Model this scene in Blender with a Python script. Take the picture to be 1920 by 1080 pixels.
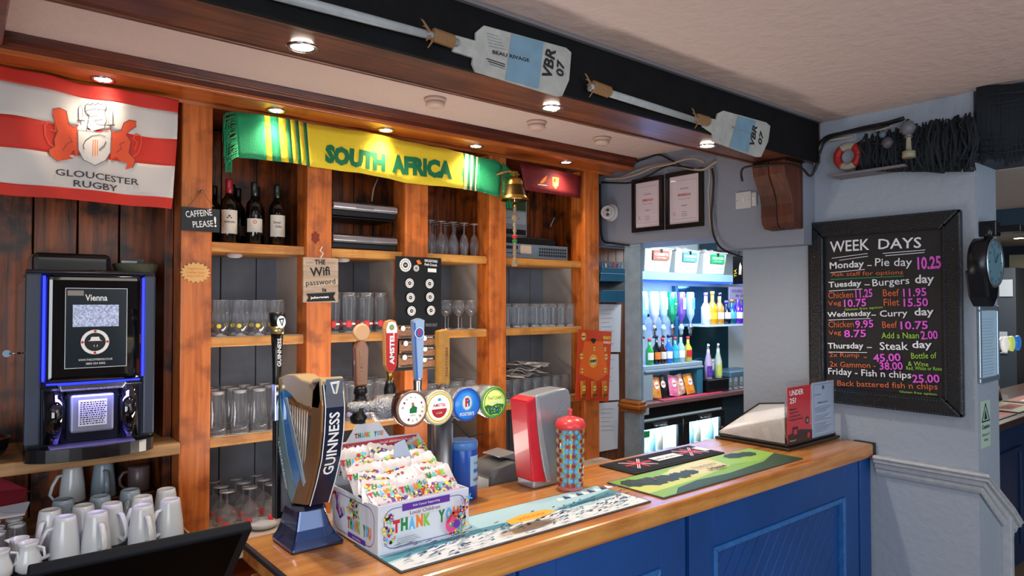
import bpy, math, random
from mathutils import Vector, Matrix
from mathutils.geometry import tessellate_polygon
random.seed(7)
for o in list(bpy.data.objects): bpy.data.objects.remove(o)
SC = bpy.context.scene; COL = SC.collection
# ---------------------------------------------------------------- camera
CAMZ = 1.75; YAW = math.radians(50.8); PITCH = math.radians(1.2); FPX = 1280.0
FW = Vector((math.cos(YAW)*math.cos(PITCH), math.sin(YAW)*math.cos(PITCH), math.sin(PITCH)))
RT = Vector((math.sin(YAW), -math.cos(YAW), 0)); UPV = RT.cross(FW)
cam = bpy.data.objects.new('camera', bpy.data.cameras.new('camera')); COL.objects.link(cam)
cam.matrix_world = Matrix(((RT.x, UPV.x, -FW.x, 0), (RT.y, UPV.y, -FW.y, 0), (RT.z, UPV.z, -FW.z, CAMZ), (0, 0, 0, 1)))
cam.data.sensor_width = 36; cam.data.lens = 24; cam.data.clip_start = .02
SC.camera = cam
SC.view_settings.view_transform = 'Standard'; SC.view_settings.look = 'None'
SC.view_settings.exposure = 0.0; SC.view_settings.gamma = 1; SC.view_settings.use_curve_mapping = False
# ---------------------------------------------------------------- world and large lights
w = bpy.data.worlds.new('world'); SC.world = w; w.use_nodes = True
w.node_tree.nodes['Background'].inputs[0].default_value = (.55, .75, 1, 1)
w.node_tree.nodes['Background'].inputs[1].default_value = .45
def area(name, loc, target, size, power, col, sy=None):
    l = bpy.data.lights.new(name, 'AREA'); l.energy = power; l.color = col; l.size = size
    if sy: l.shape = 'RECTANGLE'; l.size_y = sy
    o = bpy.data.objects.new(name, l); COL.objects.link(o); o.location = loc
    o.rotation_euler = (Vector(target)-Vector(loc)).to_track_quat('-Z', 'Y').to_euler(); return o
def spot(name, loc, target, power, col, ang=90, blend=.6, r=.03):
    l = bpy.data.lights.new(name, 'SPOT'); l.energy = power; l.color = col; l.spot_size = math.radians(ang); l.spot_blend = blend; l.shadow_soft_size = r
    o = bpy.data.objects.new(name, l); COL.objects.link(o); o.location = loc
    o.rotation_euler = (Vector(target)-Vector(loc)).to_track_quat('-Z', 'Y').to_euler(); return o
area('left_cool_fill', (-1.4, -1.2, 1.5), (2.2, 2.6, 1.75), 2.4, 92, (.86, .93, 1), 1.8)  # unseen soft fill, added behind the camera to brighten the whole bar
area('right_cool_fill', (3.2, -2.6, 1.5), (2.4, 2.0, 1.7), 2.4, 46, (.80, .90, 1), 1.6)  # second unseen fill, added at the right to light the counter front
area('lounge_light', (1.6, -.6, 2.55), (1.8, .6, 0), 1.8, 24, (1, .95, .88))
area('ceiling_lift_fill', (1.7, 2.62, .95), (1.7, 2.62, 3), 1.5, 18, (1, .88, .78), .25)  # added out of sight, facing up, to brighten the ceiling behind the beam
# ---------------------------------------------------------------- materials
def H(h, k=1.0):
    c = [int(h[i:i+2], 16)/255 for i in (0, 2, 4)]
    return tuple((((x+.055)/1.055)**2.4 if x > .04 else x/12.92)*k for x in c)+(1,)
MC = {}
def mk(name, col='808080', rough=.5, metal=0, bump=0, bscale=60, var=0, vscale=8, emit=0, coat=0, spec=.5, col2=None):
    if name in MC: return MC[name]
    m = bpy.data.materials.new(name); m.use_nodes = True; nt = m.node_tree; b = nt.nodes['Principled BSDF']
    if isinstance(col, str): col = H(col)
    b.inputs['Base Color'].default_value = col; b.inputs['Roughness'].default_value = rough; b.inputs['Metallic'].default_value = metal
    b.inputs['Specular IOR Level'].default_value = spec; b.inputs['Coat Weight'].default_value = coat
    tc = nt.nodes.new('ShaderNodeTexCoord')
    if emit: b.inputs['Emission Color'].default_value = col; b.inputs['Emission Strength'].default_value = emit
    if var or col2:
        n = nt.nodes.new('ShaderNodeTexNoise'); n.inputs['Scale'].default_value = vscale; n.inputs['Detail'].default_value = 5
        nt.links.new(tc.outputs['Object'], n.inputs['Vector'])
        r = nt.nodes.new('ShaderNodeValToRGB'); r.color_ramp.elements[0].position = .3; r.color_ramp.elements[1].position = .7
        c2 = H(col2) if isinstance(col2, str) else tuple(x*(1-var) for x in col[:3])+(1,)
        r.color_ramp.elements[0].color = c2; r.color_ramp.elements[1].color = col
        nt.links.new(n.outputs['Fac'], r.inputs[0]); nt.links.new(r.outputs[0], b.inputs['Base Color'])
    if bump:
        n2 = nt.nodes.new('ShaderNodeTexNoise'); n2.inputs['Scale'].default_value = bscale; n2.inputs['Detail'].default_value = 4
        nt.links.new(tc.outputs['Object'], n2.inputs['Vector'])
        bp = nt.nodes.new('ShaderNodeBump'); bp.inputs['Strength'].default_value = bump; bp.inputs['Distance'].default_value = .01
        nt.links.new(n2.outputs['Fac'], bp.inputs['Height']); nt.links.new(bp.outputs[0], b.inputs['Normal'])
    MC[name] = m; return m
def wood(name, c1, c2, axis='Z', rough=.4, scale=1.0, knots=.5, coat=.1, c3=None):
    if name in MC: return MC[name]
    m = bpy.data.materials.new(name); m.use_nodes = True; nt = m.node_tree; b = nt.nodes['Principled BSDF']; L = nt.links.new
    tc = nt.nodes.new('ShaderNodeTexCoord'); mp = nt.nodes.new('ShaderNodeMapping')
    s = [26*scale]*3; s['XYZ'.index(axis)] = 1.7*scale; mp.inputs['Scale'].default_value = s
    oi = nt.nodes.new('ShaderNodeObjectInfo'); ad = nt.nodes.new('ShaderNodeVectorMath'); ad.operation = 'ADD'
    L(tc.outputs['Object'], ad.inputs[0]); L(oi.outputs['Random'], ad.inputs[1]); L(ad.outputs[0], mp.inputs['Vector'])
    n = nt.nodes.new('ShaderNodeTexNoise'); n.inputs['Scale'].default_value = 1; n.inputs['Detail'].default_value = 7; n.inputs['Roughness'].default_value = .65; n.inputs['Distortion'].default_value = .6
    L(mp.outputs[0], n.inputs['Vector'])
    r = nt.nodes.new('ShaderNodeValToRGB'); e = r.color_ramp.elements; e[0].position = .33; e[1].position = .66
    e[0].color = H(c1); e[1].color = H(c2); L(n.outputs['Fac'], r.inputs[0])
    # large blotches and knots of darker wood
    n2 = nt.nodes.new('ShaderNodeTexNoise'); n2.inputs['Scale'].default_value = 7*scale; n2.inputs['Detail'].default_value = 6; L(ad.outputs[0], n2.inputs['Vector'])
    r2 = nt.nodes.new('ShaderNodeValToRGB'); r2.color_ramp.elements[0].position = .34; r2.color_ramp.elements[1].position = .5
    r2.color_ramp.elements[0].color = (knots,)*3+(1,); r2.color_ramp.elements[1].color = (0, 0, 0, 1); L(n2.outputs['Fac'], r2.inputs[0])
    mx = nt.nodes.new('ShaderNodeMixRGB'); mx.inputs[2].default_value = H(c3 or c1); mx.blend_type = 'MIX'
    L(r2.outputs[0], mx.inputs[0]); L(r.outputs[0], mx.inputs[1]); L(mx.outputs[0], b.inputs['Base Color'])
    b.inputs['Roughness'].default_value = rough; b.inputs['Coat Weight'].default_value = coat; b.inputs['Coat Roughness'].default_value = .25
    bp = nt.nodes.new('ShaderNodeBump'); bp.inputs['Strength'].default_value = .25; bp.inputs['Distance'].default_value = .004
    L(n.outputs['Fac'], bp.inputs['Height']); L(bp.outputs[0], b.inputs['Normal'])
    MC[name] = m; return m
def glassm(name, tint=(.96, .98, 1), body=.05, col=(.8, .85, .9), rough=.04, edge=.22):
    if name in MC: return MC[name]
    m = bpy.data.materials.new(name); m.use_nodes = True; nt = m.node_tree; nt.nodes.clear(); L = nt.links.new
    out = nt.nodes.new('ShaderNodeOutputMaterial'); tr = nt.nodes.new('ShaderNodeBsdfTransparent'); tr.inputs[0].default_value = tint+(1,)
    gl = nt.nodes.new('ShaderNodeBsdfGlossy'); gl.inputs['Roughness'].default_value = rough
    df = nt.nodes.new('ShaderNodeBsdfPrincipled'); df.inputs['Base Color'].default_value = col+(1,); df.inputs['Roughness'].default_value = .15
    lw = nt.nodes.new('ShaderNodeLayerWeight'); lw.inputs['Blend'].default_value = edge
    m1 = nt.nodes.new('ShaderNodeMixShader'); m1.inputs[0].default_value = body; L(tr.outputs[0], m1.inputs[1]); L(df.outputs[0], m1.inputs[2])
    m2 = nt.nodes.new('ShaderNodeMixShader'); L(lw.outputs['Facing'], m2.inputs[0]); L(m1.outputs[0], m2.inputs[1]); L(gl.outputs[0], m2.inputs[2])
    L(m2.outputs[0], out.inputs[0]); MC[name] = m; return m
GLASS = glassm('clear_glass')
# ---------------------------------------------------------------- scene graph helpers
def W(u, v, X=None, Y=None, Z=None):            # point of the photograph on a known plane of the room (Z relative to the eye)
    d = FW + RT*((u-960)/FPX) + UPV*((540-v)/FPX)
    k = X/d.x if X is not None else Y/d.y if Y is not None else Z/d.z
    p = d*k; p.z += CAMZ; return p
def thing(name, label, cat, loc=(0, 0, 0), rz=0, group=None):
    o = bpy.data.objects.new(name, None); o.empty_display_size = .05; COL.objects.link(o); o.location = loc; o.rotation_euler = (0, 0, rz)
    o['label'] = label; o['category'] = cat
    if group: o['group'] = group
    return o
def tag(o, label, cat, group=None, kind=None):
    o['label'] = label; o['category'] = cat
    if group: o['group'] = group
    if kind: o['kind'] = kind
    return o
KIDS = {}
def dup(root, loc, rz=None, label=None, group=None):
    r = root.copy(); COL.objects.link(r); r.location = loc
    if rz is not None: r.rotation_euler = (0, 0, rz)
    if label: r['label'] = label
    if group: r['group'] = group
    def rec(src, dst):
        for c in KIDS.get(src.name, []):
            n = c.copy(); COL.objects.link(n); n.parent = dst; KIDS.setdefault(dst.name, []).append(n); rec(c, n)
    rec(root, r); return r
class MB:
    def __init__(s): s.v = []; s.f = []; s.m = []; s.sm = []; s.mats = []
    def mi(s, m):
        if m is None: return 0
        if m not in s.mats: s.mats.append(m)
        return s.mats.index(m)
    def add(s, vs, fs, mat=None, smooth=False):
        k = len(s.v); i = s.mi(mat); s.v += [tuple(p) for p in vs]
        for f in fs: s.f.append(tuple(j+k for j in f)); s.m.append(i); s.sm.append(smooth)
        return s
    def box(s, a, b, mat=None):
        x0, x1 = sorted((a[0], b[0])); y0, y1 = sorted((a[1], b[1])); z0, z1 = sorted((a[2], b[2]))
        return s.add([(x0,y0,z0),(x1,y0,z0),(x1,y1,z0),(x0,y1,z0),(x0,y0,z1),(x1,y0,z1),(x1,y1,z1),(x0,y1,z1)],
                     [(0,3,2,1),(4,5,6,7),(0,1,5,4),(1,2,6,5),(2,3,7,6),(3,0,4,7)], mat)
    def hexa(s, p, mat=None):      # 8 corners: bottom 4 (ccw from above), top 4
        return s.add(p, [(0,3,2,1),(4,5,6,7),(0,1,5,4),(1,2,6,5),(2,3,7,6),(3,0,4,7)], mat)
    def prism(s, pts, d, mat=None, smooth=False):   # pts: 3D polygon, extruded along vector d
        n = len(pts); d = Vector(d); a = [Vector(p) for p in pts]; b = [p+d for p in a]
        tris = tessellate_polygon([a])
        nrm = Vector()
        for i in range(n): nrm += a[i].cross(a[(i+1) % n])
        flip = nrm.dot(d) > 0
        f = []
        for t in tris:
            tn = (a[t[1]]-a[t[0]]).cross(a[t[2]]-a[t[0]])
            t2 = t if tn.dot(d) < 0 else t[::-1]
            f.append(tuple(t2)); f.append(tuple(x+n for x in t2[::-1]))
        s.add(a+b, f, mat)
        k = len(s.v)-2*n; i0 = s.mi(mat)
        for i in range(n):
            j = (i+1) % n; q = (i, j, j+n, i+n) if flip else (j, i, i+n, j+n)
            s.f.append(tuple(x+k for x in q)); s.m.append(i0); s.sm.append(smooth)
        return s
    def lathe(s, prof, n=20, c=(0, 0, 0), mat=None, axis='Z', smooth=True, cap=True, sx=1, sy=1):
        vs = []; fs = []
        for r, h in prof:
            for i in range(n):
                a = 2*math.pi*i/n; x, y = r*math.cos(a)*sx, r*math.sin(a)*sy
                p = (x, y, h) if axis == 'Z' else (x, -h, y) if axis == 'Y' else (-h, -x, y)
                vs.append((p[0]+c[0], p[1]+c[1], p[2]+c[2]))
        for k in range(len(prof)-1):
            for i in range(n):
                j = (i+1) % n; fs.append((k*n+i, k*n+j, (k+1)*n+j, (k+1)*n+i))
        s.add(vs, fs, mat, smooth)
        if cap:
            m = len(prof)-1; base = len(s.v)-len(vs); i0 = s.mi(mat)
            if prof[0][0] > 1e-4: s.f.append(tuple(base+i for i in reversed(range(n)))); s.m.append(i0); s.sm.append(False)
            if prof[m][0] > 1e-4: s.f.append(tuple(base+m*n+i for i in range(n))); s.m.append(i0); s.sm.append(False)
        return s
    def tube(s, pts, r, n=8, mat=None, smooth=True, closed=False):
        pts = [Vector(p) for p in pts]; N = len(pts); vs = []; rr = r if isinstance(r, (list, tuple)) else [r]*N
        t0 = (pts[1]-pts[0]).normalized(); up = Vector((0, 0, 1)) if abs(t0.z) < .9 else Vector((1, 0, 0))
        x = t0.cross(up).normalized()
        for i in range(N):
            t = (pts[min(i+1, N-1)]-pts[max(i-1, 0)])
            t = t.normalized() if t.length > 1e-9 else t0
            x = (x - t*x.dot(t)); x = x.normalized() if x.length > 1e-6 else t.orthogonal().normalized(); y = t.cross(x)
            for k in range(n):
                a = 2*math.pi*k/n; vs.append(pts[i]+x*math.cos(a)*rr[i]+y*math.sin(a)*rr[i])
        fs = [(i*n+k, i*n+(k+1) % n, (i+1)*n+(k+1) % n, (i+1)*n+k) for i in range(N-1) for k in range(n)]
        fs += [tuple(reversed(range(n))), tuple((N-1)*n+k for k in range(n))]
        return s.add(vs, fs, mat, smooth)
    def build(s, name, mat=None, parent=None, bevel=0, seg=2, kind=None, loc=None):
        me = bpy.data.meshes.new(name); me.from_pydata(s.v, [], s.f)
        ms = s.mats if s.mats else [mat]
        for m in ms: me.materials.append(m)
        me.polygons.foreach_set('material_index', s.m); me.polygons.foreach_set('use_smooth', s.sm); me.update()
        o = bpy.data.objects.new(name, me); COL.objects.link(o)
        if parent is not None: o.parent = parent; KIDS.setdefault(parent.name, []).append(o)
        if loc is not None: o.location = loc
        if bevel:
            b = o.modifiers.new('bevel', 'BEVEL'); b.width = bevel; b.segments = seg; b.limit_method = 'ANGLE'; b.angle_limit = .6
        if kind: o['kind'] = kind
        return o
def bx(name, a, b, mat, parent=None, bevel=0, kind=None): return MB().box(a, b).build(name, mat, parent, bevel, kind=kind)
TXC = {}
def text_geo(sx, bold=0, shear=0):
    k = (sx, bold, shear)
    if k not in TXC:
        cu = bpy.data.curves.new('t', 'FONT'); cu.body = sx; cu.size = 1; cu.offset = bold; cu.shear = shear; cu.resolution_u = 2; cu.space_line = .95
        ob = bpy.data.objects.new('t', cu); me = bpy.data.meshes.new_from_object(ob)
        vs = [(v.co.x, v.co.y) for v in me.vertices]; fs = [tuple(p.vertices) for p in me.polygons]
        bpy.data.objects.remove(ob); bpy.data.curves.remove(cu); bpy.data.meshes.remove(me)
        TXC[k] = (vs, fs)
    return TXC[k]
class Face:            # flat print on a plane (or on cloth when disp is given), in metres, one mesh with several inks
    def __init__(s, O, ux, uy, disp=None, off=.0012, plane=None):
        s.O = Vector(O); s.ux = Vector(ux).normalized(); s.uy = Vector(uy).normalized(); s.n = s.ux.cross(s.uy); s.mb = MB(); s.disp = disp; s.off = off; s.lv = 0; s.plane = plane
    def P(s, x, y, o): return s.O+s.ux*x+s.uy*y+s.n*(o+(s.disp(x, y) if s.disp else 0))
    def L(s, u, v):     # photograph pixel -> local metres
        p = W(u, v, **s.plane) - s.O; return p.dot(s.ux), p.dot(s.uy)
    def nxt(s): s.lv += 1; return s.off+s.lv*.00012
    def geo(s, vs, fs, mat, o=None):
        o = s.nxt() if o is None else o
        if s.disp:          # printed shapes follow the folds of the cloth
            vs = list(vs); st = [(f[0], f[i], f[i+1]) for f in fs for i in range(1, len(f)-1)]; out = []
            while st:
                t = st.pop(); e = [math.dist(vs[t[i]], vs[t[(i+1) % 3]]) for i in range(3)]; k = e.index(max(e))
                if e[k] > .022:
                    a, b, c = t[k], t[(k+1) % 3], t[(k+2) % 3]; vs.append(((vs[a][0]+vs[b][0])/2, (vs[a][1]+vs[b][1])/2)); m = len(vs)-1; st += [(a, m, c), (m, b, c)]
                else: out.append(t)
            fs = out
        s.mb.add([s.P(x, y, o) for x, y in vs], fs, mat)
    def text(s, t, x, y, w, h, mat, bold=0, shear=0, rot=0, center=False):
        vs, fs = text_geo(t, bold, shear)
        if not vs: return
        xs = [a for a, b in vs]; ys = [b for a, b in vs]; x0, x1, y0, y1 = min(xs), max(xs), min(ys), max(ys)
        c, q = math.cos(rot), math.sin(rot); kx = w/(x1-x0); ky = h/(y1-y0) if h else kx
        out = []
        for a, b in vs:
            p = (a-x0)*kx-(w/2 if center else 0); r = (b-y0)*ky-((ky*(y1-y0))/2 if center else 0)
            out.append((x+p*c-r*q, y+p*q+r*c))
        s.geo(out, fs, mat)
    def tpx(s, t, u0, v0, u1, v1, mat, bold=0, shear=0):   # lower-left pixel, upper-right pixel
        a = s.L(u0, v0); b = s.L(u1, v0); c = s.L(u0, v1)
        s.text(t, a[0], a[1], abs(b[0]-a[0]), abs(c[1]-a[1]), mat, bold, shear)
    def rect(s, x0, y0, x1, y1, mat): s.geo([(x0, y0), (x1, y0), (x1, y1), (x0, y1)], [(0, 1, 2, 3)], mat)
    def poly(s, pts, mat):
        a = [Vector((p[0], p[1], 0)) for p in pts]; f = []
        for t in tessellate_polygon([a]):
            f.append(t if (a[t[1]]-a[t[0]]).cross(a[t[2]]-a[t[0]]).z > 0 else t[::-1])
        s.geo(pts, f, mat)
    def ppx(s, pts, mat): s.poly([s.L(*p) for p in pts], mat)
    def circ(s, x, y, r, mat, n=20, ry=None): s.poly([(x+r*math.cos(2*math.pi*i/n), y+(ry or r)*math.sin(2*math.pi*i/n)) for i in range(n)], mat)
    def ring(s, x, y, r0, r1, mat, n=24):
        vs = [(x+r*math.cos(2*math.pi*i/n), y+r*math.sin(2*math.pi*i/n)) for r in (r0, r1) for i in range(n)]
        s.geo(vs, [(i, i+n, (i+1) % n+n, (i+1) % n) for i in range(n)], mat)
    def line(s, pts, w, mat):
        for i in range(len(pts)-1):
            a = Vector(pts[i]); b = Vector(pts[i+1]); d = b-a
            if d.length < 1e-6: continue
            d.normalize(); q = Vector((-d.y, d.x))*w/2; d *= w*.3
            s.geo([tuple(a-d-q), tuple(b+d-q), tuple(b+d+q), tuple(a-d+q)], [(0, 1, 2, 3)], mat, s.off+.0001+s.lv*.00012)
        s.lv += 1
    def lpx(s, pts, w, mat): s.line([s.L(*p) for p in pts], w, mat)
    def build(s, name='printing', parent=None): return s.mb.build(name, None, parent)
def FY(y, parent_loc=(0, 0, 0), x=0, z=0, **k):    # print facing the room on a plane Y = y
    return Face(Vector((x, y, z))-Vector(parent_loc), (1, 0, 0), (0, 0, 1), **k)
class PF(Face):       # Face in world pixels whose mesh is shifted into a parent's frame
    def __init__(s, plane, loc=(0, 0, 0), **k):
        ax = list(plane)[0]; val = plane[ax]; O = {'X': (val, 0, 0), 'Y': (0, val, 0), 'Z': (0, 0, val+CAMZ)}[ax]
        ux, uy = {'X': ((0, -1, 0), (0, 0, 1)), 'Y': ((1, 0, 0), (0, 0, 1)), 'Z': ((1, 0, 0), (0, 1, 0))}[ax]
        super().__init__(O, ux, uy, plane=plane, **k); s.sh = Vector(loc)
    def P(s, x, y, o): return super().P(x, y, o)-s.sh
# common inks
WHITE = mk('white_ink', 'f2f2f0', .6); BLACK = mk('black_ink', '101012', .6); RED = mk('red_ink', 'c8202a', .55); GREEN = mk('green_ink', '12803c', .6)
YELLOW = mk('yellow_ink', 'ecd23a', .6); BLUE = mk('blue_ink', '2a62c0', .5); PURPLE = mk('purple_ink', '5a2a9a', .6); ORANGE = mk('orange_ink', 'ea7a1e', .6)
PINK = mk('pink_ink', 'e0408a', .6); SKY = mk('sky_ink', '5ab4e6', .6); LIME = mk('lime_ink', '7cc242', .6); GREY = mk('grey_ink', '70747a', .6); BROWN = mk('brown_ink', '6a4022', .6)
BLK = mk('black_plastic', '0b0c0f', .35); STEEL = mk('chrome', 'c9ccd2', .16, 1); BRUSH = mk('brushed_steel', '9aa0a8', .32, 1); BRASS = mk('brass', 'c09a4e', .3, 1)
PAPER = mk('paper', 'c9cdd6', .7); CABLEB = mk('black_cable', '0c0d10', .5); CABLEW = mk('cream_cable', 'a89c90', .5); TWINE = mk('twine', '8a6844', .9, bump=.6, bscale=250)
W_POST = wood('pine_post', 'ac5418', 'da7c36', 'Z', .42, 1.3, .6, c3='6e300c')
W_SHELF = wood('pine_shelf', 'a8651e', 'd9a050', 'X', .45, 1, .55, c3='7a3d10')
W_DARK = wood('dark_cornice', '3a1206', '6e2c10', 'X', .3, 1, .6, .35)
W_CORN = wood('cornice_orange', '8a4014', 'bc6428', 'X', .3, 1, .4, .35)
W_PLANK = wood('stained_plank', '2a0e04', 'a8500f', 'Z', .38, 1.1, .95, .25, c3='0c0402')
W_BEAM = wood('beam_underside', '3c1c10', '744028', 'X', .38, 1, .6, .3)
W_TOP = wood('counter_oak', 'a8642a', 'd29650', 'X', .24, .8, .3, .4, c3='8a4c1a')
def wb(mb, name, mat, parent, bevel=0, kind=None, seg=2):      # build from room coordinates under an (unrotated) parent
    if parent is not None:
        L = parent.location; mb.v = [(a-L.x, b-L.y, c-L.z) for a, b, c in mb.v]
    return mb.build(name, mat, parent, bevel, seg, kind)
def wbox(name, a, b, mat, parent, bevel=0, kind=None): return wb(MB().box(a, b), name, mat, parent, bevel, kind)
# ================================================================ structure
PLASTER = mk('ceiling_plaster', 'ccb9b5', .75, bump=.55, bscale=22)
WALLM = mk('wall_plaster', '939faf', .6, bump=.35, bscale=30)
WALLB = mk('blue_grey_paint', '93a1b5', .55, bump=.15, bscale=60)
CEILH = 2.703
bx('ceiling', (-4, -4, CEILH), (3.56, 6, CEILH+.08), PLASTER, kind='structure')
bx('floor', (-4, -4, -.05), (10, 6, 0), mk('floor_carpet', '8f7862', .9, bump=.5, bscale=200), kind='structure')
bx('ceiling_far', (3.86, -4, 2.38), (10, 6, 2.46), mk('far_ceiling', 'b4aaa2', .75, bump=.4, bscale=25), kind='structure')
wr = bx('wall_right', (3.56, 1.06, 0), (3.85, 2.234, CEILH), WALLM, kind='structure')
bx('wall_right_lintel', (3.56, -4, 2.384), (3.86, 1.06, CEILH), mk('dark_blue_lintel', '26384c', .6, bump=.2), kind='structure')
bx('wall_opening_lintel', (3.5, 2.32, 2.14), (3.86, 3.62, CEILH), mk('lintel_paint', '7d8596', .55, bump=.15, bscale=60), kind='structure')
bx('wall_soffit_box', (3.44, 1.80, 2.055), (3.56, 2.325, CEILH), mk('lintel_paint', ''), kind='structure')
MB().box((3.561, 2.234, 2.06), (3.86, 2.33, CEILH)).build('wall_opening_head', WALLB, kind='structure')
bx('wall_back', (-4, 3.66, 0), (3.5, 3.76, CEILH), mk('dark_back', '1a0f0a', .8), kind='structure')
bx('wall_behind_camera', (-4, -4.1, 0), (10, -4, CEILH), mk('lounge_wall', 'c2bdb8', .8), kind='structure')
bx('wall_left', (-4.1, -4, 0), (-4, 6, CEILH), MC['lounge_wall'], kind='structure')
# baseboard below the framed board and a recessed dado surface
def moulding(path, prof, mat, name, kind=None, parent=None):    # prof: (out, up) pairs swept on a list of (point, outward) pairs
    mb = MB(); n = len(prof); vs = []
    for p, o in path:
        p = Vector(p); o = Vector(o)
        for a, b in prof: vs.append(p+o*a+Vector((0, 0, b)))
    fs = [(i*n+k, (i+1)*n+k, (i+1)*n+(k+1) % n, i*n+(k+1) % n) for i in range(len(path)-1) for k in range(n)]
    fs += [tuple(range(n)), tuple(reversed([(len(path)-1)*n+k for k in range(n)]))]
    mb.add(vs, fs, mat); return mb.build(name, mat, parent, .002, kind=kind)
RAILM = mk('rail_paint', 'b0b8c2', .4, var=.2, vscale=30)
prof = [(0, 0), (.055, 0), (.06, -.012), (.05, -.022), (.05, -.034), (.036, -.04), (.03, -.062), (.02, -.07), (.02, -.085), (.012, -.1), (0, -.1)]
moulding([((3.56, 1.495, .998), (-1, 0, 0)), ((3.56, 1.06, .998), (-1, -1, 0)), ((3.86, 1.06, .79), (0, -1, 0)), ((3.98, 1.06, .705), (0, -1, 0))], prof, RAILM, 'trim_1', 'structure')
bx('trim_2', (3.86, 1.02, .1), (3.9, 1.1, .74), RAILM, kind='structure', bevel=.004)
bx('baseboard_right', (3.54, 1.06, 0), (3.56, 1.46, .14), RAILM, kind='structure', bevel=.003)
# opening post with wooden capital
t = thing('door_post', 'blue grey square post with wooden capital at left of the serving opening', 'post', (3.55, 3.02, 0))
BP = mk('post_blue', '8fa8bc', .5, var=.25, vscale=14, bump=.2)
wbox('shaft', (3.5, 2.955, 1.10), (3.53, 3.09, 2.139), BP, t, .006); wbox('lower_shaft', (3.495, 2.95, 0), (3.535, 3.095, 1.02), BP, t, .006)
m = MB()
for (e, z0, z1) in ((.03, 1.02, 1.045), (.045, 1.045, 1.075), (.03, 1.075, 1.10)): m.box((3.5-e, 2.955-e*.6, z0), (3.53+e*.3, 3.09+e*.6, z1))
wb(m, 'capital', wood('capital_wood', '7a4018', 'b9773a', 'Y', .35), t, .008)
# ---------------------------------------------------------------- beam
BLKP = mk('beam_black_paint', '050608', .8, spec=.2, bump=.25, bscale=40, col2='0c0f14')
t = thing('ceiling_beam', 'long ceiling beam with black painted face and brown underside above the counter', 'beam', (0, 1.86, 2.488))
wbox('beam_core', (-3.2, 1.765, 2.488), (3.56, 1.985, CEILH-.001), W_BEAM, t, .006)
wbox('front_board', (-3.2, 1.743, 2.484), (3.50, 1.7648, CEILH-.001), BLKP, t, .004)
wbox('top_bead', (-3.2, 1.722, 2.688), (3.50, 1.743, CEILH-.001), mk('bead_grey', '6d6a70', .6), t, .003)
wbox('groove_strip', (-3.2, 1.972, 2.482), (3.56, 1.99, 2.489), W_BEAM, t, .002)
t = tag(bx('ceiling_joist', (-.15, 1.99, 2.64), (.115, 2.94, CEILH-.001), W_BEAM, bevel=.006), 'short dark joist crossing the ceiling at the top left corner', 'beam')
def downlight(x, y, z, label, grp, big=1):
    t = thing('downlight', label, 'ceiling light', (x, y, z), 0, grp)
    MB().lathe([(.030*big, 0), (.043*big, 0), (.043*big, -.004), (.036*big, -.006), (.030*big, -.003), (.030*big, 0)], 28, cap=False).build('bezel', STEEL, t)
    MB().lathe([(.0, -.001), (.029*big, -.001), (.029*big, -.002), (0, -.0025)], 24).build('lamp', mk('lamp_glow', 'fff4e2', emit=25), t)
for i, x in enumerate((.761, 1.729, 2.714)):
    downlight(x, 1.885, 2.482, ['round chrome downlight in beam underside above the harp shaped tap', 'round chrome downlight in beam underside below the large oar blade', 'round chrome downlight in beam underside near the small oar blade'][i], 'downlights in the beam', 1.05)
    spot('beam_lamp', (x, 1.885, 2.46), (x, 1.86, 0), 46, (1, .86, .70), 125, .9)
for i, x in enumerate((-.16, .44, 1.127, 1.691, 2.258, 2.958)):
    if x > 0: downlight(x, 3.09, 2.629, ['', 'downlight in the cornice above the red and white flag', 'downlight in the cornice above left end of green scarf', 'downlight in the cornice above the first word on the scarf', 'downlight in the cornice above right end of green scarf', 'downlight in the cornice above the dark red banner'][i], 'downlights in the cornice')
    spot('cornice_lamp', (x, 3.09, 2.60), (x, 3.04, 0), 4.5 if x < .6 else 13, (1, .80, .58), 130, .9)
# ---------------------------------------------------------------- smoke detectors
for i, (u, v) in enumerate(((816, 188), (1006, 231), (1128, 261))):
    p = W(u, v, Z=.945); t = thing('smoke_detector', ['nearest round white smoke detector on ceiling behind the beam', 'middle round white smoke detector on ceiling behind the beam', 'farthest round white smoke detector on ceiling by the cornice'][i], 'smoke detector', (p.x, p.y, CEILH-.001), 0, 'smoke detectors')
    M_ = mk('detector_white', 'c9b2a6', .5)
    MB().lathe([(.052, 0), (.052, -.012), (.044, -.016)], 28).build('base', M_, t); MB().lathe([(.044, -.0165), (.046, -.03), (.03, -.042), (0, -.043)], 28).build('sensor_head', M_, t)
# ================================================================ back bar shelving
U = thing('back_bar_shelving', 'tall pine shelving unit behind the counter with posts and dark cornice', 'shelving', (1.5, 3.2, 0))
POSTS = [(.756, .885), (1.323, 1.452), (1.87, 2.016), (2.44, 2.568), (3.23, 3.372)]
for a, b in POSTS: wbox('post', (a, 3.2, .0 if a > .8 else 0), (b, 3.33, 2.63), W_POST, U, .007)
SPM = mk('painted_panel', 'b7aea6', .6, var=.2, vscale=6)
for a, b in POSTS[1:]: wbox('side_panel', (a+.004, 3.3301, .72), (a+.024, 3.62, 2.02), SPM, U)
wbox('side_panel', (.86, 3.3301, .72), (.88, 3.62, 2.02), SPM, U)
for a, b in POSTS[1:]: wbox('side_panel', (a+.004, 3.3301, 2.0215), (a+.024, 3.62, 2.62), W_PLANK, U)
TG = mk('painted_board', '7b828e', .55, var=.35, vscale=5, bump=.15)
bays = [(.885, 1.323), (1.452, 1.87), (2.016, 2.44), (2.568, 3.23)]
SH = [(1.98, 2.02), (1.548, 1.59), (1.098, 1.14)]
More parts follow.
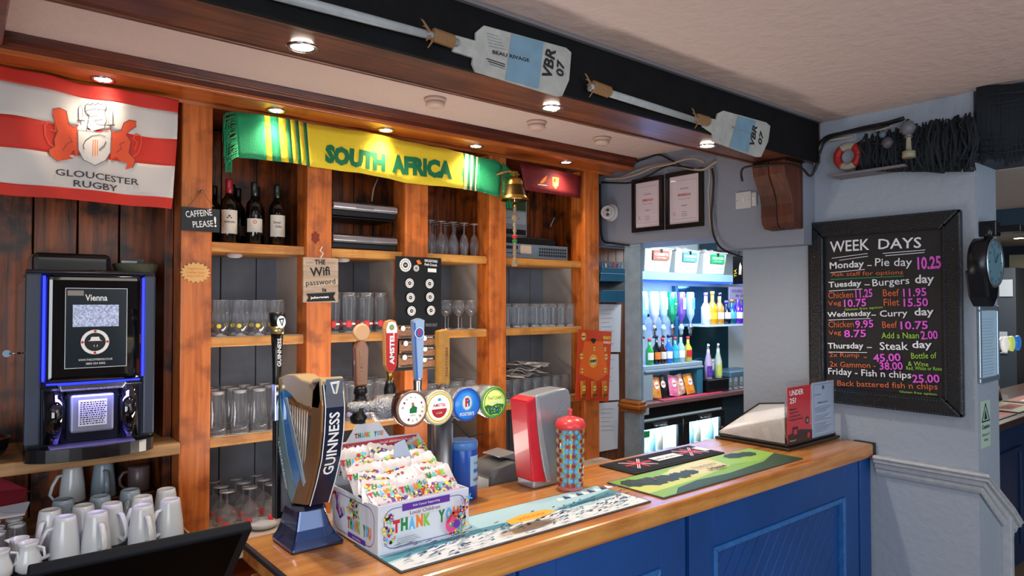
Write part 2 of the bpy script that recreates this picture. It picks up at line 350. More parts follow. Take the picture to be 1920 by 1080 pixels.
for a, b in bays:
    n = round((b-a+.06)/.168); w_ = (b-a+.1)/n
    for k in range(n):
        x0 = a-.02+k*w_
        wbox('plank', (x0+.0025, 3.622, .70), (x0+w_-.0025, 3.64, 1.99), TG, U, .003)
        wbox('plank', (x0+.002, 3.622, 2.021), (x0+w_-.002, 3.64, 2.62), W_PLANK, U, .003)
    for z0, z1 in SH: wbox('shelf', (a+.001, 3.225, z0), (b-.001, 3.62, z1), W_SHELF, U, .004)
WS = mk('white_base_and_lit_top', 'cdbfae', .5, var=.25, vscale=9)  # white of the base boards, also the lit look of wooden shelf tops
for a, b in bays:
    for z0, z1 in SH: wbox('shelf_top_skin', (a+.002, 3.232, z1+.0002), (b-.002, 3.615, z1+.0025), WS if z1 < 2 else W_SHELF, U)  # thin skin; on the lower shelves its pale colour paints light falling on wood
wbox('base_board', (.8852, 2.97, .67), (3.38, 3.2, .71), WS, U, .004)
for a, b in bays: wbox('base_board', (a+.001, 3.2, .67), (b-.001, 3.62, .71), WS, U)
wbox('plinth', (.89, 3.02, 0), (3.37, 3.19, .669), W_DARK, U)
# left bay
for k in range(7): wbox('plank', (-.40+k*.165+.003, 3.622, .80), (-.40+(k+1)*.165-.003, 3.645, 2.62), W_PLANK, U, .004)
W_RAW = wood('raw_pine_shelf', '8a6238', 'c29a6a', 'X', .5, .8, .5, c3='5c3414')
wbox('shelf', (-.5, 3.17, 1.10), (.755, 3.62, 1.15), W_RAW, U, .005)
wbox('side_board', (.722, 3.335, .82), (.755, 3.62, 2.62), W_PLANK, U)
wbox('worktop', (-.5, 2.84, .775), (.75, 3.198, .82), W_RAW, U, .005); wbox('worktop', (-.5, 3.198, .775), (.72, 3.62, .82), W_RAW, U)
wbox('plinth', (-.5, 2.9, 0), (.74, 3.1, .774), W_DARK, U)
# cornice
def bar_prof(name, prof, x0, x1, mat, parent):      # extrude (y,z) profile along X
    m = MB(); m.prism([(x0, y, z) for y, z in prof], (x1-x0, 0, 0), mat); return wb(m, name, mat, parent, .003)
bar_prof('crown', [(2.955, 2.7025), (3.3, 2.7025), (3.3, 2.648), (2.985, 2.648), (2.982, 2.668), (2.962, 2.676)], -.6, 3.48, W_DARK, U)
bar_prof('fascia', [(2.985, 2.6478), (3.05, 2.6478), (3.05, 2.63), (3.0, 2.63), (2.99, 2.636)], -.6, 3.48, W_CORN, U)
bar_prof('cornice_soffit', [(3.0, 2.6298), (3.21, 2.6298), (3.21, 2.622), (3.195, 2.618), (3.18, 2.6295)], -.6, 3.48, W_CORN, U)
bar_prof('soffit_rear', [(3.21, 2.6478), (3.65, 2.6478), (3.65, 2.631), (3.21, 2.631)], -.6, 3.48, W_DARK, U)
# brown panel between last post and the opening
t = thing('end_panel', 'brown wooden panel beside the last post behind hanging papers', 'panel', (3.45, 3.3, 0))
for k in range(5): wbox('plank', (3.374+k*.08+.001, 3.27, 0), (3.374+(k+1)*.08-.001, 3.30, 2.13), wood('panel_brown', '4a2410', '7d4520', 'Z', .45), t, .003)
# ================================================================ flag
FM = mk('flag_white', 'c9c4c0', .75); FR = mk('flag_red', 'c22a1c', .7)
def fdisp(x, y): return .018+.016*math.sin(9*x+5*(y-2.4))+.010*math.sin(21*x-9*y+1)+.006*math.sin(33*x+14*y)
rt = [190, 214, 264, 313, 372, 392]; lf = [123, 152, 217, 279, 345, 368]
t = thing('rugby_flag', 'red and white striped flag with crest hanging above the coffee machine', 'flag', (.4, 3.15, 2.3))
pf = PF(dict(Y=3.15), (.4, 3.15, 2.3), disp=fdisp)
mb = MB(); N = 48
for k in range(5):
    rows = 8; vs = []
    for j in range(rows+1):
        for i in range(N+1):
            s_ = i/N; u = -45+s_*(333-45*0+45); vl = lf[k]+(lf[k+1]-lf[k])*j/rows; vr = rt[k]+(rt[k+1]-rt[k])*j/rows
            u -= (12*s_*(k+j/rows)/5); vl -= 6
            vs.append(pf.P(*pf.L(u, vl+(vr-vl)*s_), 0))
    mb.add(vs, [(j*(N+1)+i, (j+1)*(N+1)+i, (j+1)*(N+1)+i+1, j*(N+1)+i+1) for j in range(rows) for i in range(N)], FR if k % 2 == 0 else FM, True)
o = mb.build('cloth', None, t); sd = o.modifiers.new('thick', 'SOLIDIFY'); sd.thickness = .0015; sd.offset = 0
pf.off = .003
LION = mk('lion_orange', 'd8502a', .7); INK = mk('flag_ink', '3a3a40', .7)
def c1(pts): return [(x/2.571, 100+y/2.571) for x, y in pts]
pf.ppx(c1([(250, 275), (285, 268), (318, 282), (330, 345), (352, 362), (395, 338), (398, 362), (372, 395), (376, 480), (362, 500), (352, 470), (330, 500), (352, 512), (300, 520), (275, 525), (235, 495), (232, 470), (262, 452), (258, 420), (275, 380), (262, 340), (250, 300)]), LION)
pf.ppx(c1([(655, 330), (620, 325), (592, 340), (580, 375), (545, 385), (520, 360), (516, 380), (540, 412), (528, 440), (532, 515), (560, 500), (580, 520), (615, 530), (605, 560), (640, 550), (652, 515), (620, 480), (630, 430), (605, 395), (625, 375), (655, 355)]), LION)
for P_ in ([(262, 455), (235, 440), (215, 400), (212, 355), (232, 335), (262, 345), (268, 380), (245, 372)], [(640, 500), (665, 480), (682, 430), (680, 400), (655, 390), (640, 410), (660, 430), (648, 465)]): pf.lpx(c1(P_), .004, LION)
for P_ in ([(250, 275), (285, 268), (318, 282), (330, 345), (352, 362), (395, 338), (398, 362), (372, 395)], [(275, 525), (235, 495), (232, 470), (262, 452), (258, 420), (275, 380), (262, 340), (250, 300)], [(655, 330), (620, 325), (592, 340), (580, 375), (545, 385)], [(640, 550), (652, 515), (620, 480), (630, 430), (605, 395), (625, 375), (655, 355)], [(300, 470), (320, 440), (345, 430), (330, 405)], [(560, 480), (585, 460), (575, 440), (600, 430)]): pf.lpx(c1(P_), .0018, INK)
pf.ppx(c1([(370, 362), (400, 300), (420, 372), (475, 384), (532, 372), (532, 480), (505, 520), (450, 548), (395, 520), (372, 470)]), mk('crest_white', 'cfccc8', .7))
pf.lpx(c1([(372, 375), (372, 470), (395, 520), (450, 548), (505, 520), (530, 480), (534, 378), (475, 385), (372, 375)]), .003, GREY)
pf.ppx(c1([(412, 250), (425, 242), (435, 250), (447, 240), (460, 250), (472, 240), (484, 250), (497, 243), (512, 258), (500, 282), (510, 320), (500, 360), (440, 378), (415, 350), (430, 300), (412, 278)]), mk('crest_white', ''))
pf.lpx(c1([(412, 278), (412, 250), (425, 242), (435, 250), (447, 240), (460, 250), (472, 240), (484, 250), (497, 243), (512, 258), (505, 278), (455, 268), (412, 278), (430, 300), (414, 378)]), .003, INK)
pf.lpx(c1([(400, 300), (440, 305), (465, 300), (458, 290), (408, 294)]), .0018, INK); pf.lpx(c1([(500, 285), (512, 330), (500, 350), (470, 345), (455, 325), (490, 322)]), .002, INK)
for x, y in ((388, 250), (530, 274)):
    pf.ppx(c1([(x-9, y+12), (x, y), (x+9, y+12), (x+9, y+72), (x-9, y+72)]), mk('crest_white', '')); pf.lpx(c1([(x-9, y+72), (x-9, y+12), (x, y), (x+9, y+12), (x+9, y+72)]), .0018, INK); pf.lpx(c1([(x-18, y+76), (x+18, y+76)]), .004, INK); pf.lpx(c1([(x, y+76), (x, y+98)]), .003, INK)
pf.lpx(c1([(400, 470), (395, 450), (408, 425), (440, 402), (480, 395), (505, 405)]), .0025, INK); pf.lpx(c1([(475, 470), (498, 450), (508, 430)]), .005, GREY)
for k in range(3): pf.lpx(c1([(440+k*12, 500), (446+k*10, 422)]), .0028, ORANGE)
pf.text('GLOUCESTER', *pf.L(102, 330.5), .29, .026, INK, .012, rot=-.012); pf.text('RUGBY', *pf.L(135, 352), .155, .026, INK, .012, rot=-.012)
pf.build('crest_and_lettering', t)
# ================================================================ scarf
SG = mk('scarf_green', '0e8a5a', .85, bump=.5, bscale=300); SY = mk('scarf_yellow', 'e9cf30', .85, bump=.5, bscale=300); SW = mk('scarf_cream', 'e8e6b0', .85, bump=.5, bscale=300); SD = mk('scarf_dark_green', '0a6a44', .85)
t = thing('football_scarf', 'green and yellow fringed scarf draped along the cornice above the shelves', 'scarf', (1.7, 3.16, 2.4))
top = [(440, 210), (520, 222), (600, 236), (700, 252), (800, 274), (860, 286), (930, 303), (950, 325)]; bot = [(442, 296), (520, 305), (580, 314), (660, 325), (750, 343), (830, 352), (898, 359), (936, 372)]
def lerp(pl, u):
    if u <= pl[0][0]: return pl[0][1]
    for (a, b), (c, d) in zip(pl, pl[1:]):
        if u <= c: return b+(d-b)*(u-a)/(c-a)
    return pl[-1][1]
def sdisp(x, y): return .014+.008*math.sin(14*x+4*y)+.004*math.sin(37*x)
ps = PF(dict(Y=3.16), (1.7, 3.16, 2.4), disp=sdisp)
seg = [(440, 492, SG), (492, 503, SY), (503, 519, SG), (519, 532, SY), (532, 540, SD), (540, 549, SY), (549, 556, SD), (556, 566, SY), (566, 573, SD), (573, 866, SY), (866, 870, SD), (870, 876, SW), (876, 881, SD), (881, 886, SW), (886, 892, SD), (892, 896, SW), (896, 938, SG)]
mb = MB()
for a, b, m_ in seg:
    n = max(1, int((b-a)/6)); rows = 7; vs = []
    for j in range(rows+1):
        for i in range(n+1):
            u = a+(b-a)*i/n; vt, vb = lerp(top, u), lerp(bot, u-4); sh = 6*j/rows if a < 600 else -4*j/rows
            vs.append(ps.P(*ps.L(u+sh, vt+(vb-vt)*j/rows), 0))
    mb.add(vs, [(j*(n+1)+i, (j+1)*(n+1)+i, (j+1)*(n+1)+i+1, j*(n+1)+i+1) for j in range(rows) for i in range(n)], m_, True)
o = mb.build('knitted_cloth', None, t); sd = o.modifiers.new('thick', 'SOLIDIFY'); sd.thickness = .004; sd.offset = 0
ps.off = .004
def ftext(F, s, u0, v0, u1, v1, hpx, mat, bold=.03):     # baseline from pixel to pixel, given cap height in pixels
    a = F.L(u0, v0); b = F.L(u1, v1); c = F.L(u0, v0-hpx); F.text(s, a[0], a[1], math.dist(a, b), abs(c[1]-a[1]), mat, bold, rot=math.atan2(b[1]-a[1], b[0]-a[0]))
ftext(ps, 'SOUTH', 607, 306, 718, 324, 36, SD, .07); ftext(ps, 'AFRICA', 731, 325, 843, 338, 36, SD, .07)
ps.build('lettering', t)
def fringe(u0, u1, v0, v1, sag, name):
    m = MB()
    for k in range(46):
        f = k/45; u = u0+(u1-u0)*f; v = v0+(v1-v0)*f
        a = ps.P(*ps.L(u, v), .005); du = random.uniform(-26, -14) if sag < 0 else random.uniform(4, 14)
        b = ps.P(*ps.L(u+du, v+random.uniform(4, 16)), .01+random.random()*.02); c = ps.P(*ps.L(u+du*1.05, min(v+random.uniform(26, 60), 325 if sag < 0 else 392)), .005+random.random()*.02)
        m.tube([a, b, c], [.0028, .0026, .0014], 4)
    return m.build(name, SG, t, kind='stuff')
fringe(441, 446, 210, 294, -1, 'fringe'); fringe(937, 939, 305, 370, 1, 'fringe')
# dark red banner at right
t = thing('red_banner', 'dark red banner with two small emblems under the cornice right of the bell', 'banner', (2.95, 3.17, 2.4))
pb = PF(dict(Y=3.175), (2.95, 3.17, 2.4), disp=lambda x, y: .004*math.sin(11*x))
q = [(975, 305), (1090, 330), (1088, 372), (985, 356)]; vs = []
mb = MB()
for j in range(5):
    for i in range(13):
        a = Vector(q[0]).lerp(Vector(q[1]), i/12); b = Vector(q[3]).lerp(Vector(q[2]), i/12); c = a.lerp(b, j/4); vs.append(pb.P(*pb.L(*c), 0))
mb.add(vs, [(j*13+i, (j+1)*13+i, (j+1)*13+i+1, j*13+i+1) for j in range(4) for i in range(12)], None, True)
o = mb.build('cloth', mk('banner_red', '6e1018', .7), t); sd = o.modifiers.new('thick', 'SOLIDIFY'); sd.thickness = .003; sd.offset = 0
pb.off = .003
def c6(p): return [(700+x/2.843, 260+y/2.843) for x, y in p]
pb.ppx(c6([(888, 232), (905, 212), (925, 196), (918, 220), (905, 236), (890, 240)]), ORANGE); pb.lpx(c6([(878, 244), (922, 250)]), .004, WHITE)
pb.ppx(c6([(952, 205), (985, 210), (982, 250), (968, 268), (953, 248)]), YELLOW); pb.ppx(c6([(958, 212), (970, 214), (968, 235), (956, 232)]), RED); pb.ppx(c6([(970, 236), (980, 238), (972, 255), (964, 250)]), WHITE)
pb.build('emblems', t)
# ================================================================ glassware on the shelves
RIMG = glassm('glass_rim', body=.45, col=(.85, .88, .92), edge=.5)
def glass(name, label, cat, prof, base=None, group=None, n=16, badge=None):
    m = MB(); m.lathe([p for p in prof], n, cap=False)
    o = m.build(name, GLASS); tag(o, label, cat, group)
    for nm, pr in (base or []):
        MB().lathe(pr, n).build(nm, RIMG, o)
    if badge:
        r, z, h, mat, ang = badge
        b = MB(); k = 10; vs = []
        w = h*.5/r
        for i in range(k+1):
            a = ang-w+2*w*i/k; hh = h/2*math.sqrt(max(0, 1-((i-k/2)/(k/2))**2)*.98+.02)
            vs += [((r+.0012)*math.cos(a), (r+.0012)*math.sin(a), z-hh), ((r+.0012)*math.cos(a), (r+.0012)*math.sin(a), z+hh)]
        b.add(vs, [(2*i, 2*i+2, 2*i+3, 2*i+1) for i in range(k)], mat, True); b.build('printed_badge', None, o)
    return o
ANG = -math.pi/2-.45
def fill(proto, xs, ys, z, jit=.006, skip=()):
    first = True; base = proto['label']; nj = len(ys)
    ON = ['first', 'second', 'third', 'fourth', 'fifth', 'sixth', 'seventh', 'eighth']
    for j, y in enumerate(ys):
        for i, x in enumerate(xs):
            if (i, j) in skip: continue
            L = (x+random.uniform(-jit, jit), y+random.uniform(-jit, jit), z+.0035)
            lb = base+', '+ON[i]+' from left, '+('front' if j == 0 else 'back' if j == nj-1 else 'middle')+' row'
            if first: proto.location = L; first = False; proto['label'] = lb
            else: dup(proto, L, label=lb)
def xs(a, n, d): return [a+d*k for k in range(n)]
def pint(h=.19, r=.040, r2=.031): return [(r2*.2, .004), (r2, .004), (r2, .018), (r2, .03), ((r+r2)/2*1.02, h*.55), (r, h*.85), (r*.98, h), (r*.95, h), (r*.97, h*.85)]
def foot(r, h=.01): return [('thick_base', [(r*.98, 0), (r, .003), (r*.9, h), (0, h*.8)])]
def rim(r, z): return ('rim', [(r, z), (r+.0012, z+.0015), (r-.0016, z+.0015)])
tulip = [(.022, .012), (.034, .035), (.041, .07), (.038, .115), (.033, .15), (.034, .165)]
g = glass('tulip_glass', 'tulip pint glass on shelf below wine bottles', 'glass', tulip, [('thick_base', [(.031, 0), (.031, .004), (.012, .01), (.02, .013), (0, .014)]), rim(.034, .165)], 'tulip glasses left of the signs', badge=(.0365, .048, .02, YELLOW, ANG))
fill(g, xs(.945, 4, .088), (3.275, 3.37, 3.465), 1.59)
g = glass('straight_pint_glass', 'upturned pint glass on third shelf behind harp tap', 'glass', [(p[0], .2-p[1]) for p in reversed(pint(.2, .043, .033))], [('thick_base', [(.033, .185), (.033, .2), (0, .2)]), ('rim_band', [(.043, 0), (.0445, .002), (.043, .005)])], 'upturned pints behind the harp tap')
fill(g, xs(.94, 4, .092), (3.28, 3.38, 3.48), 1.14)
gob = [(.030, 0), (.036, .004), (.046, .045), (.042, .08), (.02, .105), (.006, .112), (.0045, .15), (.006, .162), (.034, .168), (.034, .171)]
g = glass('stemmed_beer_glass', 'upturned stemmed glass with red print by harp base', 'glass', gob, [('foot_disc', [(.033, .168), (.036, .170), (.036, .172), (.0, .173)])], 'upturned stemmed glasses with red print', badge=(.0405, .028, .034, mk('logo_red', 'd82c30', .4), ANG))
fill(g, (.975, 1.08, 1.185), (3.265, 3.37, 3.475), .7105)
g = glass('tall_pint_glass', 'tall pint glass with red badge beside wifi sign', 'glass', pint(.205, .038, .03), foot(.03)+[rim(.0372, .205)], 'tall pints with red badges', badge=(.0325, .045, .034, mk('logo_red', ''), ANG))
MB().lathe([(.0336, .041), (.0338, .046), (.0336, .05)], 16, cap=False).build('white_band', WHITE, g)
fill(g, xs(1.50, 4, .088), (3.28, 3.37, 3.46), 1.59)
g = glass('badge_pint_glass', 'badge pint glass on shelf behind tap handles', 'glass', pint(.2, .040, .031), foot(.031)+[rim(.039, .2)], 'pints behind the tap handles', badge=(.0325, .03, .026, mk('badge_lilac', '8f8fc8', .4), ANG))
fill(g, xs(1.495, 4, .092), (3.28, 3.38, 3.48), 1.14)
fl = [(.033, 0), (.036, .03), (.035, .06), (.026, .10), (.008, .118), (.005, .125), (.0045, .165), (.008, .175), (.033, .180)]
g = glass('champagne_flute', 'upturned champagne flute above black snack card', 'glass', [(.021, 0), (.026, .04), (.027, .075), (.018, .11), (.005, .128), (.0042, .175), (.006, .18), (.030, .186)], [('foot_disc', [(.029, .186), (.031, .188), (0, .189)])], 'upturned flutes on the top shelf')
fill(g, xs(2.07, 5, .076), (3.27, 3.36, 3.45), 2.02)
wine = [(.004, .07), (.012, .078), (.032, .10), (.038, .125), (.034, .15), (.029, .165)]
g = glass('wine_glass', 'wine glass right of black snack card', 'glass', wine, [('foot_disc', [(.032, 0), (.032, .003), (.006, .006), (.004, .012), (.0038, .07)]), rim(.029, .165)], 'wine glasses right of the snack card')
fill(g, (2.09, 2.18, 2.27, 2.36), (3.28, 3.38), 1.59)
g = glass('straight_tumbler', 'tumbler behind round tap badges', 'glass', pint(.15, .038, .032), foot(.032)+[rim(.037, .15)], 'tumblers behind the round tap badges')
fill(g, xs(2.08, 4, .09), (3.28, 3.38), 1.14)
g = glass('highball_glass', 'highball glass on shelf below bell rope', 'glass', [(p[0], p[1]) for p in pint(.145, .034, .030)], foot(.030, .014)+[rim(.033, .145)], 'highballs on the middle shelf below the bell')
fill(g, xs(2.615, 8, .077), (3.27, 3.35, 3.43), 1.59)
g = glass('short_tumbler', 'short tumbler beside or under crumpled paper', 'glass', pint(.13, .037, .032), foot(.032, .016)+[rim(.036, .13)], 'short tumblers below the middle shelf')
fill(g, xs(2.62, 7, .084), (3.28, 3.37, 3.46), 1.14)
def hexcup(name, x, y, z, label): 
    m = MB(); m.lathe([(.035, 0), (.04, .16), (.036, .16), (.031, .01), (0, .01)], 14, (0, 0, 0)); return m
m = MB(); random.seed(3)
for k in range(16):
    x, y, z = random.uniform(-.12, .14), random.uniform(-.06, .04), .0+k*.0055
    a = random.uniform(0, 3); w_, h_ = .09, .045; c, s_ = math.cos(a), math.sin(a)
    vs = [];
    for i in range(7):
        for j in (-1, 1):
            px, py = -w_+i*w_/3, j*h_; vs.append((x+px*c-py*s_, y+px*s_+py*c, z+.01*math.sin(i*1.7+k)+.004*j))
    m.add(vs, [(2*i, 2*i+2, 2*i+3, 2*i+1) for i in range(6)], None, True)
o = m.build('crumpled_paper', mk('napkin', 'b9b2ae', .9), None, loc=(2.79, 3.33, 1.288)); sd = o.modifiers.new('t', 'SOLIDIFY'); sd.thickness = .002
tag(o, 'crumpled pale paper towels lying on short tumblers', 'paper towels')
# ================================================================ bottles
BG = mk('wine_glass_dark', '070b09', .08, coat=.6)
def bottle(name, loc, prof, gm, capz, capm, label, cat='bottle', labels=(), group=None, parent=None, n=20):
    t = thing(name, label, cat, loc, 0, group)
    MB().lathe([p for p in prof if p[1] <= capz+1e-6], n).build('glass_body', gm, t)
    if capm: MB().lathe([(r+.001, z) for r, z in prof if z >= capz-1e-6]+[(0, prof[-1][1]+.001)], n).build('cap', capm, t)
    for (z0, z1, mat, txt, r) in labels:
        b = MB(); k = 14; a0, a1 = -math.pi/2-1.25, -math.pi/2+1.0; vs = []
        for i in range(k+1):
            a = a0+(a1-a0)*i/k; vs += [((r+.0008)*math.cos(a), (r+.0008)*math.sin(a), z0), ((r+.0008)*math.cos(a), (r+.0008)*math.sin(a), z1)]
        b.add(vs, [(2*i, 2*i+2, 2*i+3, 2*i+1) for i in range(k)], mat, True); lo = b.build('label', None, t)
        if txt:
            f = Face((0, 0, 0), (1, 0, 0), (0, 0, 1)); rr = r+.0016
            f.P = lambda x, y, o, rr=rr: Vector(((rr+o*.3)*math.sin(x/rr-.22), -(rr+o*.3)*math.cos(x/rr-.22), y))
            for (s_, x, y, w_, h_, ik) in [q if len(q) == 6 else q[:4]+(0, q[4]) for q in txt]:
                if s_ == 'bar': f.rect(x-w_/2, y, x+w_/2, y+h_, ik)
                elif s_ == 'dot': f.circ(x, y, w_/2, ik, 14)
                else: f.text(s_, x-w_/2, y, w_, h_, ik, .01)
            f.build('label_print', lo)
    return t
BORD = [(.034, 0), (.0375, .006), (.0375, .18), (.034, .20), (.018, .222), (.0145, .235), (.0145, .275), (.0155, .283), (.0155, .295), (.0145, .302)]
CR = mk('cream_label', 'd9d2c4', .6); TANL = mk('tan_label', 'b98a64', .6)
bottle('wine_bottle', (.985, 3.30, 2.023), BORD, BG, .235, mk('cap_red', '8c1020', .35), 'dark wine bottle with red neck foil and large cream label', labels=[(.045, .155, CR, [('ANDELUNA', 0, .094, .05, .009, BLACK), ('bar', 0, .115, .022, .006, BROWN), ('dot', 0, .126, .010, BROWN), ('bar', 0, .062, .03, .0015, GREY), ('bar', 0, .07, .035, .0015, GREY), ('bar', 0, .082, .03, .0012, GREY)], .0375)], group='wine bottles on the top shelf')
bottle('wine_bottle', (1.105, 3.31, 2.023), BORD, BG, .235, mk('cap_dkgreen', '101f18', .35), 'dark wine bottle with short cream label and round seal, in the middle of three', labels=[(.06, .125, CR, [('dot', 0, .108, .016, RED), ('dot', 0, .108, .010, CR), ('bar', 0, .09, .04, .002, GREY), ('bar', 0, .078, .03, .002, YELLOW)], .0375)], group='wine bottles on the top shelf')
bottle('wine_bottle', (1.215, 3.31, 2.023), BORD, BG, .235, mk('cap_dkgreen', ''), 'dark wine bottle with tan label, rightmost of three by the second post', labels=[(.045, .15, CR, [('bar', 0, .13, .07, .02, TANL), ('Sixty', -.004, .105, .035, .014, BLACK), ('Clicks', .002, .088, .03, .012, BLACK), ('bar', 0, .06, .04, .0015, GREY)], .0375)], group='wine bottles on the top shelf')
DKL = ['far left', 'second', 'third', 'far right', 'rearmost left', 'rearmost right']
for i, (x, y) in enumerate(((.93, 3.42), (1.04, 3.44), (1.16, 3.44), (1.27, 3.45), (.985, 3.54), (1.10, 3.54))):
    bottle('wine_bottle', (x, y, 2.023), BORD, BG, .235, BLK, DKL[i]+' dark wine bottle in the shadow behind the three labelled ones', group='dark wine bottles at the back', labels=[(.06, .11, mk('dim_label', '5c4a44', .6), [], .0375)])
# ================================================================ electronics on the top shelves
def slim(z, label, w0=1.475, w1=1.845):
    t = thing('slim_silver_box', label, 'media player', ((w0+w1)/2, 3.30, z), 0, 'slim silver boxes')
    hw = (w1-w0)/2
    MB().box((-hw, -.05, .0), (hw, .24, .028)).build('casing', BLK, t, .004)
    MB().prism([(-hw, -.05, .030), (-hw, -.068, .040), (-hw, -.062, .066), (-hw, -.03, .076), (-hw, .2, .078), (-hw, .2, .030)], (2*hw, 0, 0)).build('silver_cover', mk('satin_silver', 'b9bcc4', .28, .85), t, .004)
    MB().box((-.06, -.0705, .040), (.04, -.066, .050)).build('handle_plate', BRUSH, t, .001)
    for s in (-1, 1): MB().lathe([(.01, -.0025), (.01, 0)], 12, (s*(hw-.03), 0, 0)).build('rubber_foot', BLK, t)
slim(2.026, 'lower slim silver box on shelf behind the yellow scarf end')
slim(2.195, 'upper slim silver box on small wire rack behind the scarf')
t = thing('wire_rack', 'thin black wire rack holding the upper slim silver box', 'rack', (1.66, 3.3, 2.023))
for x in (-.175, .175):
    for y in (-.03, .2): MB().tube([(x, y, 0), (x, y, .168)], .004, 6).build('leg', BLK, t)
MB().box((-.18, -.035, .163), (.18, .205, .168)).build('rack_shelf', BLK, t, .001)
t = thing('amplifier', 'silver fronted rack amplifier with rows of sockets on shelf beside bell rope', 'amplifier', (2.87, 3.26, 2.024))
MB().box((-.27, 0, .006), (.25, .3, .085)).build('casing', mk('amp_side', '2b3038', .4), t, .003)
MB().box((-.275, -.006, .002), (.258, 0, .09)).build('front_panel', mk('amp_front', '7f8ea0', .35, .5), t, .002)
f = Face((0, -.0062, 0), (1, 0, 0), (0, 0, 1)); f.rect(-.15, .03, -.06, .082, mk('amp_paper', 'b8a898', .7)); f.rect(-.265, .055, -.17, .075, mk('dark_lcd', '10202c', .3))
for r_ in range(3):
    for c_ in range(12): f.rect(.005+c_*.02, .020+r_*.02, .018+c_*.02, .032+r_*.02, BLK)
for c_ in range(8): f.circ(-.255+c_*.014, .03, .004, BLK, 8)
f.build('sockets_and_display', t)
t = thing('dvr_box', 'flat black recorder box stacked on the rack amplifier', 'recorder', (2.84, 3.3, 2.1115))
MB().box((-.2, 0, 0), (.22, .25, .045)).build('casing', BLK, t, .003); MB().prism([(-.18, .0, .0455), (.2, .0, .0455), (.16, .06, .065), (-.16, .06, .065)], (0, .16, 0)).build('silver_lid', BRUSH, t, .002)
t = thing('shelf_card', 'framed card with green photo leaning on the recorder box', 'card', (2.78, 3.46, 2.175))
MB().box((-.15, 0, 0), (.17, .006, .27)).build('card', mk('card_grey', '8d959c', .5), t, .001)
f = Face((0, -.0002, 0), (1, 0, 0), (0, 0, 1)); f.rect(-.13, .18, .16, .255, mk('photo_green', '37502c', .6)); f.rect(-.14, .09, .16, .17, mk('card_pale', 'aab4b8', .6)); f.ring(-.09, .12, .018, .026, BLUE); f.text('Community', -.04, .12, .15, .014, BLUE); f.rect(-.14, .02, .16, .055, BLK); f.build('card_print', t)
for i, (pts, lb) in enumerate([([(708, 335), (700, 355), (697, 378)], 'thin white cable hanging from scarf to upper silver box'), ([(722, 415), (728, 430), (727, 448)], 'short white cable between the two silver boxes'), ([(1054, 368), (1044, 398), (1032, 425)], 'white cable hanging behind the framed card below red banner')]):
    pp = [W(u, v, Y=3.4+i*.05) for u, v in pts]; o = MB().tube(pp, .004, 6).build('hanging_cable', CABLEW); tag(o, lb, 'cable')
# under-shelf puck sensors
for i, (u, v) in enumerate(((440, 479), (643, 487))):
    p = W(u, v-4, Y=3.30); t = thing('puck_light', ['small round white puck under top shelf left of wifi sign', 'small round white puck under top shelf behind wifi sign'][i], 'light', (p.x, 3.30, 1.9795), 0, 'puck lights')
    MB().lathe([(.035, 0), (.035, -.014), (.028, -.018)], 20).build('housing', mk('puck_white', 'a89c98', .5), t); MB().lathe([(.026, -.0182), (.024, -.02)], 16).build('lens', PAPER, t)
# ================================================================ signs on posts
def hung(name, label, cat, u0, v0, u1, v1, y, th, mat, bev=.001, plates=None, pname='board'):
    a = W(u0, v0, Y=y); b = W(u1, v1, Y=y); c = ((a.x+b.x)/2, y, min(a.z, b.z)); t = thing(name, label, cat, c)
    wbox(pname, (a.x, y, a.z), (b.x, y+th, b.z), mat, t, bev); return t, c, a, b
t, c, a, b = hung('caffeine_sign', 'small black slate sign in white chalk lettering hung on first post', 'sign', 340, 387, 412, 436, 3.155, .008, mk('slate', '20262c', .6, bump=.2))
f = PF(dict(Y=3.1548), c); ftext(f, 'CAFFEINE', 349, 408, 398, 404, 12, WHITE, .005); ftext(f, 'PLEASE', 362, 427, 400, 425, 12, WHITE, .005); ftext(f, '!', 402, 426, 406, 426, 20, WHITE, .02); f.build('chalk_lettering', t)
wb(MB().tube([W(352, 388, Y=3.157), W(378, 358, Y=3.19), W(400, 387, Y=3.157)], .002, 6), 'string', TWINE, t); wb(MB().lathe([(.004, -.03), (.006, 0), (0, .003)], 8, tuple(W(378, 358, Y=3.17)), axis='Y'), 'nail', STEEL, t)
c = W(367, 511, Y=3.19); t = thing('star_price_tag', 'yellow starburst paper tag pinned on first post', 'tag', c)
pts = []
for k in range(36):
    a = 2*math.pi*k/36; r = 1 if k % 2 == 0 else .8; pts.append((r*.064*math.cos(a), 0, r*.047*math.sin(a)))
MB().prism(pts, (0, .0025, 0)).build('star_card', mk('tag_cream', 'e0b270', .8), t)
f = Face((0, -.0002, 0), (1, 0, 0), (0, 0, 1)); f.text('Cappuccino', -.036, .010, .072, .011, ORANGE); f.text('Coffee, latte', -.038, -.006, .076, .011, ORANGE); f.text('mug it £2.50', -.036, -.022, .07, .010, ORANGE); f.build('handwriting', t)
t, c, a, b = hung('wifi_sign', 'grey wooden wifi password sign hung on the second post', 'sign', 569, 482, 634, 567, 3.165, .012, wood('grey_wood', '9c8672', 'c8b49e', 'X', .7, 1, .2, 0))
f = PF(dict(Y=3.1648), c); ftext(f, 'THE', 590, 496, 610, 496, 9, BLACK); ftext(f, 'Wifi', 582, 519, 619, 516, 17, BLACK, .02); ftext(f, 'password', 574, 539, 629, 535, 13, BLACK, .0); ftext(f, 'is', 604, 547, 612, 547, 7, BLACK)
f.lpx([(573, 493), (587, 493)], .0015, BLACK); f.lpx([(613, 493), (628, 493)], .0015, BLACK)
f.ppx([(574, 551), (629, 548), (625, 556), (629, 564), (574, 566), (578, 558)], BLACK); ftext(f, 'johngwen', 582, 562, 616, 560, 6, WHITE); f.build('painted_lettering', t)
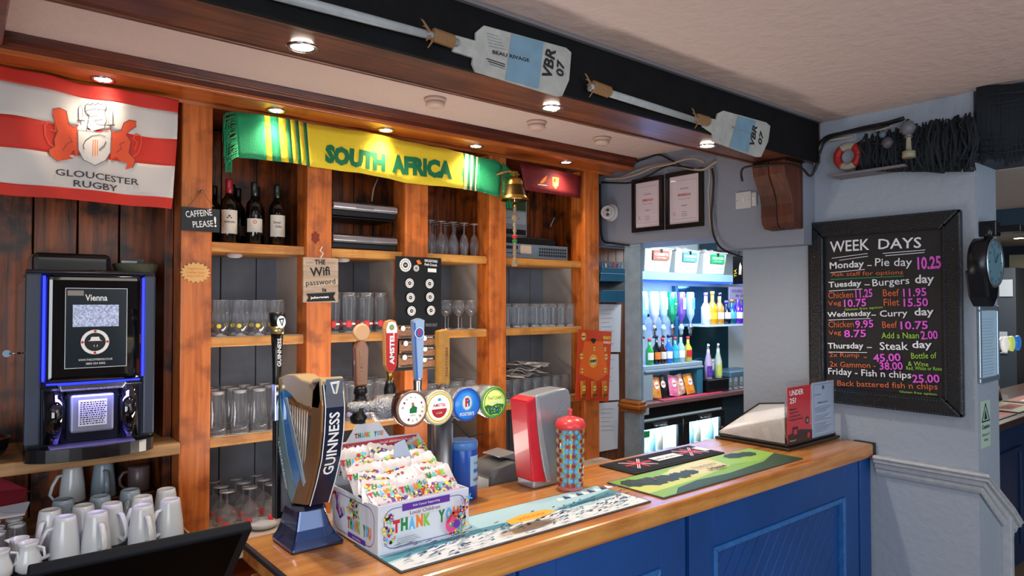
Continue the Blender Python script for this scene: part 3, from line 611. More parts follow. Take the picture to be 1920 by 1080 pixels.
wb(MB().tube([W(601, 483, Y=3.165), W(606, 475, Y=3.172), W(600, 470, Y=3.18), W(604, 463, Y=3.19)], .003, 6), 'wire_hook', mk('hook_white', 'd8cfc8', .4), t)
o = tag(MB().box((0, 0, 0), (.05, .003, .05)).build('carved_emblem', mk('burnt_wood', '7a2c10', .6), None, loc=W(592, 445, Y=3.195)), 'small burnt flower emblem on second post above wifi sign', 'emblem')
me = o.data; me.clear_geometry(); mm = MB(); mm.prism([(.022*math.cos(a*math.pi/9)*(1 if a % 3 else .75), 0, .03*math.sin(a*math.pi/9)*(1 if a % 3 else .7)) for a in range(18)], (0, .003, 0)); me.from_pydata(mm.v, [], mm.f)
# snack card on third post
t, c, a, b = hung('snack_card', 'tall black hanging card of round snack badges on the third post', 'card', 742, 480, 827, 690, 3.16, .004, mk('card_black', '0e0f12', .4), pname='backing_card')
f = PF(dict(Y=3.1598), c)
def badge(u, v, r, ring=WHITE, inner=BLACK): 
    x, y = f.L(u, v); R = r*.00255; f.circ(x, y, R, ring); f.ring(x, y, R*.72, R*.66, inner) ; f.circ(x, y, R*.42, inner, 12); f.lv += 1; f.text('*', x-R*.22, y-R*.2, R*.44, R*.4, ring)
    for k in range(14):
        a_ = 2*math.pi*k/14; f.rect(x+R*.84*math.cos(a_)-.0014, y+R*.84*math.sin(a_)-.0014, x+R*.84*math.cos(a_)+.0014, y+R*.84*math.sin(a_)+.0014, inner)
badge(760, 497, 14); badge(780, 503, 7); ftext(f, 'PORK SCRATCHINGS', 795, 491, 819, 493, 5, WHITE); ftext(f, 'Pork Crunch', 795, 498, 818, 500, 5, WHITE); f.ppx([(801, 503), (817, 504), (817, 511), (801, 510)], WHITE)
f.ppx([(785, 487), (790, 495), (783, 496), (779, 489)], ORANGE)
for u, v in ((767, 531), (804, 532), (768, 558), (804, 557), (769, 583), (805, 582)): badge(u, v, 10)
ftext(f, 'SNACK ON IT', 794, 612, 816, 612, 6, GREY); f.build('card_print', t)
SNK = mk('snack_brown', '9a6a4a', .5, var=.5, vscale=60)
n_ = 0
for (u, v, ul) in ((760, 622, 'left'), (765, 650, 'left'), (763, 676, 'left'), (800, 640, 'right'), (801, 660, 'right'), (800, 680, 'right')):
    p = W(u, v, Y=3.14); lb = {0: 'top left snack packet on lower part of black card', 1: 'middle left snack packet on black card', 2: 'bottom left snack packet on black card', 3: 'top right snack packet on black card', 4: 'middle right snack packet on black card', 5: 'bottom right snack packet on black card'}[n_]; n_ += 1
    q_ = thing('snack_packet', lb, 'snack packet', p, 0, 'snack packets on the black card')
    w_, h_ = .052, .034; vs = []
    for s_ in (-1, 1):
        for j in range(5):
            for i in range(7): x = (i/3-1); z = (j/2-1); vs.append((x*w_, s_*.010*max(0, (1-x**4)*(1-z**4))**.5, z*h_))
    fs = [(j*7+i, j*7+i+1, j*7+i+8, j*7+i+7) for j in range(4) for i in range(6)]; fs += [tuple(35+k for k in reversed(q)) for q in fs]
    m = MB(); m.add(vs, fs, SNK, True); m.build('foil_bag', None, q_)
    g_ = Face((0, -.0108, 0), (1, 0, 0), (0, 0, 1)); g_.rect(-.045, .014, .045, .028, BLACK); g_.circ(-.02, .018, .014, WHITE, 14); g_.text('PORK', -.002, .017, .035, .009, WHITE); g_.rect(-.045, -.03, .045, -.024, BLACK); g_.build('packet_print', q_)
# ================================================================ bell on the fourth post
p = W(965, 352, Y=3.05); BX, BZ = p.x, p.z
t = thing('brass_bell', 'brass ship bell hanging from bracket on the fourth post', 'bell', (BX, 3.05, BZ-.07))
MB().lathe([(.078, -.005), (.080, 0), (.074, .012), (.06, .032), (.05, .065), (.046, .10), (.040, .118), (.026, .128), (.012, .132), (.0, .132)], 32, cap=False).build('bell_body', BRASS, t)
MB().lathe([(.075, -.004), (.045, .095), (0, .12)], 24, cap=False).build('bell_inside', mk('dark_brass', '4a3818', .5, .8), t)
MB().box((-.018, -.012, .132), (.018, .012, .165)).build('crown_loop', BRASS, t, .004); MB().box((-.026, -.016, .142), (.026, .016, .152)).build('collar', BRASS, t, .002)
MB().tube([(0, 0, .158), (-.02, .03, .168), (-.06, .10, .155), (-.075, .145, .12)], [.009, .009, .010, .012], 8).build('bracket_arm', mk('old_brass', '8a7a4a', .35, .9), t); MB().box((-.10, .142, .07), (-.05, .148, .15)).build('wall_plate', MC['old_brass'], t, .002)
MB().tube([(0, 0, .1), (0, 0, -.02)], .005, 6).build('clapper_rod', STEEL, t); MB().lathe([(0, -.045), (.012, -.04), (.014, -.03), (.008, -.018), (0, -.015)], 12).build('clapper', BRASS, t)
ROPE = mk('rope_cream', 'a89478', .9, bump=1, bscale=180)
t = thing('bell_rope', 'knotted cream bell rope with red and green bands below the bell', 'rope', (BX, 3.05, BZ-.45))
prof = []
for k in range(40):
    z = .34-k*.0089; prof.append((.009+.0025*math.sin(k*1.7)+(.009 if 5 < k < 9 else 0)+(.008 if k > 35 else 0), z))
MB().lathe(prof, 12).build('knotted_rope', ROPE, t); MB().tube([(0, 0, .34), (0, 0, .385)], .003, 6).build('cord', ROPE, t)
MB().lathe([(.0135, .155), (.0145, .165), (.0135, .175)], 12).build('red_band', RED, t); MB().lathe([(.0135, .132), (.0145, .14), (.0135, .148)], 12).build('green_band', GREEN, t)
# ================================================================ left bay: coffee machine
t = thing('coffee_machine', 'black coffee machine with blue lit edges and screen picture on wooden shelf', 'coffee machine', (.42, 3.30, 1.1505))
MB_ = mk('machine_black', '0a0d14', .25, coat=.5); SIL = mk('machine_silver', '5c6472', .3, .7); GB = mk('gloss_black', '05070c', .06, coat=1)
MB().box((-.215, -.15, .0), (.222, .29, .69)).build('body', MB_, t, .012)
COLG = mk('column_grey', '39424f', .4, .3)
def colm(x0, x1, n): MB().prism([(x0, -.185, .06), (x1, -.185, .06), (x1, -.15, .06), (x0, -.15, .06)], (0, 0, .65)).build(n, COLG, t, .008)
colm(-.217, -.165, 'side_column'); colm(.178, .222, 'side_column')
MB().prism([(-.217, -.15, .70), (-.217, -.178, .715), (-.217, -.15, .725), (-.217, .05, .70)], (.439, 0, 0)).build('top_hood', SIL, t, .006)
MB().prism([(-.155, -.205, .295), (.17, -.205, .295), (.17, -.151, .295), (-.155, -.151, .295)], (0, 0, .41)).build('door', GB, t, .02, 3)
MB().lathe([(.13, 0), (.135, .006), (.12, .014), (0, .018)], 28, (.03, -.10, .712), sy=.45).build('hopper_rim', STEEL, t)
MB().box((-.185, .0, .69), (.09, .22, .80)).build('hopper', mk('hopper_black', '100e10', .3, coat=.4), t, .02)
f = Face((0, -.2055, 0), (1, 0, 0), (0, 0, 1)); f.rect(-.095, .345, .115, .655, mk('frame_edge', 'c8ccd0', .3)); f.rect(-.0925, .3475, .1125, .6525, mk('panel_navy', '0b1c26', .25)); f.build('screen_panel', t)
f = Face((0, -.2068, 0), (1, 0, 0), (0, 0, 1)); f.text('Vienna', -.03, .605, .075, .025, WHITE, .02)
SCR = mk('bean_screen', 'd0dcff', .3, emit=.25, col2='10183a', vscale=150); f.rect(-.07, .505, .085, .59, SCR)
f.ring(.005, .445, .036, .048, WHITE); f.circ(.005, .445, .034, BLACK); 
for a_ in (0, 1.57, 3.14, 4.71): f.circ(.005+.042*math.cos(a_), .445+.042*math.sin(a_), .005, RED, 8)
f.poly([(-.012, .452), (-.008, .465), (.018, .465), (.022, .452), (.03, .449), (-.02, .449)], WHITE); f.poly([(.0, .43), (.004, .424), (.001, .436)], WHITE); f.poly([(.012, .436), (.010, .424), (.014, .43)], WHITE)
f.text('WWW.THECOFFEEBOSS.CO.UK', -.05, .373, .115, .008, WHITE); f.text('0800 024 8402', -.025, .358, .065, .008, WHITE)
f.rect(-.088, .625, -.035, .645, mk('hol_tag', '8f8a80', .3)); f.build('screen_print', t)
BLG = mk('blue_led', '1a28ff', emit=3.0)
m = MB(); m.box((-.165, -.192, .30), (-.1555, -.186, .70)); m.build('blue_light_strip', BLG, t); MB().box((.1705, -.192, .30), (.180, -.186, .70)).build('blue_light_strip', BLG, t); MB().box((-.15, -.1935, .285), (.165, -.188, .291)).build('blue_light_strip', BLG, t)
MB().prism([(-.11, -.235, .262), (.10, -.235, .262), (.115, -.235, .285), (-.115, -.235, .285)], (0, .07, 0)).build('chrome_handle', STEEL, t, .006)
MB().box((-.165, -.186, .06), (.178, -.1512, .275)).build('dispense_recess', mk('recess', '1a2030', .2, .3), t, .004)
for s_ in (-.12, .125): MB().lathe([(.038, 0), (.038, .2)], 18, (s_, -.18, .065)).build('glossy_side_tube', GB, t)
MB().box((-.075, -.225, .10), (.07, -.187, .245)).build('nozzle_cover', mk('nozzle_grey', '8a90a4', .3, .5), t, .008)
f = Face((0, -.2265, 0), (1, 0, 0), (0, 0, 1)); f.rect(-.05, .125, .045, .225, mk('barcode_card', 'c6cad2', .4))
random.seed(5)
for r_ in range(11):
    x = -.045
    while x < .036:
        w_ = random.uniform(.003, .009); f.rect(x, .131+r_*.0083, x+w_, .1355+r_*.0083, BLACK); x += w_+random.uniform(.002, .004)
f.build('instruction_label', t)
m = MB(); m.prism([(.0025+.2195*math.sin(-1.5708+k*math.pi/16), -.17-.092*math.cos(-1.5708+k*math.pi/16), 0) for k in range(17)]+[(.222, -.1502, 0), (-.217, -.1502, 0)], (0, 0, .05)); m.build('drip_base', MB_, t, .006)
m = MB()
for k in range(9): m.box((-.14, -.25+k*.01, .0505), (.14, -.246+k*.01, .056))
m.build('drip_grille', mk('grille', '8a84c8', .3, .6), t, kind='stuff')
MB().tube([(-.217, .0, .40), (-.255, .0, .40)], .004, 6).build('key_shaft', STEEL, t); MB().lathe([(.014, -.002), (.014, .002)], 12, (-.262, 0, .40), axis='Y').build('key_bow', mk('key_blue', '9ab4d0', .3, .7), t)
l = bpy.data.lights.new('machine_led', 'AREA'); l.energy = 1.6; l.color = (.35, .3, 1); l.size = .25; l.shape = 'RECTANGLE'; l.size_y = .03; o = bpy.data.objects.new('machine_led', l); COL.objects.link(o); o.location = (.42, 3.06, 1.42)
# bowl beside the machine top, on machine
t = thing('stone_bowl', 'grey stone bowl of sachets on top of coffee machine at right', 'bowl', (.62, 3.40, 1.8415))
MB().lathe([(.045, 0), (.075, .03), (.092, .075), (.088, .078), (.07, .035), (0, .012)], 28, cap=False).build('bowl', mk('stone_green', '5a5c48', .8, bump=.5, bscale=60), t)
for k, (dx, dz, a_) in enumerate(((-.03, .09, .3), (0, .1, -.2), (.04, .085, .5), (-.05, .08, -.6))):
    MB().box((dx-.03, -.02+k*.01, .04), (dx+.03, -.017+k*.01, dz)).build('sachet', [PAPER, BLK, BLK, GREY][k], t)
t = thing('sachet_bowl', 'black bowl of red and white sachets at far left beside coffee machine', 'bowl', (.075, 3.27, 1.1505))
MB().lathe([(.05, 0), (.085, .03), (.10, .085), (.096, .085), (.08, .035), (0, .012)], 28, cap=False).build('bowl', MB_, t); MB().lathe([(.094, .07), (.06, .085), (0, .09)], 20).build('sachet_bed', mk('sachet_red', '9c2018', .5), t)
for k in range(16):
    a_ = random.uniform(0, 6.28); r = random.uniform(0, .07); dx, dy = r*math.cos(a_), r*math.sin(a_); z = .085+random.random()*.025
    m = MB(); m.box((-.018, -.003, -.004), (.018, .003, .004)); c_, s_ = math.cos(a_), math.sin(a_); m.v = [(x*c_-y*s_+dx, x*s_+y*c_+dy, z_+z) for x, y, z_ in m.v]; m.build('sachet', [RED, WHITE, mk('sachet_brown', '5a2a18', .5)][k % 3], t)
tag(bx('switch_box', (.684, 3.55, 1.68), (.72, 3.60, 1.80), PAPER, bevel=.006), 'small white socket box on planks right of coffee machine', 'socket')
# ================================================================ mugs
MUG = mk('mug_white', 'c9cfd4', .25, coat=.3); MUGB = mk('mug_brown', '6a5a5c', .3); MUGG = mk('mug_grey', '8fa0ae', .25)
def mug(label, kind, grp=None):
    col = {'latte': MUG, 'grey': MUGG, 'brown': MUGB}[kind]; t = thing({'latte': 'latte_mug', 'grey': 'latte_mug', 'brown': 'coffee_mug'}[kind], label, 'mug', (0, 0, 0), 0, grp)
    if kind == 'brown': pr = [(.043, 0), (.045, .004), (.045, .105), (.040, .110), (.0, .108)]
    else: pr = [(.049, 0), (.050, .004), (.046, .06), (.037, .135), (.034, .148), (.030, .150), (.029, .147), (0, .146)]
    MB().lathe(pr, 28, cap=False).build('mug_body', col, t)
    h = .105 if kind == 'brown' else .135; r0 = .043 if kind == 'brown' else .036; r1 = .043 if kind == 'brown' else .045
    pts = [(-r0, 0, h*.86), (-r0-.022, 0, h*.84), (-r0-.036, 0, h*.62), (-r1-.034, 0, h*.36), (-r1-.018, 0, h*.17), (-r1+.004, 0, h*.15)]
    if kind != 'brown': pts = [(-.037, 0, .115), (-.055, 0, .112), (-.075, 0, .075), (-.084, 0, .04), (-.07, 0, .016), (-.046, 0, .025)]
    m = MB(); m.tube(pts, .0065, 8); m.v = [(x, y*1.6, z) for x, y, z in m.v]; m.build('handle', col, t); return t
ml = mug('x', 'latte'); mb_ = mug('y', 'brown'); mg = mug('z', 'grey')
spots = [(.318, 2.95, .2, ml, 'large white upturned mug nearest the till, handle to the left'), (.415, 2.935, 1.75, ml, 'white upturned mug second from front left with handle towards us'),
 (.478, 3.03, 2.1, ml, 'white upturned mug in front row with handle turned right'), (.565, 2.925, 1.75, ml, 'white upturned mug in front row with handle facing forward, third from post'),
 (.668, 2.95, .4, ml, 'white upturned mug right beside the first post'), (.59, 3.06, .6, ml, 'white upturned mug in second row between two front mugs'),
 (.285, 3.08, 1.0, ml, 'white upturned mug behind the largest front mug'), (.39, 3.07, .5, ml, 'white upturned mug in second row near middle of the left bay'), (.46, 3.17, .2, mg, 'bluish grey upturned mug in the third row'),
 (.572, 3.20, 1.2, mg, 'bluish upturned mug behind the second row near the brown mug'), (.69, 3.12, 1.4, ml, 'white upturned mug behind the mug beside the post'), (.34, 3.21, 2.4, mg, 'bluish upturned mug in the third row, leftmost')]
for k, (x, y, r_, pr, lb) in enumerate(spots): dup(pr, (x, y, .8265), r_, lb, 'upturned mugs on the back counter')
# second tier of mugs on a raised strip
o = tag(bx('mug_riser', (.30, 3.42, .8215), (.715, 3.60, .90), W_DARK, bevel=.003), 'low dark step under the back row of mugs', 'shelf step')
for x, y, r_, pr, lb in ((.40, 3.47, .2, ml, 'white upturned mug on the back step, leftmost with big handle'), (.515, 3.47, 1.6, mg, 'bluish mug on the back step in the middle'), (.655, 3.475, .1, mb_, 'brown grey mug on the back step near the first post')):
    o = dup(pr, (x, y, .902), r_, lb, 'upturned mugs on the back counter')
for pr in (ml, mg, mb_):
    for c_ in list(KIDS[pr.name]): bpy.data.objects.remove(c_)
    bpy.data.objects.remove(pr)
tag(bx('rubber_mat', (.02, 2.85, .8205), (.735, 3.19, .826), mk('mat_black', '14110f', .8, bump=.8, bscale=300), bevel=.002), 'black ribbed rubber mat under the mugs', 'mat')
p = Vector((.205, 2.84, 0))
def jug(loc, label, s=1, rz=0):
    t = thing('milk_jug', label, 'jug', loc, rz, 'small milk jugs')
    MB().lathe([(.022*s, 0), (.034*s, .012*s), (.036*s, .035*s), (.026*s, .062*s), (.024*s, .078*s), (.028*s, .088*s), (.025*s, .088*s), (.021*s, .076*s), (0, .07*s)], 24, cap=False).build('jug_body', MUG, t)
    MB().tube([(.026*s, 0, .075*s), (.045*s, 0, .07*s), (.048*s, 0, .045*s), (.033*s, 0, .03*s)], .004*s, 8).build('handle', MUG, t); MB().prism([(-.03*s, -.008*s, .08*s), (-.04*s, 0, .09*s), (-.03*s, .008*s, .08*s), (-.024*s, 0, .09*s)], (0, 0, .003)).build('spout', MUG, t)
jug((p.x, p.y+.04, .8265), 'small white milk jug in front row left of the largest mug', 1.15, -.6); jug((.185, 2.965, .8265), 'small grey white milk jug half hidden behind the first jug', 1.1, .3); jug((.125, 2.86, .8265), 'white jug cut by the left edge of the picture', 1.1, 0)
g = glass('latte_glass', 'upturned tumbler left of the mugs', 'glass', [(.036, 0), (.03, .09), (.028, .10)], [('thick_base', [(.028, .09), (.028, .102), (0, .102)])], 'upturned tumblers at the far left')
fill(g, (.05, .12, .19), (3.06, 3.14, 3.22), .823, skip=[(2, 0)])
o = MB().prism([(0, 0, 0), (.16, 0, -.01), (.18, .1, .03), (.09, .14, .08), (.01, .1, .04)], (0, .01, .01)).build('red_cloth', mk('red_napkin', '8c1c30', .8), None, .004, loc=(.06, 3.32, .95)); tag(o, 'dark red folded napkin on the tumblers at far left', 'napkin')
o = MB().prism([(0, 0, 0), (.15, 0, .0), (.17, .06, .03), (.02, .07, .02)], (0, .005, .008)).build('white_cloth', mk('white_napkin', 'b9b9c4', .8), None, .004, loc=(.07, 3.24, .928)); tag(o, 'white folded napkin below the red one at far left', 'napkin')
t = thing('round_dish', 'round pale dish on the board behind the harp tap base', 'dish', W(492, 988, Z=.712-CAMZ))
MB().lathe([(.05, 0), (.072, .012), (.076, .026), (.072, .026), (.066, .014), (0, .008)], 32, cap=False).build('dish', mk('dish_grey', 'a8aaa4', .4), t)
MB().lathe([(.064, .0145), (.05, .012), (0, .0115)], 24).build('paper_doily', PAPER, t)
# ================================================================ bar counter
CT = 1.05; BLU = mk('counter_blue', '03458e', .42, var=.3, vscale=3, coat=.05, bump=.12, bscale=50)
t = thing('bar_counter', 'long bar counter with oak worktop and royal blue panelled front', 'counter', (2.1, 1.75, 0))
wbox('worktop', (.668, 1.50, .985), (3.535, 2.085, CT), W_TOP, t, .01, )
wbox('end_cap', (3.5352, 1.498, .98), (3.558, 1.60, CT+.003), BLK, t, .004)
wbox('edge_strip', (.655, 1.498, 1.036), (.6675, 2.085, CT+.001), mk('strip_dark', '20242c', .4), t, .002)
wbox('carcass', (.70, 1.562, .1), (3.552, 1.95, .9845), mk('carcass_brown', '4a2c18', .6), t)
wbox('carcass_rail', (.655, 1.60, .90), (.699, 1.97, .984), W_SHELF, t, .004); wbox('carcass_post', (.66, 1.90, .1), (.699, 1.97, .899), W_SHELF, t, .004)
wbox('kick_board', (.70, 1.545, 0), (3.55, 1.56, .1), BLK, t)
def panel(x0, x1, z0=.1, z1=.9845):
    st = .145; y = 1.525
    wbox('stile', (x0, y, z0), (x0+st, 1.561, z1), BLU, t, .003); wbox('stile', (x1-st, y, z0), (x1, 1.561, z1), BLU, t, .003)
    wbox('rail', (x0+st, y, z1-.155), (x1-st, 1.561, z1), BLU, t, .003); wbox('rail', (x0+st, y, z0), (x1-st, 1.561, z0+.13), BLU, t, .003)
    a0, a1, b0, b1 = x0+st, x1-st, z0+.13, z1-.155; s = .022
    for n_, p in (('moulding', [(a0, b1), (a1, b1), (a1-s, b1-s), (a0+s, b1-s)]), ('moulding', [(a0, b0), (a0+s, b0+s), (a1-s, b0+s), (a1, b0)]), ('moulding', [(a0, b0), (a0, b1), (a0+s, b1-s), (a0+s, b0+s)]), ('moulding', [(a1, b0), (a1-s, b0+s), (a1-s, b1-s), (a1, b1)])):
        wb(MB().prism([(x, 1.517, z) for x, z in p], (0, .04, 0)), n_, mk('moulding_blue', '2a6cb4', .35, var=.35, vscale=30), t, .005)
    # diagonal tongue and groove boards
    g = .062; A = Vector((a0+s, b0+s)); Bm = Vector((a1-s, b1-s)); dirv = Vector((math.sin(.72), math.cos(.72))); nrm = Vector((dirv.y, -dirv.x))
    cs = [Vector((x, z)).dot(nrm) for x in (A.x, Bm.x) for z in (A.y, Bm.y)]; k = min(cs)
    while k < max(cs):
        poly = [(A.x, A.y), (Bm.x, A.y), (Bm.x, Bm.y), (A.x, Bm.y)]
        for sg, lim in ((1, k+.002), (-1, -(k+g-.002))):
            out = []
            for i in range(len(poly)):
                p, q = Vector(poly[i]), Vector(poly[(i+1) % len(poly)]); dp, dq = sg*p.dot(nrm)-lim, sg*q.dot(nrm)-lim
                if dp >= 0: out.append(tuple(p))
                if dp*dq < 0: out.append(tuple(p+(q-p)*(dp/(dp-dq))))
            poly = out
            if len(poly) < 3: break
        if len(poly) >= 3: wb(MB().prism([(x, 1.541, z) for x, z in poly], (0, .018, 0)), 'plank', BLU, t, .0025)
        k += g
panel(.71, 1.26); panel(1.272, 2.05)
panel(2.075, 3.42)
wbox('corner_stile', (3.43, 1.52, .1), (3.545, 1.561, .9845), BLU, t, .004)
# ================================================================ bar mats
def quadmat(name, label, px, th, mat, bev=.0015, grp='bar mats on the counter'):
    P = [W(u, v, Z=CT+.001-CAMZ) for u, v in px]; x0 = (P[0].x+P[1].x)/2; x1 = (P[2].x+P[3].x)/2; y0 = (P[1].y+P[2].y)/2; y1 = (P[0].y+P[3].y)/2
    t = thing(name, label, 'bar mat', (x0, y0, CT+.0008), 0, grp); MB().box((0, 0, 0), (x1-x0, y1-y0, th)).build('mat_base', mat, t, bev)
    return t, x1-x0, y1-y0, Face((0, 0, th), (1, 0, 0), (0, 1, 0), off=.0002)
EDG = mk('mat_edge', '3c4650', .6)
t, w_, d_, f = quadmat('bar_mat', 'pale blue snowy mountain bar mat in front of the thank you box', [(663, 1024), (757, 1077), (1222, 939), (1112, 912)], .004, EDG)
LB = mk('mat_pale_blue', 'a9cfdc', .45); TE = mk('mat_teal', '4f93a6', .45); MW = mk('mat_white', 'dfe6ec', .45); NV = mk('mat_navy', '1e3a66', .5); SAND = mk('mat_sand', 'e6d2b8', .5)
f.rect(.006, .006, w_-.006, d_-.006, LB); f.poly([(.006, d_*.45), (w_*.3, d_*.55), (w_*.65, d_*.5), (w_-.006, d_*.72), (w_-.006, d_*.55), (w_*.6, d_*.4), (w_*.3, d_*.42), (.006, d_*.3)], TE)
f.poly([(.006, .006), (w_-.006, .006), (w_-.006, d_*.5), (w_*.8, d_*.38), (w_*.62, d_*.52), (w_*.45, d_*.36), (w_*.25, d_*.42), (.006, d_*.25)], MW)
f.poly([(w_*.35, d_*.2), (w_*.5, d_*.3), (w_*.62, d_*.26), (w_*.55, d_*.15), (w_*.42, d_*.12)], SAND)
random.seed(11)
for k in range(230):
    x = random.uniform(.03, w_-.05); y = random.uniform(.012, d_*.42); l_ = random.uniform(.01, .035); f.poly([(x, y), (x+l_, y+random.uniform(.002, .010)), (x+l_*.9, y+.012), (x+l_*.3, y+.006)], [NV, NV, TE, mk('mat_slate', '5c7a9a', .5)][k % 4])
for k in range(10): x = w_*(.68+.03*k); f.poly([(x, d_*.5), (x+.02, d_*.62+.004*(k % 3)), (x+.035, d_*.5)], NV if k % 2 else MW)
f.poly([(w_*.40, d_*.16), (w_*.50, d_*.13), (w_*.60, d_*.2), (w_*.58, d_*.34), (w_*.48, d_*.36), (w_*.41, d_*.3)], mk('mat_yellow', 'e0b040', .5)); f.text('winter', w_*.44, d_*.2, .12, .025, ORANGE, .02); f.build('mat_print', t)
t, w_, d_, f = quadmat('bar_mat', 'green orchard bar mat on the counter between pale mat and card holder', [(1138, 909), (1250, 934), (1508, 860), (1395, 841)], .004, EDG)
GR = mk('orchard_green', '7fae3a', .45); DG = mk('orchard_dark', '1c3a26', .5); YG = mk('orchard_yellow', 'c3cc5a', .45); CRM = mk('orchard_cream', 'd9d0a0', .5); APP = mk('apple_red', 'a03a2a', .5)
f.rect(.005, .005, w_-.005, d_-.005, GR); f.poly([(.005, d_*.25), (w_*.3, d_*.3), (w_*.6, d_*.45), (w_-.005, d_*.9), (w_-.005, d_-.005), (w_*.5, d_-.005), (.005, d_*.6)], YG); f.poly([(w_*.2, d_*.5), (w_*.35, d_*.9), (w_*.62, d_-.01), (w_*.66, d_*.6), (w_*.5, d_*.4)], CRM)
f.poly([(w_*.62, d_*.5), (w_*.66, d_*.95), (w_-.005, d_-.005), (w_-.005, d_*.5), (w_*.8, d_*.35)], mk('orchard_bright', '8fc04a', .45))
f.poly([(w_*.08, .005), (w_-.005, .005), (w_-.005, d_*.5), (w_*.8, d_*.28), (w_*.5, d_*.2), (w_*.3, d_*.26), (w_*.15, d_*.18)], mk('orchard_shadow', '274a30', .5))
for cx, cy, rx, ry in ((w_*.07, d_*.72, .06, .055), (w_*.15, d_*.62, .07, .06), (w_*.23, d_*.60, .06, .05), (w_*.31, d_*.58, .05, .045), (w_*.38, d_*.60, .05, .035), (w_*.80, d_*.80, .075, .042), (w_*.87, d_*.74, .06, .04)):
    f.poly([(min(max(cx+rx*math.cos(a*math.pi/8)*(1 if a % 2 else .85), .008), w_-.008), min(cy+ry*math.sin(a*math.pi/8)*(1 if a % 2 else .85), d_-.008)) for a in range(16)], DG)
for k in range(46):
    cx, cy = random.choice(((w_*.08, d_*.7), (w_*.2, d_*.62), (w_*.34, d_*.59), (w_*.82, d_*.78))); f.circ(cx+random.uniform(-.05, .06), min(cy+random.uniform(-.035, .035), d_-.012), .0035, APP, 6)
f.text('Thatchers', w_*.42, d_*.62, .16, .022, BLACK, .0); f.text('Haze', w_*.47, d_*.42, .11, .03, BLACK, .03); f.build('mat_print', t)
t, w_, d_, f = quadmat('bar_mat', 'black ribbed rubber bar mat with union flag emblems at back of counter', [(1127, 875), (1190, 891), (1357, 851), (1290, 836)], .006, mk('rubber_black', '101216', .7))
m = MB()
for k in range(58): x = .012+k*(w_-.024)/58; m.box((x, .012, .0062), (x+.004, d_-.012, .0085))
m.build('rubber_ribs', mk('rubber_grey', '2c3036', .6), t, kind='stuff')
f = Face((0, 0, .0088), (1, 0, 0), (0, 1, 0), off=.0002)
for cx in (w_*.22, w_*.80):
    f.poly([(cx-.075, d_*.2), (cx+.075, d_*.3), (cx+.07, d_*.75), (cx-.07, d_*.7)], BLACK)
    for dx, dy in ((1, 1), (1, -1)): f.line([(cx-.06*dx, d_*.5-.055*dy), (cx+.06*dx, d_*.5+.055*dy)], .012, WHITE); f.line([(cx-.06*dx, d_*.5-.055*dy), (cx+.06*dx, d_*.5+.055*dy)], .006, RED)
    f.line([(cx-.075, d_*.5), (cx+.075, d_*.5)], .016, RED); f.line([(cx, d_*.2), (cx, d_*.8)], .014, RED)
f.rect(w_*.38, d_*.35, w_*.66, d_*.65, WHITE); f.text('BIRRA MORETTI', w_*.39, d_*.42, w_*.26, .02, BLACK, .02); f.rect(w_*.90, d_*.3, w_*.97, d_*.7, WHITE); f.build('mat_print', t)
# ================================================================ harp shaped tap
HX = .76; t = thing('harp_beer_tap', 'harp shaped black and bronze stout tap with white lettering standing on counter end', 'beer tap', (.80, 1.93, CT+.0008))
NAVY = mk('tap_navy', '0a1c3c', .25, .2, coat=.4); BRZ = mk('harp_bronze', '9a6c40', .35, .45); BRZL = mk('harp_silver_bronze', 'd0b88c', .28, .35); HB = mk('harp_blue', '3a86d0', .25, .2, coat=.5); HG = mk('harp_green_grey', '7ea0a8', .3, .3); STR = mk('harp_string', 'cdbfae', .35, .4)
hx = lambda pts, X=HX: [W(u, v, X=X) for u, v in pts]
def hp(pts, d, mat, name, X=HX, bev=.004, par=None): return wb(MB().prism(hx(pts, X), (d, 0, 0)), name, mat, par or t, bev)
TH = .062
# column (pillar): bronze side, navy front
hp([(600, 712), (603, 760), (601, 810), (596, 860), (586, 905), (574, 948), (546, 944), (553, 920), (566, 880), (577, 835), (582, 790), (583, 760), (585, 735), (574, 722)], TH, BRZ, 'pillar', bev=.006)
fr = [(602, 722), (606, 765), (604, 812), (599, 860), (589, 905), (577, 948)]
m = MB(); vs = []
for (u, v) in fr:
    p = W(u, v, X=HX); vs += [(p.x+.002, p.y-.006, p.z), (p.x+TH-.002, p.y-.006, p.z), (p.x+TH-.002, p.y+.004, p.z), (p.x+.002, p.y+.004, p.z)]
n = len(fr); m.add(vs, [(4*i+k, 4*(i+1)+k, 4*(i+1)+(k+1) % 4, 4*i+(k+1) % 4) for i in range(n-1) for k in range(4)]+[(0, 1, 2, 3), tuple(4*(n-1)+k for k in (3, 2, 1, 0))]); fp = wb(m, 'pillar_front', NAVY, t, .003)
# white piping and lettering running down the front
pts3 = [W(u, v, X=HX) for u, v in fr]
def fdisp2(x, y, P=pts3):
    z = y
    for a, b in zip(P, P[1:]):
        if b.z <= z <= a.z: return 1.8-(a.y+(b.y-a.y)*(z-a.z)/(b.z-a.z))+.006
    return 1.8-(P[0] if z > P[0].z else P[-1]).y+.006
f = Face((HX, 1.8, 0), (1, 0, 0), (0, 0, 1), disp=fdisp2, off=.0008); L0 = t.location; of = f.P
f.P = lambda x, y, o: of(x, y, o)-L0
z0 = pts3[-1].z; z1 = pts3[0].z
for x in (.004, TH-.004): f.line([(x, z1-(z1-z0)*k/24) for k in range(25)], .0028, WHITE)
f.text('GUINNESS', TH/2+.014, z0+(z1-z0)*.27, .175, .030, WHITE, .02, rot=math.pi/2); f.build('front_lettering', t)
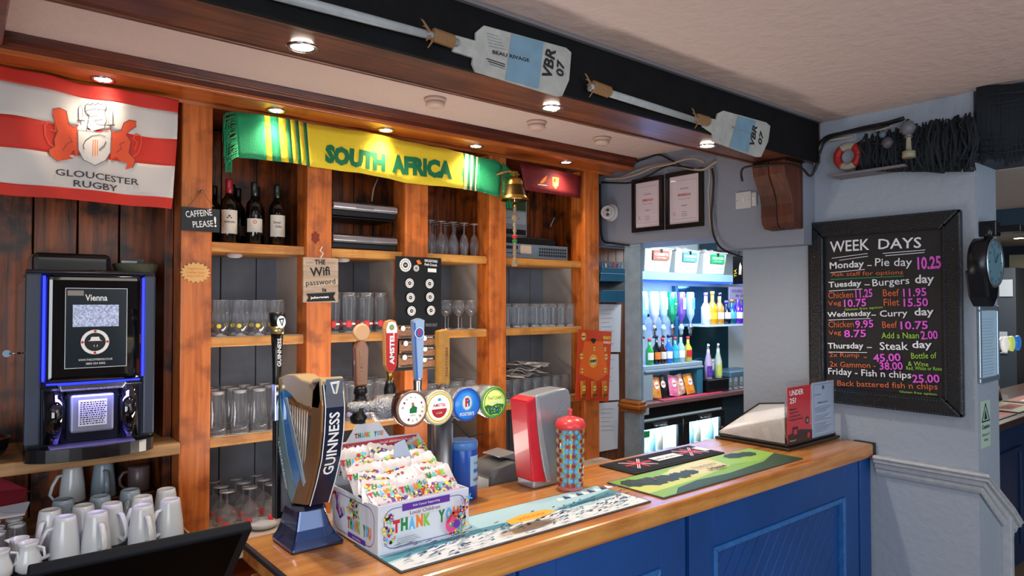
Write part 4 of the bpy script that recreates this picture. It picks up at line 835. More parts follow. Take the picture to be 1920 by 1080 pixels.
# head block
wb(MB().prism(hx([(600, 708), (604, 745), (598, 770), (580, 766), (583, 712)]), (TH+.006, 0, 0)), 'head_block', BRZL, t, .006)
p = W(604, 740, X=HX); f = Face((HX, p.y-.004, 0), (1, 0, 0), (0, 0, 1), off=.0006); of3 = f.P; f.P = lambda x, y, o: of3(x, y, o)-L0
f.rect(.008, p.z-.028, .058, p.z+.040, NAVY); f.poly([(.020, p.z+.032), (.048, p.z+.034), (.036, p.z-.018)], WHITE); f.poly([(.026, p.z+.026), (.040, p.z+.027), (.035, p.z+.0)], NAVY); f.line([(.044, p.z+.03), (.033, p.z-.012)], .002, BRASS); f.build('harp_emblem', t)
# neck, swept curve
neck = [(515, 742), (516, 722), (522, 708), (536, 702), (552, 703), (566, 712), (580, 716), (598, 712), (598, 740), (588, 762), (574, 762), (556, 754), (544, 740), (533, 731), (524, 736), (520, 748)]
hp(neck, TH, BRZL, 'neck', bev=.008)
hp([(540, 745), (552, 760), (570, 769), (588, 763), (586, 775), (570, 782), (552, 774), (538, 758)], TH-.012, BRZ, 'neck_shadow_lip', X=HX+.006)
# soundboard: outer green band, blue inner, silver line
hp([(516, 742), (524, 738), (530, 790), (538, 850), (548, 900), (558, 925), (546, 946), (530, 900), (521, 840), (517, 790)], TH, HG, 'soundboard', bev=.004)
hp([(524, 736), (529, 732), (538, 770), (549, 830), (562, 890), (568, 915), (560, 926), (549, 900), (538, 850), (529, 785)], TH-.01, HB, 'soundboard_inner', X=HX+.002)
hp([(533, 745), (537, 745), (558, 840), (571, 905), (568, 912), (552, 840)], .004, mk('harp_shine', 'b8d0e8', .2, .6), 'soundboard_trim', X=HX-.003, bev=.001)
hp([(534, 748), (545, 760), (560, 770), (584, 768), (583, 800), (577, 840), (568, 880), (570, 900), (562, 885), (550, 825), (539, 770)], .006, mk('string_backing', '6e6660', .5), 'string_backing', X=HX+.03, bev=.001)
for k in range(9):
    a = W(540+k*4.6, 756+k*1.8, X=HX+.004); b = W(543+k*3.4, 790+k*13, X=HX+.004)
    wb(MB().tube([a, b], .0026, 6), 'string', STR, t)
# left lettering on edge of soundboard
f = PF(dict(X=HX-.0005), L0)
a = f.L(519, 812); b = f.L(537, 918); f.text('GUINNESS', a[0], a[1], math.dist(a, b), .012, WHITE, .03, rot=math.atan2(b[1]-a[1], b[0]-a[0])); 
f.build('side_lettering', t)
# base and black spine
sp = wb(MB().prism(hx([(512, 745), (517, 745), (522, 850), (534, 905), (548, 948), (570, 950), (574, 960), (525, 960), (524, 900), (516, 850)]), (TH, 0, 0)), 'spine', NAVY, t, .004)
BASEP = mk('tap_base', '0c2f62', .15, .5, coat=1)
zt = W(560, 945, X=.79).z-CT; m = MB(); q0 = [(-.07, -.075), (.085, -.075), (.085, .085), (-.07, .085)]; q1 = [(-.038, -.045), (.035, -.045), (.035, .065), (-.038, .065)]; lv = []
for s_, z in ((0, .0), (.02, .012), (.35, .03), (.62, .055), (.85, .09), (1, zt+.004)):
    lv.append([((1-s_)*a[0]+s_*b[0], (1-s_)*a[1]+s_*b[1], z) for a, b in zip(q0, q1)])
vs = [p for l_ in lv for p in l_]; n = len(lv)
m.add(vs, [(4*i+k, 4*i+(k+1) % 4, 4*(i+1)+(k+1) % 4, 4*(i+1)+k) for i in range(n-1) for k in range(4)]+[(3, 2, 1, 0), tuple(4*(n-1)+k for k in range(4))]); m.build('flared_base', BASEP, t, .006)
# tap handle behind the harp
hy = 2.06
def hlx(u, v): return W(u, v, Y=hy)
h = W(519, 700, Y=hy); ht = W(521, 585, Y=hy)
wb(MB().lathe([(.012, h.z-.10), (.013, h.z), (.015, h.z+.06), (.018, h.z+.12)], 16, (h.x, hy, 0)), 'handle_stem', BLK, t)
wb(MB().lathe([(.020, h.z+.12), (.021, h.z+.13), (.020, h.z+.142)], 16, (h.x, hy, 0)), 'handle_band', mk('band_gold', 'b0a070', .3, .8), t)
wb(MB().lathe([(.019, h.z+.142), (.023, h.z+.165), (.024, ht.z-.003), (.018, ht.z)], 16, (h.x, hy, 0)), 'handle_head', BLK, t)
f = Face((0, hy-.0246, 0), (1, 0, 0), (0, 0, 1)); of4 = f.P; f.P = lambda x, y, o: of4(x, y, o)-L0; cx, cz = h.x+.003, ht.z-.03
f.circ(cx, cz, .0135, mk('badge_silver', 'c8c8c4', .3, .6), 18, .019); f.poly([(cx-.008, cz+.010), (cx+.009, cz+.012), (cx+.003, cz-.014)], BLACK); f.poly([(cx-.003, cz+.006), (cx+.005, cz+.007), (cx+.002, cz-.006)], WHITE); f.build('handle_badge', t)
f = Face((0, hy-.0185, 0), (1, 0, 0), (0, 0, 1)); of5 = f.P; f.P = lambda x, y, o: of5(x, y, o)-L0
f.text('GUINNESS', h.x+.006, h.z+.022, .085, .012, WHITE, .02, rot=math.pi/2); f.build('handle_lettering', t)
wb(MB().box((h.x-.008, hy-.02, CT+.10-.05), (h.x+.02, hy+.015, h.z-.09)), 'tap_body', BLK, t, .004)
wb(MB().box((h.x-.016, hy-.03, h.z-.14), (h.x-.003, hy+.0, h.z-.03)), 'chrome_lever', STEEL, t, .003)
# ================================================================ thank you box
L0 = Vector((.905, 1.69, CT+.0052)); w_, d_, h_ = .305, .29, .135
t = thing('charity_sweet_box', 'open white cardboard box with colourful thank you lettering full of packets', 'box', L0)
CARD = mk('box_card', 'd3d9e4', .5); INC = mk('box_inside', 'b9a6cc', .6)
MB().box((0, 0, 0), (w_, .004, h_)).build('front_panel', CARD, t, .001); MB().box((0, .004, 0), (.004, d_, h_)).build('side_panel', CARD, t, .001); MB().box((w_-.004, .004, 0), (w_, d_, h_)).build('side_panel', CARD, t, .001)
MB().box((.004, d_-.004, 0), (w_-.004, d_, h_)).build('back_panel', CARD, t, .001); MB().box((.004, .004, .0), (w_-.004, d_-.004, .003)).build('bottom', CARD, t)
MB().prism([(.01, .0045, h_-.001), (w_-.01, .0045, h_-.001), (w_-.02, .035, h_-.006), (.02, .035, h_-.006)], (0, 0, .0015)).build('inner_flap', INC, t)
MC_ = [RED, GREEN, SKY, ORANGE, LIME, PURPLE, PINK, YELLOW]
def thanks(f, x, y, lw, lh, s='THANK YOU'):
    n = len(s)
    for k, ch in enumerate(s):
        if ch != ' ': f.text(ch, x+k*lw/n, y+(k % 2)*lh*.05, lw/n*.9, lh, MC_[k % 5], .07)
def sweets(f, cx, cy, rx, ry, n, r=.004, seed=1):
    rnd = random.Random(seed)
    for k in range(n):
        x, y = cx+rnd.uniform(-rx, rx), cy+rnd.uniform(-ry, ry); q = r*rnd.uniform(.6, 1.3); c = rnd.choice([BLACK, YELLOW, RED, LIME, PURPLE, YELLOW, SKY]); f.circ(x, y, q, c, 8)
        if k % 3 == 0: f.circ(x, y, q*.45, WHITE, 6)
def loopline(f, x0, y0, x1, y1, r, wd, mat):
    p = []
    for cx, cy, a0 in ((x1-r, y1-r, 0), (x0+r, y1-r, 90), (x0+r, y0+r, 180), (x1-r, y0+r, 270)):
        for k in range(6): a = math.radians(a0+k*18); p.append((cx+r*math.cos(a), cy+r*math.sin(a)))
    f.line(p+[p[0]], wd, mat)
f = Face((0, 0, 0), (1, 0, 0), (0, 0, 1)); loopline(f, .018, .012, w_-.015, h_-.014, .03, .0018, PURPLE); f.rect(.075, h_-.027, .235, h_-.007, PURPLE); f.text('Kids Cancer Supporting', .11, h_-.021, .09, .008, WHITE)
f.text('Local Children', .10, h_-.041, .10, .011, mk('maroon_ink', '8c2a3a', .6)); f.rect(.04, .05, .27, .088, CARD); thanks(f, .045, .052, .225, .036); sweets(f, .03, .065, .016, .04, 46, .0042, 2); sweets(f, w_-.05, .04, .03, .025, 60, .004, 3); f.ring(w_-.075, .045, .010, .022, PINK); f.line([(w_-.09, .055), (w_-.07, .078), (w_-.04, .075), (w_-.02, .085)], .008, RED); sweets(f, w_-.03, .085, .018, .03, 24, .0035, 4); f.circ(w_-.06, .045, .012, PURPLE, 14)
for k in range(6): f.rect(.045, .018+k*.005, .045+.075-(k % 3)*.008, .0195+k*.005, GREY)
f.line([(w_-.02, .10), (w_-.012, .125)], .004, SKY); f.line([(w_-.026, .118), (w_-.006, .11)], .004, SKY); f.build('front_print', t)
f = Face((0, d_, 0), (0, -1, 0), (0, 0, 1)); loopline(f, .012, .012, d_-.02, h_-.014, .035, .0018, PURPLE); thanks(f, .105, .032, .15, .034); f.rect(.11, .008, .22, .022, PURPLE); f.text('local children', .14, .012, .05, .006, WHITE); sweets(f, .15, .098, .032, .025, 60, .0045, 6); f.line([(.03, .12), (.045, .125), (.06, .09), (.075, .06)], .010, RED); f.line([(.06, .12), (.055, .08), (.08, .058), (.095, .07), (.085, .085)], .008, PURPLE); f.build('side_print', t)
# header card standing at the back
m = MB(); hdr = [(.0, .13), (.30, .13), (.30, .258), (.19, .262), (.155, .31), (.075, .312), (.042, .262), (.0, .258)]; m.prism([(x, d_-.008, z) for x, z in hdr], (0, .003, 0)); m.build('header_card', CARD, t, .0006)
f = Face((0, d_-.0082, 0), (1, 0, 0), (0, 0, 1)); f.rect(.0, .232, .30, .256, mk('header_red', 'c43a4c', .5)); f.text('please help support your local children\'s hospice', .004, .239, .29, .011, WHITE, .01); thanks(f, .068, .268, .10, .016); f.circ(.062, .205, .020, RED, 18); f.circ(.085, .212, .018, mk('coral', 'e8704a', .6), 16); f.line([(.07, .18), (.06, .16), (.085, .15), (.09, .185), (.115, .188)], .007, PURPLE); f.line([(.11, .185), (.11, .15)], .006, RED); sweets(f, .05, .17, .035, .02, 20, .003, 9); f.build('header_print', t)
MB().prism([(.145, .18, .16), (.235, .18, .16), (.20, .20, .262), (.165, .20, .252)], (0, .003, 0)).build('folded_flap', mk('flap_grey', 'a9b6cc', .5), t)
# the packets
PK = mk('packet_foil', 'cbc6ca', .3, coat=.3, bump=.5, bscale=25)
rows = [(.150, .235, 3, 0), (.135, .195, 3, 0), (.118, .155, 3, 0), (.106, .115, 3, 0), (.094, .078, 3, 0), (.082, .045, 3, 0)]
kk = 0
ordn = ['back', 'fifth', 'fourth', 'third', 'second', 'front']
for ri, (zb, yb, n_, _) in enumerate(rows):
    for c_ in range(n_):
        rnd = random.Random(kk*7+1); cx = .058+c_*.094+rnd.uniform(-.01, .01); lb = 'white sweet packet with coloured print, %s in the %s row of the box' % (('left', 'middle', 'right')[c_], ordn[ri] if ri in (0, 5) else ordn[ri]+' from front')
        bz = .055+zb
        q = thing('sweet_packet', lb, 'sweet packet', L0+Vector((cx, yb, bz+.004*rnd.random())), rnd.uniform(-.22, .22), 'sweet packets in the charity box')
        hw, hh = .056, .046; NX, NZ = 12, 8; tilt = rnd.uniform(.35, .9)+.04*ri; roll = rnd.uniform(-.32, .32); ph = rnd.uniform(0, 6)
        def pt(x, z, s_, off=0, ph=ph, tilt=tilt, roll=roll):
            b_ = .013*max(0, (1-abs(x)**3)*(1-abs(z)**3))**.5*(1+.25*math.sin(5*x+ph)*math.cos(4*z+ph)) ; y = s_*(b_+off)
            ed = .004*math.sin(16*x+ph)*abs(z)**6
            X, Z = x*hw, z*hh+ed; X, Z = X*math.cos(roll)-Z*math.sin(roll), X*math.sin(roll)+Z*math.cos(roll)
            return (X, y*math.cos(tilt)+Z*math.sin(tilt)*.9, Z*math.cos(tilt)-y*math.sin(tilt)*.0)
        vs = []
        for s_ in (-1, 1):
            for j in range(NZ+1):
                for i in range(NX+1): vs.append(pt(i/NX*2-1, j/NZ*2-1, s_))
        nn = (NX+1)*(NZ+1); fs = [(j*(NX+1)+i, j*(NX+1)+i+1, (j+1)*(NX+1)+i+1, (j+1)*(NX+1)+i) for j in range(NZ) for i in range(NX)]; fs += [tuple(nn+a for a in reversed(x)) for x in fs]
        MB().add(vs, fs, None, True).build('foil_bag', PK, q)
        f = Face((0, 0, 0), (1, 0, 0), (0, 0, 1)); f.P = lambda x, y, o, pt=pt: Vector(pt(x/hw, y/hh, -1, .0012+o*.5))
        sweets(f, rnd.uniform(-.035, .035), rnd.uniform(-.012, .01), .022, .024, 42, .005, kk+20); x = rnd.uniform(-.045, -.02)
        thanks(f, x-.015, rnd.uniform(-.005, .02), .08, .019, 'THANK'); a = rnd.uniform(-.01, .02); z_ = rnd.uniform(-.03, -.01)
        f.line([(a, z_+.03), (a+.004, z_+.012), (a-.004, z_), (a-.014, z_), (a-.014, z_+.008)], .008, PURPLE); f.line([(a+.008, z_+.032), (a+.026, z_+.034)], .004, RED); f.line([(a+.018, z_+.032), (a+.014, z_)], .004, RED)
        sweets(f, rnd.uniform(-.03, .03), rnd.uniform(-.03, .03), .03, .012, 26, .004, kk+50); f.build('packet_print', q); kk += 1
# ================================================================ beer font with four round badges
FY0 = 1.92; t = thing('beer_font', 'chrome beer font with four round lit badges on a horizontal bar', 'beer tap', (1.30, 2.01, CT+.0008))
L0 = t.location
COND = mk('condensed_chrome', 'a8acb4', .22, 1, bump=.8, bscale=160)
zc = W(800, 763, Y=FY0+.05).z
bz_ = [(772, 766, 31), (822, 764, 30), (874, 758, 29), (925, 754, 28)]
P = [W(u, v, Y=FY0) for u, v, r in bz_]
xa = P[0].x-.10
wb(MB().tube([(P[0].x-.19, FY0+.075, P[0].z+.012), (P[0].x-.16, FY0+.075, P[0].z+.010), (P[0].x-.10, FY0+.075, P[0].z+.006), (P[0].x-.09, FY0+.075, P[0].z), (P[3].x+.03, FY0+.075, P[0].z), (P[3].x+.045, FY0+.075, P[0].z)], [.016, .020, .020, .042, .044, .03], 24), 'cross_bar', COND, t)
wb(MB().lathe([(.024, 0), (.028, .02), (.018, .03), (.022, .05)], 16, (P[0].x-.15, FY0+.075, P[0].z-.04)), 'left_nozzle', BLK, t)
wb(MB().lathe([(.046, 0), (.047, .006), (.042, .012), (.038, .03), (.038, P[1].z-CT-.03)], 28, (P[1].x+.085, FY0+.105, CT+.001)), 'column', BRUSH, t)
cols = [(mk('lens_white', 'f2f0ea', .3, emit=.55), mk('moretti_rim', '8a6a5c', .4, .5)), (mk('lens_white', ''), mk('amstel_rim', 'd8c89a', .35)), (mk('lens_blue', '2a78d0', .3, emit=.5), mk('lens_rim_blue', '1a50b0', .35)), (mk('lens_green', 'd6e67a', .3, emit=.45), mk('lens_rim_green', '5a9a4a', .35))]
for k, p in enumerate(P):
    r = bz_[k][2]*p.y/1.0*0+.0535-.0006*k
    b = wb(MB().lathe([(.045, 0), (.052, .015), (r+.006, .05), (r+.006, .065), (r+.001, .070)], 32, (p.x, FY0+.07, p.z), axis='Y'), 'badge_housing', COND if k else mk('moretti_house', '5c3c34', .25, .8), t)
    c = MB().lathe([(r+.0045, 0), (r+.005, .004), (r-.001, .006), (r-.003, .004)], 32, (p.x-L0.x, FY0-L0.y, p.z-L0.z), axis='Y', cap=False).build('badge_rim', cols[k][1], b)
    c.location = -b.location
    d = MB().lathe([(0, .0052), (r-.002, .0042), (r-.002, .0)], 32, (p.x-L0.x, FY0-L0.y, p.z-L0.z), axis='Y', cap=False).build('badge_lens', cols[k][0], b)
    f = Face((p.x-L0.x, FY0-.0055-L0.y, p.z-L0.z), (1, 0, 0), (0, 0, 1), off=.0004)
    if k == 0:
        for i, ch in enumerate('BIRRA MORETTI'):
            a = math.radians(150-i*25*.95)+.35
            if ch != ' ': f.text(ch, .037*math.cos(a), .037*math.sin(a), .007, .008, mk('maroon_ink', ''), .02, rot=a-math.pi/2, center=True)
        f.poly([(-.012, -.014), (.014, -.014), (.016, .004), (.006, .008), (.004, .020), (-.005, .020), (-.004, .006), (-.012, .0)], GREEN); f.circ(.0, .014, .005, mk('coral', ''), 10); f.text('1859', -.01, -.024, .02, .006, GREEN)
    elif k == 1:
        f.ring(0, 0, .043, .048, YELLOW); f.poly([(.030*math.cos(a), .030*math.sin(a)-.004) for a in [math.radians(180+i*18) for i in range(11)]], RED); f.text('AMSTEL', -.026, .003, .052, .011, RED, .03); f.text('LAGER', -.012, -.020, .024, .006, WHITE); f.poly([(-.008, .022), (.008, .022), (.005, .032), (-.005, .032)], SKY)
    elif k == 2:
        f.circ(0, .006, .024, SKY, 24, .028); f.circ(0, .006, .019, WHITE, 20, .024); f.text('F', -.008, -.008, .016, .03, RED, .06); f.text('FOSTER\'S', -.030, -.038, .06, .012, WHITE, .03); f.poly([(.004, .018), (.012, .014), (.010, -.008), (.004, -.006)], BLUE)
    else:
        f.poly([(-.044, -.012), (-.03, -.006), (-.01, -.012), (.012, -.005), (.044, -.010), (.038, -.026), (.02, -.042), (-.02, -.042), (-.038, -.026)], GREEN); sweets(f, 0, -.024, .03, .010, 26, .0028, 71) ; f.text('THATCHERS', -.034, .010, .068, .012, mk('dkgreen_ink', '2a6a20', .6), .01); f.text('HAZE', -.02, -.004, .04, .010, WHITE, .03); f.ring(0, 0, .045, .048, GREEN)
    f.build('badge_print', b)
tap_defs = [(676, 607, 742, 'round'), (731, 599, 735, 'amstel'), (783, 594, 728, 'silver'), (829, 617, 728, 'wooden')]
HY = FY0+.11
for k, (u, vt, vb, kind) in enumerate(tap_defs):
    a = W(u, vb, Y=HY); b = W(u, vt, Y=HY); H_ = b.z-a.z
    lb = {'round': 'copper coloured tap handle with round top disc', 'amstel': 'red and yellow tap handle with white vertical lettering', 'silver': 'tall silver blue tap handle with round crest', 'wooden': 'wooden yellow block tap handle, rightmost of the four'}[kind]
    g = MB(); X = a.x
    if kind == 'round':
        wb(MB().lathe([(.022, 0), (.026, .01), (.026, .035), (.019, .038), (.019, .055), (.023, .058), (.02, .075), (.016, .08)], 20, (X, HY, a.z-.05)), 'tap_collar', BLK, t)
        h_ = wb(MB().prism([(X-.020, HY-.012, a.z+.03), (X+.020, HY-.012, a.z+.03), (X+.024, HY-.012, b.z-.075), (X+.012, HY-.012, b.z-.055), (X-.014, HY-.012, b.z-.055), (X-.024, HY-.012, b.z-.075)], (0, .024, 0)), 'tap_handle', mk('copper_wood', '8a5a3c', .35, .3, coat=.3), t, .006)
        wb(MB().lathe([(.027, 0), (.028, .004), (.028, .014), (.024, .016)], 24, (X, HY+.004, b.z-.028), axis='Y'), 'top_disc', mk('disc_wood', 'd8a878', .4), t)
        f = PF(dict(Y=HY-.0124), L0); f.text('BIRRA MORETTI', X+.0-L0.x*0, a.z+.045, .10, .010, mk('lt_copper', 'b88a60', .5), .01, rot=math.pi/2); f.build('handle_lettering', t)
    if kind == 'amstel':
        wb(MB().lathe([(.024, 0), (.024, .03), (.019, .032), (.021, .055), (.016, .07), (.012, .085)], 20, (X, HY, a.z-.045)), 'tap_collar', BLK, t)
        wb(MB().lathe([(.012, 0), (.010, .02), (.014, .035)], 16, (X, HY, a.z+.035)), 'tap_neck', BRASS, t)
        sh = [(X-.010, a.z+.065), (X+.010, a.z+.065), (X+.022, a.z+.09), (X+.026, b.z-.03), (X+.018, b.z-.006), (X, b.z), (X-.018, b.z-.006), (X-.026, b.z-.03), (X-.022, a.z+.09)]
        wb(MB().prism([(x, HY-.010, z) for x, z in sh], (0, .020, 0)), 'tap_handle', mk('amstel_gold', 'c08a4a', .4), t, .003)
        f = PF(dict(Y=HY-.0102), L0); f.poly([(x*.86+X*.14, z*.96+(a.z+b.z)/2*.04) for x, z in sh], RED); f.poly([(X-.020, b.z-.045), (X+.020, b.z-.045), (X+.021, b.z-.03), (X+.014, b.z-.01), (X, b.z-.006), (X-.014, b.z-.01), (X-.021, b.z-.03)], WHITE); f.circ(X, b.z-.026, .009, GREY, 12); f.circ(X, b.z-.026, .006, LIME, 10); f.text('AMSTEL', X+.010, a.z+.092, .105, .018, WHITE, .05, rot=math.pi/2); f.build('handle_lettering', t)
    if kind == 'silver':
        SB = mk('silver_blue', '8fa4c0', .3, .4)
        wb(MB().lathe([(.016, 0), (.018, .02), (.014, .03), (.016, .055), (.012, .065)], 16, (X, HY, a.z-.03)), 'tap_collar', STEEL, t)
        wb(MB().prism([(X-.012, HY-.010, a.z+.03), (X+.014, HY-.010, a.z+.03), (X+.022, HY-.010, b.z-.012), (X+.0, HY-.010, b.z-.004), (X-.024, HY-.010, b.z-.012)], (0, .022, 0)), 'tap_handle', SB, t, .004)
        f = PF(dict(Y=HY-.0102), L0); f.poly([(X-.012, a.z+.03), (X-.005, a.z+.03), (X-.016, b.z-.02), (X-.023, b.z-.02)], BLUE); f.circ(X, b.z-.055, .019, WHITE); f.circ(X, b.z-.055, .016, BLUE, 18, .017); f.text('F', X-.006, b.z-.066, .012, .022, RED, .08); f.build('handle_crest', t)
    if kind == 'wooden':
        wb(MB().lathe([(.017, 0), (.018, .03), (.014, .035), (.014, .05)], 16, (X, HY, a.z-.03)), 'tap_collar', STEEL, t)
        wb(MB().prism([(X-.022, HY-.016, a.z+.015), (X+.022, HY-.016, a.z+.015), (X+.022, HY-.016, b.z-.02), (X+.012, HY-.016, b.z), (X-.022, HY-.016, b.z-.006)], (0, .032, 0)), 'tap_handle', mk('honey_wood', 'c08838', .45, var=.25, vscale=40), t, .004)
        f = PF(dict(Y=HY-.0162), L0); f.text('THATCHERS', X+.013, a.z+.04, .105, .010, BROWN, .01, rot=math.pi/2); f.build('handle_lettering', t)
for i, (pts, lb) in enumerate([([(848, 790), (880, 820), (905, 812)], 'thin black cable hanging below the round tap badges'), ]):
    o = MB().tube([W(u, v, Y=1.97) for u, v in pts], .0025, 6).build('hanging_cable', CABLEB); tag(o, lb, 'cable')
# ================================================================ blue tub, dispensers, cup
def xyz(u, v, dy=0): p = W(u, v, Z=CT-CAMZ); return (p.x, p.y+dy, CT+.0008)
t = thing('blue_tub', 'blue cylindrical wipes tub with white label behind the sweet box', 'tub', (1.42, 2.02, CT+.0008))
MB().lathe([(.044, 0), (.052, .004), (.052, .175), (.050, .18)], 32).build('tub_body', mk('tub_blue', '1450b4', .3), t); MB().lathe([(.053, .176), (.054, .20), (.050, .206), (.03, .207), (0, .209)], 32).build('lid', mk('lid_blue', '4a80c8', .35), t)
b = MB(); k = 10; vs = []
for i in range(k+1):
    a = -math.pi/2-.1+i*.12; vs += [(.0528*math.cos(a), .0528*math.sin(a), .05), (.0528*math.cos(a), .0528*math.sin(a), .155)]
b.add(vs, [(2*i, 2*i+2, 2*i+3, 2*i+1) for i in range(k)], None, True).build('label', mk('pale_label', '9ec4e4', .5), t)
f = Face((0, 0, 0), (1, 0, 0), (0, 0, 1)); f.P = lambda x, y, o: Vector(((.0532+o)*math.sin(x/.053), -(.0532+o)*math.cos(x/.053), y)); f.text('BAR', .01, .095, .035, .014, BLUE, .03); f.text('WIPES', .006, .065, .045, .012, GREY, .03); f.text('Cleaner', .01, .125, .035, .01, NV); f.build('label_print', t)
DGR = mk('dispenser_grey', '55585c', .35); MGR = mk('dispenser_mid', '74767a', .35)
t = thing('hand_towel_dispenser', 'dark grey rounded napkin dispenser box behind the counter edge', 'dispenser', (1.68, 2.20, .93))
m = MB(); m.prism([(-.055, -.10, -.06), (.075, -.10, -.06), (.10, -.10, .09), (.085, -.10, .165), (.05, -.10, .19), (-.045, -.10, .175), (-.07, -.10, .15), (-.075, -.10, .05)], (0, .18, 0)); m.build('dispenser_body', DGR, t, .015, 3)
MB().prism([(.0755, -.06, .02), (.115, -.06, .02), (.125, -.06, .20), (.08, -.06, .215), (.0, -.06, .205), (.05, -.06, .1925), (.09, -.06, .168)], (0, .12, 0)).build('rear_cover', MGR, t, .006)
tag(MB().box((1.55, 2.09, .80), (1.82, 2.4, .868)).build('dispenser_ledge', W_SHELF, None, .004), 'wooden ledge below and behind counter carrying the grey dispenser', 'ledge')
tag(MB().box((1.56, 2.10, .0), (1.81, 2.39, .7995)).build('ledge_cabinet', W_DARK, None, .004), 'dark cabinet under the wooden ledge behind the counter', 'cabinet')
t = thing('curved_dispenser', 'tall curved silver and red cup dispenser at back of counter', 'dispenser', (1.765, 1.985, CT+.0008))
SIV = mk('silver_plastic', '9ea3ae', .28, .4); RDP = mk('red_plastic', 'c81c30', .3, coat=.3)
kz = .90
m = MB(); m.prism([(x, -.05, z*kz) for x, z in [(-.083, 0), (.045, 0), (.068, .05), (.088, .12), (.106, .22), (.114, .30), (.113, .36), (.105, .392), (.09, .405), (.02, .402), (-.083, .385)]], (0, .10, 0)); m.build('curved_front', SIV, t, .014, 3)
m = MB(); m.prism([(x, -.058, z*kz) for x, z in [(-.093, .035), (-.024, .022), (-.038, .07), (-.052, .14), (-.062, .2), (-.072, .28), (-.080, .386), (-.122, .372), (-.116, .28), (-.107, .18), (-.098, .09)]], (0, .10, 0)); m.build('red_side_cover', RDP, t, .006, 3)
m = MB(); m.prism([(x, -.0585, z*kz) for x, z in [(-.022, .02), (.0, .02), (-.012, .10), (-.030, .18), (-.045, .26), (-.056, .34), (-.060, .394), (-.079, .386), (-.071, .28), (-.061, .2), (-.051, .14), (-.037, .07)]], (0, .008, 0)); m.build('silver_ridge', mk('ridge_silver', 'c2c6ce', .2, .5), t, .004)
f = Face((.05, -.0503, .29), (1, 0, 0), (0, 0, 1)); 
for k, (x, y) in enumerate(((0, 0), (.01, .012), (-.01, .010), (.004, .024), (-.012, -.01), (.012, -.012), (.016, .028))): f.circ(x, y, .0035, mk('dot_grey', '7e8490', .4), 8)
f.build('dotted_emblem', t)
t = thing('spotted_cup', 'clear straw jar with coloured dots and red lid on the counter', 'jar', (1.79, 1.850, CT+.0008))
PR = .053; HT = .236
MB().lathe([(.044, .004), (.046, .0), (.048, .01), (PR, HT)], 32, cap=False).build('jar_body', glassm('jar_clear', body=.12, col=(.95, .95, .9)), t)
MB().lathe([(0, .001), (.044, .001), (.0465, .016), (0, .018)], 32).build('red_base', RDP, t)
LIDR = mk('lid_red', 'd03c40', .3); MB().lathe([(PR+.003, HT-.006), (PR+.005, HT+.002), (PR+.003, HT+.012), (PR-.004, HT+.026), (.02, HT+.036), (.008, HT+.038), (.007, HT+.052), (.010, HT+.062), (0, HT+.066)], 32).build('lid', LIDR, t)
m = {c: MB() for c in ('a', 'b', 'c')}
cl = {'a': mk('dot_red', '8c1c20', .4), 'b': mk('dot_blue', '4aa4d4', .4), 'c': mk('dot_yellow', 'd8c83c', .4)}
k = 0
for r_ in range(12):
    for i in range(15):
        a = 2*math.pi*(i+.5*(r_ % 2))/15; z = .026+r_*.0178; R = .0485+(PR-.0485)*z/HT+.0008; key = 'abacbb'[(i*2+r_*3+(r_*i) % 2) % 6]
        n_ = Vector((math.cos(a), math.sin(a), 0)); tv = Vector((-n_.y, n_.x, 0)); c_ = n_*R+Vector((0, 0, z)); ring = [c_+tv*(.0074*math.cos(q*math.pi/5))+Vector((0, 0, .0074*math.sin(q*math.pi/5)))-n_*.0006*abs(math.cos(q*math.pi/5)) for q in range(10)]
        m[key].add(ring, [tuple(range(10))])
for c_ in m: m[c_].build({'a': 'red_dots', 'b': 'blue_dots', 'c': 'yellow_dots'}[c_], cl[c_], t, kind='stuff')
for k in range(14):
    a = k*.47; o = MB().tube([(.026*math.cos(a), .026*math.sin(a), .02), (.036*math.cos(a+.4), .036*math.sin(a+.4), .215)], .0045, 8).build('straw', [LIME, YELLOW, SKY, YELLOW, BLUE][k % 5], t)
# ================================================================ card holder at the counter end
a = W(1480, 850, Z=CT-CAMZ); t = thing('leaflet_holder', 'black wooden tray with sloping clear leaflet box at the far counter end', 'leaflet holder', (3.03, 1.67, CT+.0008)); L0 = t.location
x1 = 3.548-3.03; y1 = .40
m = MB(); m.prism([(0, -.0, 0), (x1, -.0, 0), (x1, y1, 0), (0, y1, 0)], (0, 0, .014)); m.build('lower_base', mk('holder_dark', '2a2018', .35), t, .005)
m = MB(); m.prism([(.015, .015, .0142), (x1-.015, .015, .0142), (x1-.015, y1-.015, .0142), (.015, y1-.015, .0142)], (0, 0, .014)); m.build('upper_base', mk('holder_black', '15130f', .3), t, .005)
